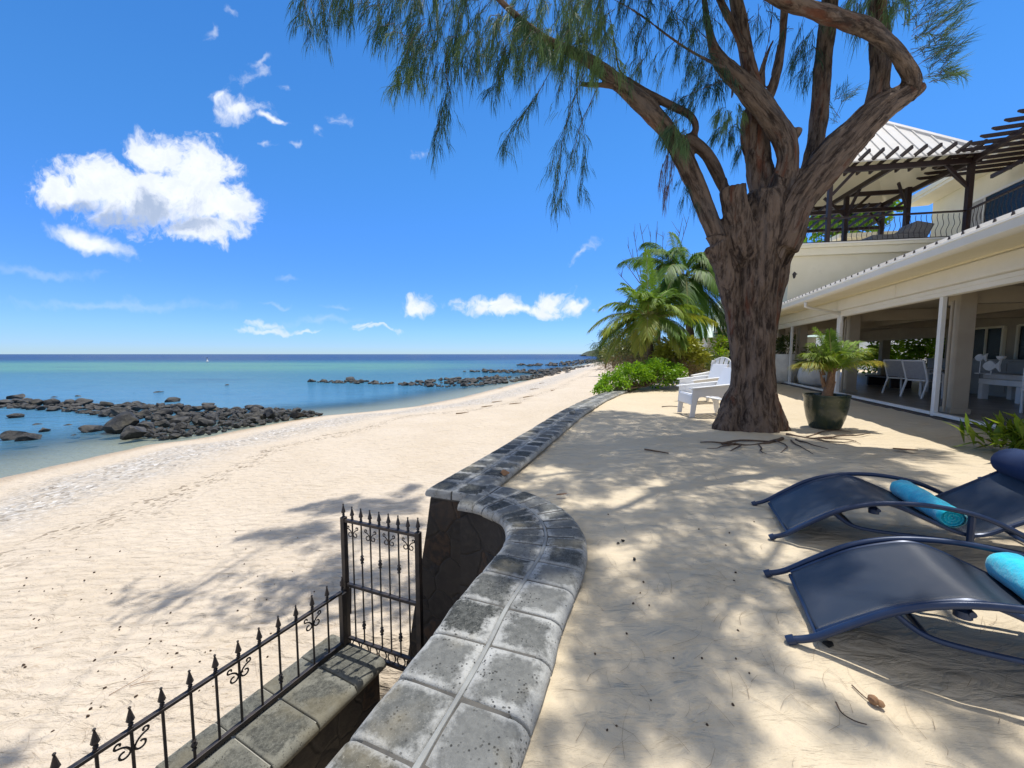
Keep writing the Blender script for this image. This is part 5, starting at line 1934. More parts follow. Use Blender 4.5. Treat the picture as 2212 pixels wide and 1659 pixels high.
# wicker lounge chair on the deck
sofa = thing('deck_sofa', 'grey wicker lounger on the upper deck behind the wavy railing', 'sofa', tuple(dv(1.35, .75, ZD)))
mb = MB()
dbox(mb, 1.0, 2.6, .45, 1.2, ZD + .10, ZD + .36)
mb.build('base', M['wicker'], sofa, bevel=.03)
mb = MB()
mb.prism([dv(1.75, .45, ZD + .36), dv(1.30, .45, ZD + .62), dv(1.18, .45, ZD + .80), dv(.62, .45, ZD + .66), dv(.86, .45, ZD + .10), dv(1.0, .45, ZD + .10), dv(1.0, .45, ZD + .36)], en * .75)
mb.build('backrest', M['wicker'], sofa, bevel=.02)


# ------------------------------------------------------------------ loungers and towels
def lounger_proto(name, label, W):
    """built at the origin: x runs from foot to head, y from the near rail to the far rail"""
    t = thing(name, label, 'sun lounger')
    arc = [(0, .018), (.08, .055), (.2, .150), (.35, .258), (.5, .325), (.65, .356), (.82, .364), (1.0, .342), (1.15, .285), (1.3, .195), (1.45, .10), (1.58, .02)]
    def sm(pts, k=6):
        P, _ = smooth_chain([Vector((a, 0, b)) for a, b in pts], [1] * len(pts), k)
        return P
    A = sm(arc)
    for y in (0, W):
        mb = MB()
        mb.tube([p + Vector((0, y, 0)) for p in A], .0155, 10)
        mb.lathe([(.021, -.012), (.021, .02), (.015, .022)], (0, y, .018), 10, axis=(-.8, 0, -.45))
        mb.build('arc_rail', M['frame'], t, smooth=True)
    ls = [(.10, .066), (.22, .158), (.36, .256), (.50, .320), (.58, .343), (.66, .332), (.78, .285), (.95, .215), (1.06, .215), (1.18, .29), (1.36, .42), (1.56, .57), (1.74, .73), (1.90, .90)]
    Ls = sm(ls, 7)
    g = .035
    rows = []
    for p in Ls:
        row = []
        for k in range(13):
            v = k / 12
            sag = -.016 * math.sin(math.pi * v)
            row.append(Vector((p.x, g + (W - 2 * g) * v, p.z + sag)))
        rows.append(row)
    mb = MB(); mb.grid(rows)
    o = mb.build('sling', M['sling'], t, smooth=True)
    sd = o.modifiers.new('thick', 'SOLIDIFY'); sd.thickness = .004
    for y in (g - .002, W - g + .002):
        mb = MB()
        mb.tube([p + Vector((0, y, -.004)) for p in Ls], .0125, 8)
        mb.build('sling_tube', M['frame'], t, smooth=True)
    for x, z in ((.10, .045), (.575, .285), (1.02, .19), (1.88, .885)):
        mb = MB()
        mb.tube([(x, .03, z), (x, W - .03, z)], .012, 8)
        mb.build('cross_bar', M['frame'], t, smooth=True)
    for y in (.012, W - .012):
        mb = MB()
        P, _ = smooth_chain([Vector(p) for p in ((.34, y, .235), (.44, y, .17), (.60, y, .155), (.95, y, .16), (1.25, y, .14), (1.42, y, .115))], [1] * 6, 6)
        mb.tube(P, .012, 8)
        mb.tube([(1.0, y, .345), (1.0, y, .165)], .017, 8)
        mb.tube([(1.42, y, .455), (1.30, y, .19)], .011, 8)
        mb.tube([(1.36, y, .42), (1.56, y, .035)], .013, 8)
        mb.build('lower_rail', M['frame'], t, smooth=True)
    for x, e, z in ((1.55, 0, .03), (.44, .012, .17)):
        mb = MB()
        mb.tube([(x, e, z), (x, W - e, z)], .012, 8)
        mb.build('base_bar', M['frame'], t, smooth=True)
    for y in (.06, W - .06):
        mb = MB()
        mb.lathe([(.004, -.035), (.028, -.028), (.028, .0), (.010, .012)], (.56, y, .285), 10)
        mb.build('glide', M['frame'], t, smooth=True)
    return t


def add_headroll(t, W):
    mb = MB()
    P = [Vector((1.50, W * .01, .535)), Vector((1.50, W * .08, .535)), Vector((1.50, W * .5, .535)), Vector((1.50, W * .92, .535)), Vector((1.50, W * .99, .535))]
    P, Rr = smooth_chain(P, [.07, .115, .12, .115, .07], 6)
    mb.tube(P, Rr, 18, flat=.85)
    o = mb.build('head_roll', M['pillow'], t, smooth=True)
    o.location = (0, 0, .02)
    mb = MB()
    mb.tube([(1.50, W * .3, .715), (1.70, W * .3, .70)], .012, 6)
    mb.tube([(1.50, W * .7, .715), (1.70, W * .7, .70)], .012, 6)
    mb.build('strap', M['pillow'], o)


def place_lounger(name, label, pn, pf, roll):
    a, b = gp(*pn), gp(*pf)
    w = (b - a)
    W = w.length
    t = lounger_proto(name, label, W)
    if roll:
        add_headroll(t, W)
    w.normalize()
    ang = math.atan2(-w.x, w.y)         # local y -> w
    t.location = (a.x, a.y, 0.004)
    t.rotation_euler = (0, 0, ang)
    return t, W


lo1, W1 = place_lounger('sun_lounger', 'navy sling sun lounger nearest the camera, cut by the right edge', (1710, 1392), (1660, 1246), True)
lo2, W2 = place_lounger('sun_lounger', 'navy sling sun lounger behind the nearest one, with a visible navy head roll', (1669, 1166), (1630, 1093), True)
lo1['group'] = lo2['group'] = 'sun loungers on the sand'


def towel(t, W, x, z, lab, r=.068, sk=.0):
    Mx = Matrix.Translation(t.location) @ Matrix.Rotation(t.rotation_euler.z, 4, 'Z')
    o = thing('rolled_towel', lab, 'towel', (0, 0, 0), 'turquoise towels on the loungers')
    mb = MB()
    n, m_ = 46, 30
    L_ = W * .90
    rows = []
    for i in range(n):
        v = i / (n - 1)
        y = (v - .5) * L_
        e = min(1, min(v, 1 - v) / .035)
        row = []
        for k in range(m_):
            a = 2 * math.pi * k / m_
            q = Vector((math.cos(a) * 2.2, y * 9, math.sin(a) * 2.2))
            rr_ = r * (1 + .06 * noise.noise(q) + .03 * noise.noise(q * 2.7) + .03 * math.sin(y * 7)) * (.80 + .20 * math.sqrt(max(0, 1 - (1 - e) ** 2)))
            if .2 < a < .5:
                rr_ += .008 * (1 - abs(a - .35) / .15)
            row.append(Vector((sk * y + rr_ * math.cos(a), y, rr_ * math.sin(a) * .92)))
        row.append(row[0])
        rows.append(row)
    mb.grid(rows)
    mb.build('roll', M['towel'], o, smooth=True, ang=0)
    for s in (-1, 1):                       # the wound ends
        mb = MB()
        pts = []
        for k in range(90):
            a = k * .24
            q = r * .90 * (1 - k / 96)
            pts.append((sk * s * L_ / 2 + q * math.cos(a), s * (L_ / 2 - .012 + .006 * (k % 2)), q * math.sin(a) * .92))
        mb.tube(pts, .0032, 5)
        mb.add([(sk * s * L_ / 2 + r * .84 * math.cos(a), s * (L_ / 2 - .018), r * .78 * math.sin(a)) for a in np.linspace(0, 2 * math.pi, 20)[:-1]], [tuple(range(19))])
        mb.build('wound_end', M['towel'], o, smooth=True)
    o.location = Mx @ Vector((x, W / 2, z))
    o.rotation_euler = (0, 0, t.rotation_euler.z)
    return o


towel(lo1, W1, .93, .30, 'bright turquoise rolled towel on the nearest lounger, cut by the right edge', .078)
towel(lo2, W2, .93, .292, 'turquoise rolled towel on the second lounger, fully in view', .072)


# ------------------------------------------------------------------ white resin garden chairs
def armchair(label, loc, rz, fan, S=1.15):
    """faces local -x; built at the origin then placed"""
    t = thing('garden_chair', label, 'chair', group='white resin garden chairs by the tree')
    D, W_, HA = .66, .62, .58
    for s in (-1, 1):
        y = s * W_ / 2
        # side panel with the legs cut out by an arch
        P = [(-D / 2 - .03, 0), (-D / 2 + .05, 0), (-D / 2 + .07, .24), (-D / 2 + .11, .34), (-.05, .375), (.10, .36), (D / 2 - .12, .31), (D / 2 - .05, .20), (D / 2 - .01, 0), (D / 2 + .06, 0), (D / 2 + .02, HA - .02), (-.02, HA - .07), (-D / 2 + .02, HA - .09 if not fan else HA - .02)]
        mb = MB()
        # an arch is concave: build it as strips between upper and lower outlines
        lowp = P[:10]
        xs = [p[0] for p in lowp]
        top = lambda x: np.interp(x, [-D / 2 - .03, -D / 2 + .02, -.02, D / 2 + .06], [HA - .10, HA - .09, HA - .06, HA - .01])
        rows = []
        for th in (0, .022):
            rows.append([[(x, y + s * (th - .022), z) for x, z in lowp], [(x + (.03 if i < 2 else (-.03 if i > 7 else 0)), y + s * (th - .022), float(top(x))) for i, (x, z) in enumerate(lowp)]])
        n = len(lowp)
        vs = rows[0][0] + rows[0][1] + rows[1][0] + rows[1][1]
        fs = []
        for i in range(n - 1):
            fs += [(i, i + 1, n + i + 1, n + i), (2 * n + i, 3 * n + i, 3 * n + i + 1, 2 * n + i + 1), (i, 2 * n + i, 2 * n + i + 1, i + 1), (n + i, n + i + 1, 3 * n + i + 1, 3 * n + i)]
        fs += [(0, n, 3 * n, 2 * n), (n - 1, 3 * n - 1, 4 * n - 1, 2 * n - 1)]
        mb.add(vs, fs)
        mb.build('side_panel', M['plastic'], t, bevel=.006)
        mb = MB()
        arm = [Vector((-D / 2 - .05, y, HA - .085)), Vector((-.02, y, HA - .045)), Vector((D / 2 + .06, y, HA + .0))]
        for a, b in zip(arm, arm[1:]):
            mb.bar(a, b, .095, .024)
        mb.build('armrest', M['plastic'], t, bevel=.01)
    mb = MB()
    for k in range(7):
        x = -D / 2 + .03 + k * .088
        z = .385 - .016 * k
        mb.box((x, 0, z), (.076, W_ - .046, .02), Matrix.Rotation(R(10), 3, 'Y'))
    mb.build('seat', M['plastic'], t, bevel=.006)
    mb = MB()
    mb.box((-D / 2 - .005, 0, .30), (.022, W_ - .048, .17))
    mb.build('front_apron', M['plastic'], t, bevel=.008)
    mb = MB()
    if fan:
        for k in range(5):
            u = (k - 2) / 2
            y0, y1 = u * .19, u * .27
            x0, z0, x1, z1 = D / 2 - .12, .30, D / 2 + .14, .98 - .07 * u * u
            mb.hexa([(x0, y0 - .040, z0), (x0 + .02, y0 - .040, z0), (x0 + .02, y0 + .040, z0), (x0, y0 + .040, z0), (x1, y1 - .056, z1), (x1 + .02, y1 - .056, z1), (x1 + .02, y1 + .056, z1), (x1, y1 + .056, z1)])
        ring = [Vector((D / 2 + .14 + .012, .33 * math.sin(a) * .96, .72 + .27 * math.cos(a))) for a in np.linspace(-1.25, 1.25, 17)]
        ring = [Vector((p.x - (.98 - p.z) * .38, p.y, p.z)) for p in ring]
        mb.tube(ring, .017, 8)
    else:
        mb.prism([(D / 2 - .13, -W_ / 2 + .03, .29), (D / 2 - .09, -W_ / 2 + .03, .29), (D / 2 + .15, -W_ / 2 + .05, .84), (D / 2 + .11, -W_ / 2 + .05, .845)], (0, W_ - .08, 0))
    mb.build('backrest', M['plastic'], t, bevel=.008)
    t.location = loc
    t.rotation_euler = (0, 0, rz)
    t.scale = (S, S, S)
    return t


armchair('white resin low back chair closest to the trunk, seen from its side', (4.12, 8.22, 0), R(-4), False, 1.2)
armchair('white resin low back chair standing left of and behind the one closest to the trunk', (5.12, 10.45, 0), R(4), False, 1.22)
armchair('white fan back chair fully visible in front of the shrubs', (6.55, 12.7, 0), R(28), True, 1.2)
armchair('white fan back chair half hidden by the trunk', (7.75, 13.4, 0), R(28), True, 1.2)


# ------------------------------------------------------------------ veranda furniture
def dining_chair(label, loc, rz, S=1.0):
    """faces local +y; its back is at -y"""
    t = thing('dining_chair', label, 'chair', group='white dining chairs on the veranda')
    for s in (-1, 1):
        x = s * .25
        mb = MB()
        mb.tube([(x * 1.02, -.34, 0), (x, -.20, .44), (x, -.23, .58), (x * 1.02, -.36, .97)], .024, 8)
        mb.tube([(x, .24, 0), (x, .22, .63), (x, .18, .655), (x, -.24, .64)], .022, 8)
        mb.build('side_frame', M['white'], t, smooth=True)
    for z, y in ((.455, -.20), (.965, -.355), (.43, .22)):
        mb = MB()
        mb.tube([(-.25, y, z), (.25, y, z)], .021, 8)
        mb.build('cross_rail', M['white'], t, smooth=True)
    mb = MB()
    mb.hexa([(-.23, -.225, .50), (.23, -.225, .50), (.23, -.21, .50), (-.23, -.21, .50), (-.23, -.36, .95), (.23, -.36, .95), (.23, -.345, .95), (-.23, -.345, .95)])
    mb.build('backrest', M['grey'], t)
    mb = MB()
    mb.box((0, .02, .45), (.46, .44, .02))
    mb.build('seat', M['grey'], t)
    t.location = loc
    t.rotation_euler = (0, 0, rz)
    t.scale = (S, S, S)
    return t


c1 = gp(1949, 851, .05)
c2 = gp(1993, 859, .05)
dirv = math.atan2(fnv.y, fnv.x) - R(90)
dining_chair('white dining chair with grey mesh back, left one of the pair at the table', (c1.x + .05, c1.y + .05, .05), dirv + R(24), 1.1)
dining_chair('white dining chair with grey mesh back, right one of the pair beside the white post', (c2.x + .05, c2.y + .05, .05), dirv + R(24), 1.1)
tb = gp(2040, 848, .05)
dt = thing('dining_table', 'white dining table just behind the two mesh chairs', 'table', (tb.x + .35, tb.y + .9, .05), rz=YR)
mb = MB(); mb.box((tb.x + .35, tb.y + .9, .80), (1.7, .9, .035)); mb.build('tabletop', M['white'], dt, bevel=.008)
for sx in (-.78, .78):
    for sy in (-.38, .38):
        mb = MB(); mb.box((tb.x + .35 + sx, tb.y + .9 + sy, .415), (.06, .06, .73)); mb.build('leg', M['white'], dt)

b0 = gp(2122, 862, .05)
bs, bdp = (b0 - FA).dot(ft), (b0 - FA).dot(fnv)
bench = thing('daybed', 'long white daybed with a pale cushion in front of the counter', 'daybed', tuple(b0))
mb = MB(); fbox(mb, bs - 2.4, bs + .2, bdp, bdp + .75, .47, .62); mb.build('seat_frame', M['white'], bench, bevel=.01)
mb = MB(); fbox(mb, bs - 2.36, bs + .12, bdp + .03, bdp + .72, .623, .77); mb.build('cushion', M['cushion'], bench, bevel=.03)
for a in (bs + .05, bs - 1.15, bs - 2.35):
    for d_ in (bdp + .005, bdp + .6):
        mb = MB(); fbox(mb, a, a + .14, d_, d_ + .14, .05, .468); mb.build('leg', M['white'], bench, bevel=.006)


def fish(label, px, py, D_, L_, flip=1, stand=None):
    c = at(px, py, D_)
    t = thing('fish_ornament', label, 'ornament', tuple(c), 'white fish ornaments by the counter')
    ax_ = -ft * flip
    def outline(z0, z1, pts):
        return [c + ax_ * (x * L_) + UP * (z * L_) - fnv * .02 for x, z in pts]
    body = [(-.5 + .0, 0), (-.42, .11), (-.25, .22), (-.05, .27), (.12, .20), (.27, .07), (.27, -.05), (.10, -.17), (-.08, -.23), (-.28, -.19), (-.43, -.09)]
    mb = MB(); mb.prism(outline(0, 0, body), fnv * .04); mb.build('body', M['white'], t, bevel=.01)
    tail_ = [(.25, .06), (.40, .20), (.52, .30), (.45, .05), (.50, -.24), (.38, -.14), (.25, -.04)]
    mb = MB(); mb.prism(outline(0, 0, tail_), fnv * .034); mb.build('tail', M['white'], t)
    if stand is not None:
        mb = MB(); mb.tube([c - UP * .15 * L_, Vector((c.x, c.y, stand))], .012, 6); mb.box((c.x, c.y, stand + .012), (.16, .1, .024)); mb.build('stand', M['white'], t)
    return t


dfish = (fv(bs - .6, bdp + .35, 0)).y
fish('smaller white fish ornament, upper left of the two', 2119, 773, dfish + .45, .40, stand=.772)
fish('larger white fish ornament, lower right of the two', 2142, 791, dfish, .55, stand=.772)
vp = at(2166, 745, fv(bs - 1.0, 4.35, 0).y)
vase = thing('shell_vase', 'small white shell shaped vase standing on the counter', 'vase', (vp.x, vp.y, 1.152))
mb = MB(); mb.lathe([(.03, 0), (.05, .02), (.08, .06), (.085, .10), (.07, .10), (.04, .04), (.01, .02)], (vp.x, vp.y, 1.152), 16); mb.build('bowl', M['potwhite'], vase, smooth=True)
# white frame chair at the right edge
wc = gp(2195, 892, .05)
ch = thing('veranda_chair', 'white tubular frame chair at the right edge beyond the strap leaves', 'chair', (wc.x + .1, wc.y, .05))
mb = MB()
for o_ in (0, .55):
    b_ = Vector((wc.x + .1, wc.y, .05)) + fnv * o_
    mb.tube([b_, b_ + UP * .95, b_ + UP * 1.03 + ft * -.06, b_ + UP * 1.05 + ft * -.14, b_ + UP * 1.05 + ft * -.62, b_ + UP * 1.0 + ft * -.70, b_ + ft * -.72], .024, 8)
mb.build('side_frame', M['white'], ch, smooth=True)
mb = MB()
b_ = Vector((wc.x + .1, wc.y, .05))
mb.bar(b_ + UP * .50, b_ + UP * .50 + ft * -.72, .03, .05); mb.bar(b_ + fnv * .55 + UP * .50, b_ + fnv * .55 + UP * .50 + ft * -.72, .03, .05)
mb.build('seat_rail', M['white'], ch)
mb = MB()
mb.hexa([b_ + UP * .42, b_ + UP * .42 + ft * -.70, b_ + UP * .42 + ft * -.70 + fnv * .55, b_ + UP * .42 + fnv * .55, b_ + UP * .52, b_ + UP * .52 + ft * -.70, b_ + UP * .52 + ft * -.70 + fnv * .55, b_ + UP * .52 + fnv * .55])
mb.build('cushion', M['pillow'], ch, bevel=.02)
# low dark bench deep in the veranda
lb = gp(1893, 834, .05)
ls_, ld_ = (lb - FA).dot(ft), (lb - FA).dot(fnv)
lowb = thing('low_bench', 'low dark coffee table deep inside the veranda, left of the dining chairs', 'table', tuple(lb))
mb = MB(); fbox(mb, ls_ - .9, ls_ + .9, ld_, ld_ + .7, .40, .46); mb.build('tabletop', M['wood'], lowb)
for a in (ls_ - .85, ls_ + .75):
    mb = MB(); fbox(mb, a, a + .1, ld_ + .05, ld_ + .65, .05, .398); mb.build('leg', M['wood'], lowb)


# ------------------------------------------------------------------ plants
class Leaves:
    """folded blades: each leaf is two triangles/quads either side of a midrib"""
    def __init__(s):
        s.V, s.Q, s.C = [], [], []

    def leaf(s, p, d, n, L_, W, c, droop=.25):
        p, d = Vector(p), Vector(d).normalized()
        n = Vector(n)
        side = d.cross(n)
        if side.length < 1e-4:
            side = d.orthogonal()
        side.normalize()
        nn = side.cross(d)
        o = len(s.V)
        g = Vector((0, 0, -1)) * droop * L_
        m_ = p + d * L_ * .5 + g * .25
        t = p + d * L_ + g
        for q in (p, m_ + side * W * .5 + nn * W * .12, t, m_ - side * W * .5 + nn * W * .12, m_):
            s.V.append(tuple(q))
            s.C.append(c)
        s.Q += [(o, o + 4, o + 1), (o + 4, o + 2, o + 1), (o, o + 3, o + 4), (o + 3, o + 2, o + 4)]

    def build(s, name, m, parent):
        return np_mesh(name, s.V, tris=s.Q, mat=m, cols=s.C, parent=parent)


def rv():
    return Vector((random.gauss(0, 1), random.gauss(0, 1), random.gauss(0, 1))).normalized()


def blob(lv, c, r, n, L_, W, tone, alt=0.0, clump=.35, seed=0):
    c, r = Vector(c), Vector(r)
    k = 0
    while k < n:
        v = rv()
        q = random.random() ** .45
        if v.z < -.35 and random.random() < .7:
            continue
        bump_ = 1 + clump * noise.noise(Vector((v.x * 2.4 + seed, v.y * 2.4, v.z * 2.4)))
        p = c + Vector((v.x * r.x, v.y * r.y, v.z * r.z)) * q * bump_
        if noise.noise(p * 2.2 / max(r.x, .4) + Vector((seed, 0, 0))) < -.22:
            k += .35
            continue
        d = (v + rv() * .8 + Vector((0, 0, .25))).normalized()
        t = min(1, max(0, tone + .30 * noise.noise(p * 2.6) + random.gauss(0, .15)))
        lv.leaf(p, d, v + rv() * .7, L_ * random.uniform(.6, 1.25), W * random.uniform(.7, 1.2), (t, alt * max(0, random.gauss(.5, .4)), 0, 1))
        k += 1


def stems(mb, c, r, n, rad=.012, base=None):
    base = Vector(base if base is not None else (c[0], c[1], c[2] - r[2]))
    for _ in range(n):
        v = rv()
        v.z = abs(v.z)
        e = Vector(c) + Vector((v.x * r[0], v.y * r[1], v.z * r[2])) * .75
        m_ = base.lerp(e, .5) + Vector((random.gauss(0, .08), random.gauss(0, .08), 0))
        mb.tube([base + Vector((random.gauss(0, .06), random.gauss(0, .06), 0)), m_, e], [rad, rad * .7, rad * .3], 5)


def shrub(name, label, blobs, m, base, n_leaf, L_, W, tone, alt=0.0, ns=14, group=None, cat='shrub'):
    t = thing(name, label, cat, base, group)
    lv = Leaves()
    mb = MB()
    for i, (c, r) in enumerate(blobs):
        blob(lv, c, r, int(n_leaf * r[0] * r[2]), L_, W, tone, alt, seed=i * 3.1)
        stems(mb, c, r, ns, base=base)
    lv.build('foliage', m, t)
    if m != M['straw']:
        mb.build('stem', M['twig'], t, smooth=True)
    return t


def frond(lv, mb, base, d, L_, droop, n=46, leaf=.55, W=.028, tone=.4, alt=0.0, twist=0.0, vee=.55, rr_=.018, hang=.35):
    """a feather palm frond: arching rachis with leaflets on both sides"""
    d = Vector(d).normalized()
    base = Vector(base)
    P = []
    for k in range(15):
        t = k / 14
        P.append(base + d * (L_ * t * (1 - .12 * droop * t)) + Vector((0, 0, -droop * L_ * t ** 2.1 * .62)))
    mb.tube(P, [rr_ * (1 - .85 * k / 14) + .002 for k in range(15)], 6)
    for k in range(n):
        t = .14 + .86 * (k / (n - 1))
        f_ = t * 14
        i = min(int(f_), 13)
        p = P[i].lerp(P[i + 1], f_ - i)
        ax_ = (P[min(i + 1, 14)] - P[max(i, 0)]).normalized()
        sd = ax_.cross(Vector((0, 0, 1)))
        if sd.length < .1:
            sd = ax_.orthogonal()
        sd.normalize()
        upn = sd.cross(ax_)
        le = leaf * (math.sin(math.pi * (.12 + .80 * t)) ** .7) * random.uniform(.85, 1.1)
        for s in (-1, 1):
            dd = (sd * s * (1 - .35 * t) + ax_ * (.55 + .7 * t) + upn * (vee * random.uniform(.3, 1))).normalized()
            c = (min(1, max(0, tone + random.gauss(0, .12))), alt * min(1, max(0, random.gauss(.6, .3) + (t - .5) * .6)), 0, 1)
            lv.leaf(p, dd, upn + Vector((0, 0, .3)), le, W * random.uniform(.8, 1.2), c, hang + random.uniform(0, .35))


def palm_tree(name, label, base, top, trunk_r, fronds, coconuts=0, group=None):
    t = thing(name, label, 'palm tree', tuple(base), group)
    mb = MB()
    P, Rr = smooth_chain([Vector(base) - UP * .1, Vector(base).lerp(Vector(top), .35) + Vector((.05, 0, 0)), Vector(base).lerp(Vector(top), .7), Vector(top)], [trunk_r * 1.35, trunk_r * 1.05, trunk_r, trunk_r * .95], 10)
    Rr = [r * (1 + .07 * (k % 2)) for k, r in enumerate(Rr)]
    mb.tube(P, Rr, 14)
    mb.build('trunk', M['palmtrunk'], t, smooth=True)
    lv, mr = Leaves(), MB()
    for f_ in fronds:
        frond(lv, mr, Vector(top) + Vector(f_['d']).normalized() * .12, **f_)
    lv.build('fronds', M['palm'], t)
    mr.build('rachis', M['rachis'], t, smooth=True)
    for k in range(coconuts):
        a = k * 1.9
        c = Vector(top) + Vector((.28 * math.cos(a) - .05, -.25 - .12 * abs(math.sin(a)), -.15 - .14 * (k % 4)))
        mb = MB(); mb.lathe([(.01, -.13), (.07, -.10), (.105, -.02), (.095, .06), (.05, .11), (.008, .13)], c, 10)
        mb.build('coconut', M['coconut'], t, smooth=True)
    return t


M['rachis'] = simple('palm midrib', (0.30, 0.30, 0.07), (0.24, 0.20, 0.06), 5, 0.5)

# near coconut palm
nb, ntp = gp(1406, 800), None
nb = Vector((at(1406, 778, 16).x, 16.0, .3))
ntp = at(1400, 690, 16)
fr = []
for az, el, L_, dr, tn, al in ((95, 84, 3.0, .10, .85, 0.00), (70, 74, 2.8, .2, .75, 0.00), (150, 66, 2.6, .5, .45, 0.00), (200, 58, 2.6, .6, .5, 0.00), (20, 62, 2.5, .6, .45, 0.00), (-30, 55, 2.4, .7, .4, 0.00), (240, 55, 2.4, .7, .5, 0.06), (180, 42, 2.7, .75, .55, 0.12),
                               (165, 25, 2.7, .85, .6, 0.36), (205, 20, 2.5, .9, .65, 0.42), (-10, 38, 2.6, .75, .6, 0.12), (-5, 18, 2.8, .55, .95, 0.48), (15, 30, 2.5, .8, .4, 0.06), (-60, 40, 2.2, .9, .5, 0.18), (-110, 50, 2.0, .8, .55, 0.18), (250, 20, 2.1, 1.1, .4, 0.42),
                               (-70, 5, 2.0, 1.2, .35, 0.48), (190, -5, 1.9, 1.2, .35, 0.54), (-20, -10, 1.9, 1.2, .3, 0.48), (-120, 0, 1.7, 1.2, .3, 0.54), (60, 45, 2.5, .7, .3, 0.00), (120, 45, 2.5, .7, .3, 0.00)):
    a, e = R(az), R(el)
    fr.append(dict(d=(math.cos(a) * math.cos(e), math.sin(a) * math.cos(e), math.sin(e)), L_=L_, droop=dr, tone=min(1, tn + .2), alt=al * 1.3, n=96, leaf=.66, W=.040, vee=.35))
for k in range(12):
    a, e = random.uniform(0, 6.28), R(random.uniform(0, 70))
    fr.append(dict(d=(math.cos(a) * math.cos(e), math.sin(a) * math.cos(e), math.sin(e)), L_=random.uniform(1.7, 2.3), droop=random.uniform(.7, 1.1), tone=random.uniform(.15, .6), alt=random.uniform(0, .2), n=96, leaf=.62, W=.04, vee=.3))
palm_tree('coconut_palm', 'shorter yellow green coconut palm with coconuts, nearer the beach', nb, ntp, .13, fr, 9)
# taller palm behind it
bb = Vector((at(1500, 790, 20).x, 20.0, 0))
btp = at(1478, 602, 20)
fr = []
for az, el, L_, dr, tn in ((110, 75, 3.2, .5, .3), (80, 66, 3.4, .7, .35), (160, 62, 3.6, .7, .2), (170, 42, 3.7, .75, .2), (200, 50, 3.4, .8, .25), (140, 50, 3.5, .8, .2), (30, 60, 3.2, .8, .35), (5, 45, 3.2, .85, .3), (-20, 30, 3.3, 1.0, .15), (-40, 48, 3.0, 1.0, .25),
                           (-10, 5, 3.2, 1.15, .1), (10, -15, 3.0, 1.2, .06), (-50, -10, 2.9, 1.2, .08), (-25, -30, 2.8, 1.1, .05), (230, 30, 3.0, 1.0, .2), (195, 15, 3.2, 1.1, .15), (250, 0, 2.8, 1.2, .1), (-80, 25, 2.6, 1.2, .2), (-100, -5, 2.6, 1.2, .1), (60, 30, 3.0, 1.0, .2), (45, -10, 2.8, 1.2, .08), (-60, -35, 2.6, 1.0, .06)):
    a, e = R(az), R(el)
    fr.append(dict(d=(math.cos(a) * math.cos(e), math.sin(a) * math.cos(e), math.sin(e)), L_=L_ * 1.2, droop=dr * .9, tone=tn + .12, n=110, leaf=.95, W=.042, vee=.2, hang=.5))
for k in range(14):
    a, e = random.uniform(0, 6.28), R(random.uniform(-25, 75))
    fr.append(dict(d=(math.cos(a) * math.cos(e), math.sin(a) * math.cos(e), math.sin(e)), L_=random.uniform(2.4, 3.4), droop=random.uniform(.7, 1.1), tone=random.uniform(.05, .4), n=100, leaf=.9, W=.042, vee=.2, hang=.5))
palm_tree('coconut_palm', 'taller dark green coconut palm behind the shorter one, fronds hanging low', bb, btp, .17, fr, 3)

# shrubs along the end of the terrace
def B(px, py, Yq, rx, ry, rz):
    p = at(px, py, Yq)
    return ((p.x, p.y, p.z), (rx, ry, rz))


shrub('green_shrub', 'bright green ground shrub spilling over the end of the sea wall', [B(1420, 806, 14.2, .78, .7, .52), B(1368, 812, 13.8, .7, .6, .46), B(1325, 828, 13.2, .5, .5, .38), B(1302, 842, 12.6, .28, .35, .24), B(1452, 808, 14.2, .5, .5, .42)], M['bush'], tuple(at(1390, 835, 13.6)), 8000, .10, .065, .6, .2)
shrub('ochre_shrub', 'round ochre and green shrub between the palms and the garden chairs', [B(1468, 758, 15.2, .85, .8, 0.62), B(1440, 775, 15.4, .5, .5, 0.40), B(1495, 770, 15.4, .5, .6, .5)], M['ochre'], tuple(at(1470, 800, 15.2)), 3800, .18, .08, .75, .15)
shrub('dry_tussock', 'tan dry grass tussock below the ochre shrub', [B(1465, 795, 14.9, .55, .4, 0.37), B(1500, 808, 14.7, .3, .3, .3)], M['straw'], tuple(at(1470, 815, 14.9)), 3000, .38, .012, .5, .3, cat='dry grass')
shrub('dry_tussock', 'brown dry tussock under the shorter palm, left of its trunk', [B(1385, 785, 16.2, .6, .5, 0.35), B(1345, 795, 16.0, .5, .4, .32)], M['straw'], tuple(at(1385, 800, 16.2)), 2600, .36, .012, .35, .5, cat='dry grass')
shrub('yellow_shrub', 'bright yellow leaved shrub just left of the trunk', [B(1556, 742, 17.5, .45, .4, 0.35), B(1548, 768, 17.0, .5, .4, .4)], M['bush'], tuple(at(1552, 790, 17.3)), 2600, .15, .06, .95, .85)
shrub('leafy_shrub', 'mid green leafy shrub behind the garden chairs', [B(1535, 790, 16.2, .65, .5, 0.45), B(1508, 795, 16.0, .4, .4, .4)], M['olive'], tuple(at(1530, 805, 16.2)), 2600, .16, .05, .75, .2)
shrub('coastal_scrub', 'olive scrub under the shorter palm, along the top of the beach', [B(1360, 752, 22, 1.3, 1, 0.80), B(1335, 768, 24, 1.1, 1, 0.60), B(1400, 760, 21, .9, 1, .6)], M['olive'], tuple(at(1360, 785, 22)), 1500, .22, .09, .55, .5)
shrub('coastal_scrub', 'grey brown twiggy scrub left of the bright green shrub', [B(1335, 790, 19, .8, .8, 0.45), B(1318, 798, 18.0, .5, .5, .3)], M['straw'], tuple(at(1335, 803, 19)), 1500, .25, .016, .3, .6)


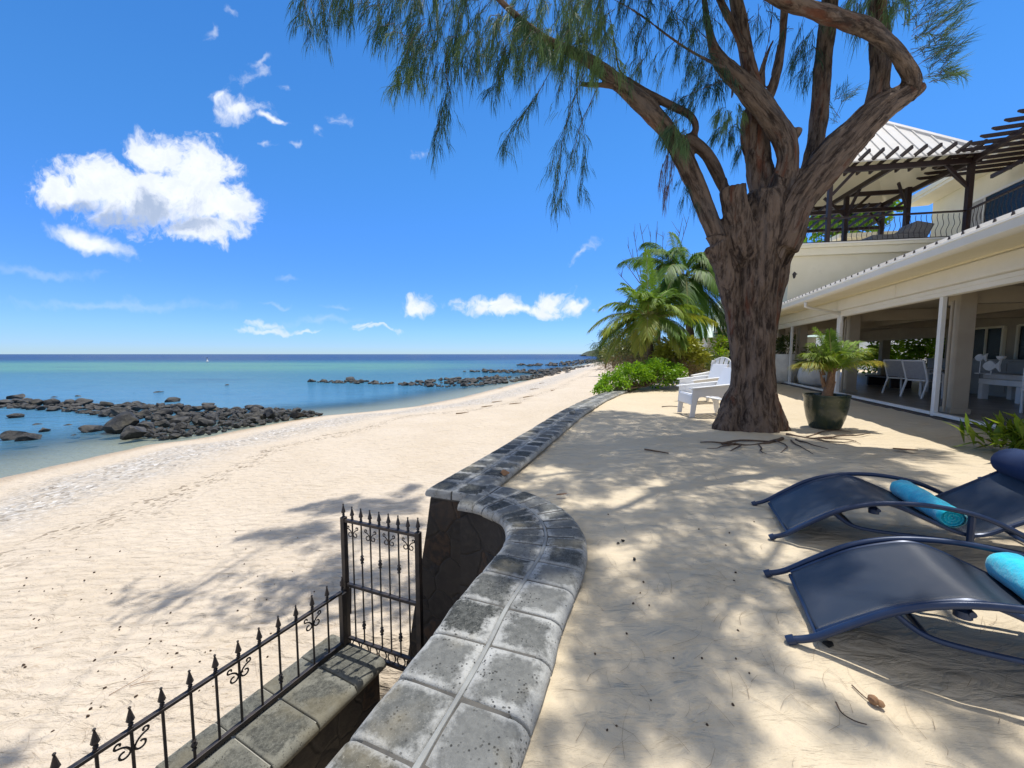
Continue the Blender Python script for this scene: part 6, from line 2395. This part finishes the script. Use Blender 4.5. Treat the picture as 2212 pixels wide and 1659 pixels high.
# farther casuarinas and the leafy tree behind the deck
def feather_tree(label, base, h, w, n, tone, lean=0.0, m='olive', L_=.9, W=.05, name='casuarina_tree', trunk=.18):
    t = thing(name, label, 'tree', tuple(base), None)
    mb = MB()
    base = Vector(base)
    top = base + Vector((lean * h, 0, h))
    mb.tube([base, base.lerp(top, .5) + Vector((-.1 * lean, 0, 0)), top], [trunk, trunk * .7, trunk * .15], 8)
    lv = Leaves()
    for k in range(26):
        q = .18 + .8 * random.random()
        p = base.lerp(top, q)
        a = random.uniform(0, 6.28)
        ln = w * (1.1 - .75 * abs(q - .35)) * random.uniform(.6, 1.1)
        e = p + Vector((math.cos(a) * ln + lean * ln, math.sin(a) * ln, ln * random.uniform(.1, .5)))
        mb.tube([p, p.lerp(e, .5) + UP * .12 * ln, e], [trunk * .3, trunk * .2, .01], 5)
        tt = tone + random.gauss(0, .15)
        for _ in range(n // 26):
            u = random.random() ** .7
            b = p.lerp(e, u) + rv() * .22 * w * .5
            d = (Vector((math.cos(a) * .6, math.sin(a) * .6, .1)) + rv() * .6 - UP * .3).normalized()
            lv.leaf(b, d, rv(), L_ * random.uniform(.5, 1.1), W, (min(1, max(0, tt + random.gauss(0, .12))), 0, 0, 1), .5)
    mb.build('trunk', M['twig'], t, smooth=True)
    lv.build('foliage', M[m], t)
    return t


for px, Yq, h, w, lab, tn, ln in ((1352, 42, 4.6, 2.1, 'feathery casuarina behind the palms at the top of the beach', .35, .0), (1326, 52, 5.2, 2.4, 'blue green casuarina farthest left, leaning out over the beach', .15, -.12), (1380, 34, 3.6, 1.6, 'low casuarina half hidden behind the shorter palm', .4, .05)):
    p = at(px, 775, Yq)
    feather_tree(lab, (p.x, p.y, -.6), h, w, 2600, tn, ln)
p = at(1309, 770, 75)
feather_tree('small dark casuarina at the far point of the beach', (p.x, p.y, -1.4), 4.0, 2.6, 1600, .1, -.15)
# bare twigs behind the taller palm
bt = thing('bare_tree', 'bare grey twigged tree standing up behind the taller palm', 'tree', (at(1420, 780, 24).x, 24, 0))
mb = MB()
b_ = Vector((at(1420, 780, 24).x, 24, 0))
mb.tube([b_, b_ + Vector((.1, 0, 3)), b_ + Vector((.1, 0, 5.5))], [.10, .07, .04], 6)
for px, py in ((1345, 560), (1355, 528), (1368, 500), (1382, 482), (1405, 500), (1420, 478), (1432, 500), (1475, 470), (1488, 468), (1335, 590)):
    e = at(px, py, 24)
    s_ = b_ + Vector((.1, 0, random.uniform(3.0, 5.2)))
    m_ = s_.lerp(e, .5) + Vector((random.uniform(-.3, .3), 0, -.25))
    mb.tube([s_, m_, e], [.035, .025, .010], 5)
    for _ in range(3):
        u = random.uniform(.4, .9)
        q = m_.lerp(e, u)
        mb.tube([q, q + Vector((random.uniform(-.5, .4), random.uniform(-.3, .3), random.uniform(.3, .9)))], [.014, .006], 4)
mb.build('branches', M['twig'], bt, smooth=True)
for px, py, Yq, r_, lab in ((1805, 465, 24, (2.6, 1.9, 2.5), 'broad leaved green tree behind the deck railing'),):
    c = at(px, py, Yq)
    t = thing('broadleaf_tree', lab, 'tree', (c.x, c.y, 0))
    lv = Leaves()
    for k in range(7):
        o_ = rv()
        blob(lv, c + Vector((o_.x * 1.0, o_.y * .8, o_.z * 1.0)), (r_[0] * .75, r_[1] * .75, r_[2] * .7), 520, .42, .26, .5, .1, seed=k)
    lv.build('foliage', M['bush'], t)
    mb = MB(); mb.tube([(c.x, c.y, 0), (c.x + .1, c.y, 3), (c.x, c.y, c.z)], [.22, .18, .08], 10)
    for k in range(8):
        e = c + rv() * 1.5
        mb.tube([(c.x, c.y, c.z - 1.2), Vector((c.x, c.y, c.z - .6)).lerp(e, .5), e], [.08, .05, .015], 5)
    mb.build('trunk', M['twig'], t, smooth=True)

# neighbours: a pale green roofed house and a garden wall
hp = at(1600, 760, 30)
hs_ = thing('green_roof_house', 'house with a pale green metal roof, glimpsed between the palms and the trunk', 'house', (hp.x, hp.y, 0))
mb = MB(); mb.hexa([(hp.x - 2.6, 30, 0), (hp.x + 5, 29, 0), (hp.x + 6, 36, 0), (hp.x - 1.6, 37, 0), (hp.x - 2.6, 30, 2.6), (hp.x + 5, 29, 2.6), (hp.x + 6, 36, 2.6), (hp.x - 1.6, 37, 2.6)]); mb.build('wall', M['creamwhite'], hs_)
mb = MB()
mb.add([(hp.x - 3.3, 29.2, 2.55), (hp.x + 5.6, 28.2, 2.55), (hp.x + 6.8, 36.8, 2.55), (hp.x - 2.4, 37.8, 2.55), (hp.x + .4, 33.4, 6.2), (hp.x + 3.2, 33, 6.2)], [(0, 1, 5, 4), (1, 2, 5), (2, 3, 4, 5), (3, 0, 4), (3, 2, 1, 0)])
mb.build('roof', M['teal'], hs_)
mb = MB(); mb.hexa([(hp.x - 1.9, 29.86, .9), (hp.x - .6, 29.69, .9), (hp.x - .6, 29.74, .9), (hp.x - 1.9, 29.91, .9), (hp.x - 1.9, 29.86, 2.0), (hp.x - .6, 29.69, 2.0), (hp.x - .6, 29.74, 2.0), (hp.x - 1.9, 29.91, 2.0)]); mb.build('window', M['glass'], hs_)
g0, g1 = at(1505, 783, 19), at(1575, 768, 17.5)
gwl = thing('garden_wall', 'pale grey garden wall sloping up behind the yellow shrub', 'wall', (g0.x, g0.y, 0))
mb = MB(); mb.hexa([(g0.x, g0.y, -.2), (g1.x, g1.y, -.2), (g1.x + .05, g1.y + .18, -.2), (g0.x + .05, g0.y + .18, -.2), (g0.x, g0.y, .95), (g1.x, g1.y, 1.45), (g1.x + .05, g1.y + .18, 1.45), (g0.x + .05, g0.y + .18, .95)]); mb.build('wall_panel', M['concrete'], gwl)

# greenery of the garden seen through the veranda
for i, (s_, d_, r_, lab, m, tn) in enumerate(((18.6, 7.6, (1.1, .7, 1.0), 'sunlit bright shrub seen through the veranda, left of the dining chairs', 'bush', .8), (15.2, 7.6, (1.1, .7, 1.15), 'sunlit broad leaved shrub seen through the veranda behind the dining chairs', 'bush', .7), (16.5, 9.6, (1.6, .7, 1.9), 'dark leafy shrub seen through the veranda behind the bright ones', 'olive', .05), (21.5, 8.2, (1.4, .9, .9), 'leafy shrub seen through the far end of the veranda', 'bush', .45), (13.4, 8.0, (.9, .7, 1.5), 'tall dark shrub beside the white post, seen through the veranda', 'olive', .15))):
    c = fv(s_, d_, .9 if r_[2] < 1 else 1.3)
    shrub('garden_shrub', lab, [(tuple(c), r_)], M[m], (c.x, c.y, .05), 900, .26, .13, tn, .2)
gb = fv(3.0, 12, 0)
bw = thing('boundary_wall', 'white garden boundary wall seen through the open veranda', 'wall', tuple(gb))
mb = MB(); fbox(mb, 2.7, 62, 11.4, 11.6, -.1, 3.4); mb.build('wall_panel', M['white'], bw)

# potted palm by the trunk
pc = gp(1781, 925)
pot = thing('green_pot', 'large dark green glazed pot beside the casuarina trunk', 'plant pot', tuple(pc))
pr = 49 / F * pc.y / 1.22
mb = MB(); mb.lathe([(pr * .62, 0), (pr * .70, .03), (pr * .86, .20), (pr * .97, .40), (pr * .99, .53), (pr * 1.03, .56), (pr * 1.03, .60), (pr * .95, .60), (pr * .93, .52), (.02, .50)], pc, 40); mb.build('vessel', M['potgreen'], pot, smooth=True, ang=60)
mb = MB(); mb.lathe([(pr * .925, .515), (pr * .5, .535), (.01, .54)], pc, 24); mb.build('soil', M['soil'], pot, smooth=True)
pp = thing('potted_palm', 'yellow green feather palm growing in the dark green pot', 'palm', (pc.x, pc.y, .54))
mb = MB()
t0, t1 = Vector((pc.x, pc.y, .53)), at(1797, 800, pc.y)
mb.tube([t0, t0.lerp(t1, .5) + Vector((.02, 0, 0)), t1], [.085, .065, .05], 10)
for k in range(9):
    a = random.uniform(0, 6.28)
    mb.tube([t0 + UP * .05 * k + Vector((.06 * math.cos(a), .06 * math.sin(a), 0)), t0 + UP * (.06 * k + .18) + Vector((.12 * math.cos(a), .12 * math.sin(a), 0))], [.03, .008], 5)
mb.build('stem', M['deadleaf'], pp, smooth=True)
lv, mr = Leaves(), MB()
for az, el, L_, dr, tn, al in ((172, 56, 1.20, .60, .6, .1), (181, 42, 1.15, .70, .55, .25), (158, 64, 1.15, .45, .6, .1), (189, 28, 1.05, .70, .5, .8), (100, 76, .95, .30, .5, .05), (78, 70, .95, .30, .5, .1), (122, 66, 1.0, .40, .55, .1), (6, 50, 1.25, .50, .9, .1), (-3, 40, 1.30, .58, .85, .25),
                               (12, 33, 1.30, .55, .8, .5), (22, 57, 1.1, .45, .8, .1), (-12, 25, 1.2, .65, .5, .95), (60, 60, 1.0, .40, .6, .1), (240, 58, .8, .60, .5, .2), (-62, 52, .8, .60, .55, .2), (212, 45, .9, .70, .5, .3), (170, 22, .95, .6, .35, .95)):
    a, e = R(az), R(min(84, el + 11))
    frond(lv, mr, t1 - UP * .05, (math.cos(a) * math.cos(e), math.sin(a) * math.cos(e), math.sin(e)), L_ * (.95 if el > 60 else .74), dr * .8, n=64, leaf=.34, W=.014, tone=tn, alt=al, vee=.4, rr_=.012, hang=.45)
lv.build('fronds', M['palm'], pp)
mr.build('rachis', M['rachis'], pp, smooth=True)


def white_pot(label, px, py, r_, h_, z=.05, plant=None):
    c = gp(px, py, z)
    t = thing('white_pot', label, 'plant pot', tuple(c), 'white pots on the veranda')
    mb = MB(); mb.lathe([(r_ * .72, 0), (r_ * .9, h_ * .12), (r_, h_ * .45), (r_ * .93, h_ * .85), (r_ * .86, h_), (r_ * .78, h_), (r_ * .76, h_ * .9), (.02, h_ * .88)], c, 28); mb.build('vessel', M['potwhite'], t, smooth=True, ang=60)
    if plant:
        p = thing('pot_plant', plant, 'plant', (c.x, c.y, c.z + h_ * .88))
        lv = Leaves()
        blob(lv, (c.x, c.y, c.z + h_ + .30), (.5, .5, .45), 420, .32, .07, .2, .3, seed=px)
        lv.build('foliage', M['olive'], p)
        mb = MB(); stems(mb, (c.x, c.y, c.z + h_ + .3), (.4, .4, .35), 8, base=(c.x, c.y, c.z + h_ * .88)); mb.build('stem', M['twig'], p, smooth=True)
    return c


white_pot('squat white pot on the veranda behind the potted palm', 1765, 833, .66, .78, plant='dark plant in the squat white pot behind the potted palm')
white_pot('tall white pot at the far end of the veranda, just right of the trunk', 1697, 826, .75, 1.25, plant='dark plant in the tall white pot just right of the trunk')

# strap leaved plant and its place at the right edge
sp_ = gp(2205, 985)
st = thing('strap_leaf_plant', 'glossy bright green strap leaved plant at the right edge above the head roll', 'plant', tuple(sp_))
lv = Leaves()
for k in range(260):
    a = random.uniform(0, 6.28)
    e = R(random.uniform(5, 80))
    p = sp_ + Vector((random.gauss(.12, .22), random.gauss(0, .2), random.uniform(.02, .26)))
    lv.leaf(p, (math.cos(a) * math.cos(e), math.sin(a) * math.cos(e), math.sin(e)), UP, random.uniform(.3, .52), random.uniform(.045, .075), (min(1, max(0, random.gauss(.45, .25))), max(0, random.gauss(.0, .25)), 0, 1), .3)
for (px, py), (qx, qy) in (((2185, 930), (2125, 895)), ((2190, 950), (2135, 958)), ((2195, 925), (2150, 915)), ((2200, 905), (2165, 885)), ((2190, 940), (2140, 935))):
    p, q = at(px, py, sp_.y - .1), at(qx, qy, sp_.y - .25)
    lv.leaf(p, q - p, UP, (q - p).length, .055, (.85, .1, 0, 1), .05)
lv.build('leaves', M['strap'], st)
mb = MB(); stems(mb, (sp_.x + .1, sp_.y, .25), (.2, .2, .3), 7, base=(sp_.x + .1, sp_.y, 0)); mb.build('stem', M['twig'], st)

# ------------------------------------------------------------------ small things on the sand
def cone_mesh():
    mb = MB()
    mb.lathe([(.2, -.5), (.42, -.35), (.5, 0), (.42, .35), (.15, .5)], (0, 0, 0), 8)
    o = mb.build('seed_cone', M['cone'], smooth=True)
    return o


cone0 = tag(cone_mesh(), 'small dark casuarina seed cone lying on the beach below the wall', 'seed cone', 'casuarina cones on the beach')
first = True


def z_beach(x, y):
    d = float(shore_dist([(x, y)])[0])
    t = min(max(d, 0) / 11, 1)
    return ZW + (ZB - ZW) * (1 - (1 - t) ** 1.6)


def bz(x, y):
    return z_beach(x, y) + .05 * noise.noise(Vector((x * .5, y * .5, 0))) + .03 * noise.noise(Vector((x * 1.9, y * 1.9, 3))) + .016 * noise.noise(Vector((x * 5.5, y * 5.5, 3)))


for k in range(150):
    if k < 105:
        px, py = random.uniform(40, 720), random.uniform(1240, 1600) if random.random() < .75 else random.uniform(1130, 1300)
        if px - 20 > 740 - (py - 1270) * 1.2 and py > 1270:
            continue
        g = gp(px, py, ZB)
        z = bz(g.x, g.y)
        lab, gr, sz = None, None, random.uniform(.010, .020)
    else:
        px, py = random.uniform(1280, 2000), random.uniform(1000, 1620)
        if px > 1640 and py > 1050:
            continue
        g = gp(px, py, 0)
        z = terrace_z(g.x, g.y)
        lab, gr, sz = 'small dark casuarina seed cone lying on the terrace sand', 'casuarina cones on the terrace', random.uniform(.006, .011)
    o = cone0 if first else cone0.copy()
    if not first:
        COL.objects.link(o)
    first = False
    o.location = (g.x, g.y, z + sz * .3)
    o.scale = (sz, sz, sz * 1.25)
    o.rotation_euler = (random.uniform(0, 3), random.uniform(0, 3), random.uniform(0, 6))
    if lab:
        o['label'], o['group'] = lab, gr
# fallen needles: thin dark threads on both sands
mb = MB()
for k in range(1100):
    if k % 2 == 0 and k > 600:
        continue
    if k % 2:
        px, py = random.uniform(-60, 900), random.triangular(1120, 1690, 1500)
        g = gp(px, py, ZB)
        if g.x > edge_x(g.y) - .75 or (g.y < 4.3 and g.x > -2.0 - .5 * (3.6 - g.y)):
            continue
        zf = bz
        far_ = g.y / 3
    else:
        px, py = random.uniform(1060, 2212), random.triangular(960, 1700, 1350)
        g = gp(px, py, 0)
        if g.x < edge_x(g.y) + .32:
            continue
        zf = terrace_z
        far_ = g.y / 2
    L_ = random.uniform(.05, .30)
    a = random.gauss(.5, .9)
    w = random.uniform(.0004, .0008) * min(2.2, max(1, far_))
    bend = random.uniform(-1.2, 1.2)
    P = []
    for i in range(5):
        t = i / 4
        P.append(Vector((g.x + math.cos(a + bend * t) * L_ * t, g.y + math.sin(a + bend * t) * L_ * t, 0)))
    vs = []
    for i, p in enumerate(P):
        n_ = Vector((-math.sin(a), math.cos(a), 0)) * w * (1 - .6 * i / 4)
        z = zf(p.x, p.y) + .006
        vs += [(p.x - n_.x, p.y - n_.y, z), (p.x + n_.x, p.y + n_.y, z)]
    mb.add(vs, [(2 * i, 2 * i + 1, 2 * i + 3, 2 * i + 2) for i in range(4)])
stuff(mb.build('needle_litter', M['litter']), 'scattered fallen casuarina needles on the sand', 'leaf litter')
# twigs with a life of their own
def twig(label, pxs, r0, cone=False, z=None, m='twig', name='fallen_twig', cat='twig'):
    P = [gp(a, b, 0 if z is None else z) for a, b in pxs]
    P = [Vector((p.x, p.y, (terrace_z(p.x, p.y) if z is None else bz(p.x, p.y)) + r0 + .004 + random.uniform(0, .008))) for p in P]
    t = thing(name, label, cat, tuple(P[0]))
    mb = MB()
    Q, Rr = smooth_chain(P, [r0 * (1 - .4 * k / (len(P) - 1)) for k in range(len(P))], 4)
    mb.tube(Q, Rr, 6)
    mb.build('stem', M[m], t, smooth=True)
    if cone:
        mb = MB(); mb.lathe([(.006, -.014), (.014, -.010), (.018, 0), (.013, .011), (.004, .015)], P[-1] + UP * .010, 9, axis=(1, .4, .2)); mb.lathe([(.004, -.010), (.011, -.006), (.013, 0), (.009, .009), (.003, .012)], P[-1] + Vector((.016, -.012, .006)), 9)
        mb.build('cone', M['deadleaf'], t, smooth=True)


twig('dry twig ending in a brown seed cone, in the front sand right of the wall', [(1840, 1482), (1858, 1500), (1872, 1512), (1886, 1520)], .0028, True)
twig('bare dry twig in the front sand just below the one with a cone', [(1805, 1524), (1818, 1542), (1845, 1558), (1872, 1566)], .003)
twig('short dark stick on the shaded sand between the wall and the trunk', [(1392, 976), (1420, 979), (1444, 982)], .012)
twig('dry brown stick on the sunlit sand left of the garden chairs', [(1430, 880), (1450, 879), (1478, 881)], .012)
twig('forked grey driftwood stick on the sand in front of the trunk', [(1560, 962), (1600, 955), (1660, 957)], .02)
for lab, pxs in (('bundle of reddish twigs on the beach beside the iron fence', [(235, 1502), (280, 1480), (330, 1450)]), ('short brown stick on the beach right of the reddish twig bundle', [(280, 1485), (310, 1478), (345, 1474)]), ('thin dark stick on the beach in the lower left', [(72, 1400), (82, 1399), (92, 1400)])):
    twig(lab, pxs, .003, z=ZB, m='deadleaf')
for k, (px, py) in enumerate(((1075, 802), (1110, 790), (1062, 845), (1040, 860), (985, 880), (1130, 838), (1100, 855), (1145, 815), (1165, 800), (1190, 822))):
    p0 = gp(px, py + 30, -2.0)
    L_ = random.uniform(.4, .9)
    a = random.uniform(-.5, .9)
    t = thing('driftwood', 'grey driftwood stick stranded on the far beach', 'driftwood', tuple(p0), 'driftwood on the far beach')
    mb = MB()
    q = [Vector((p0.x + math.cos(a) * L_ * u, p0.y + math.sin(a) * L_ * u, 0)) for u in (0, .4, 1)]
    q = [Vector((v.x, v.y, bz(v.x, v.y) + .02 + .02 * i)) for i, v in enumerate(q)]
    mb.tube(q, [.03, .028, .012], 6)
    mb.build('stick', M['litter'], t, smooth=True)
# dead leaf on the sand and the stone left on the coping
def deadleaf(label, px, py, L_, a, W=.35):
    g = gp(px, py)
    z = terrace_z(g.x, g.y) + .01
    mb = MB()
    rows = []
    for i in range(7):
        u = i / 6
        w = W * L_ * math.sin(math.pi * min(1, u * .92 + .04)) ** .8
        rows.append([Vector(((u - .5) * L_, s * w * .5, .02 + .05 * L_ * (s * s) + .10 * L_ * (u - .5) ** 2)) for s in (-1, -.5, 0, .5, 1)])
    mb.grid(rows)
    o = mb.build('dead_leaf', M['deadleaf'], smooth=True)
    o.location = (g.x, g.y, z)
    o.rotation_euler = (0, 0, a)
    return tag(o, label, 'leaf')


deadleaf('curled brown leaf on the sunlit sand between the pot and the far lounger', 1955, 977, .26, -.35)
deadleaf('brown leaf on the sand at the base of the near coping bend', 1213, 1077, .10, .3)
def pale(o, m):
    o.data = o.data.copy()
    o.data.materials.clear()
    o.data.materials.append(M[m])
    return o


g = gp(1090, 1041)
pale(put_rock(g.x, g.y, .09, .10, 'small brown stone left at the inner edge of the coping', k=4, name='stone'), 'deadleaf')
g = gp(1236, 903)
pale(put_rock(g.x, g.y, .12, .15, 'pale square stone sitting on the far coping', k=5, name='stone'), 'concrete')
g = at(1345, 838, 13.3)
put_rock(g.x, g.y, .12, .8, 'grey stone at the end of the sea wall under the green shrub', k=6, name='stone')
for px, py, s in ((1370, 1218, .03), (1335, 1175, .022), (1345, 1169, .03), (1790, 1399, .045)):
    g = gp(px, py)
    put_rock(g.x, g.y, terrace_z(g.x, g.y) + .01, s, {1218: 'small dark pebble on the sand midway between the bend and the loungers', 1175: 'smaller of two dark pebbles near the coping bend', 1169: 'larger of two dark pebbles near the coping bend', 1399: 'dark pebble beside the foot of the nearest lounger'}[py], name='pebble')
# far out: a buoy and a headland
b_ = at(448, 781, 190)
by = thing('buoy', 'tiny dark and white buoy far out on the sea', 'buoy', (b_.x, 190, ZW))
mb = MB(); mb.lathe([(.05, -.1), (.5, 0), (.55, .25), (.2, .5), (.12, 1.5), (.02, 1.6)], (b_.x, 190, ZW), 10); mb.build('float', M['white'], by, smooth=True)
mb = MB(); mb.box((b_.x, 190, ZW + 1.7), (.5, .1, .5)); mb.build('topmark', M['iron'], by)
mb = MB()
hp = [at(px, 765, 700) for px in (1268, 1290, 1330, 1400)]
rows = []
for i, (px, hh) in enumerate(((1266, 1), (1272, 5), (1282, 9), (1300, 12), (1330, 14), (1380, 15))):
    q = at(px, 765, 700)
    rows.append([Vector((q.x, 690, ZW - 1)), Vector((q.x, 700, ZW + hh * .6)), Vector((q.x + 4, 720, ZW + hh + random.uniform(-1, 1))), Vector((q.x, 760, ZW + hh)), Vector((q.x, 790, ZW - 1))])
mb.grid(rows)
struct(mb.build('headland_hill', M['olive_hill'] if 'olive_hill' in M else simple('hill scrub', (0.035, 0.05, 0.03), (0.06, 0.07, 0.04), .05, .9), smooth=True))
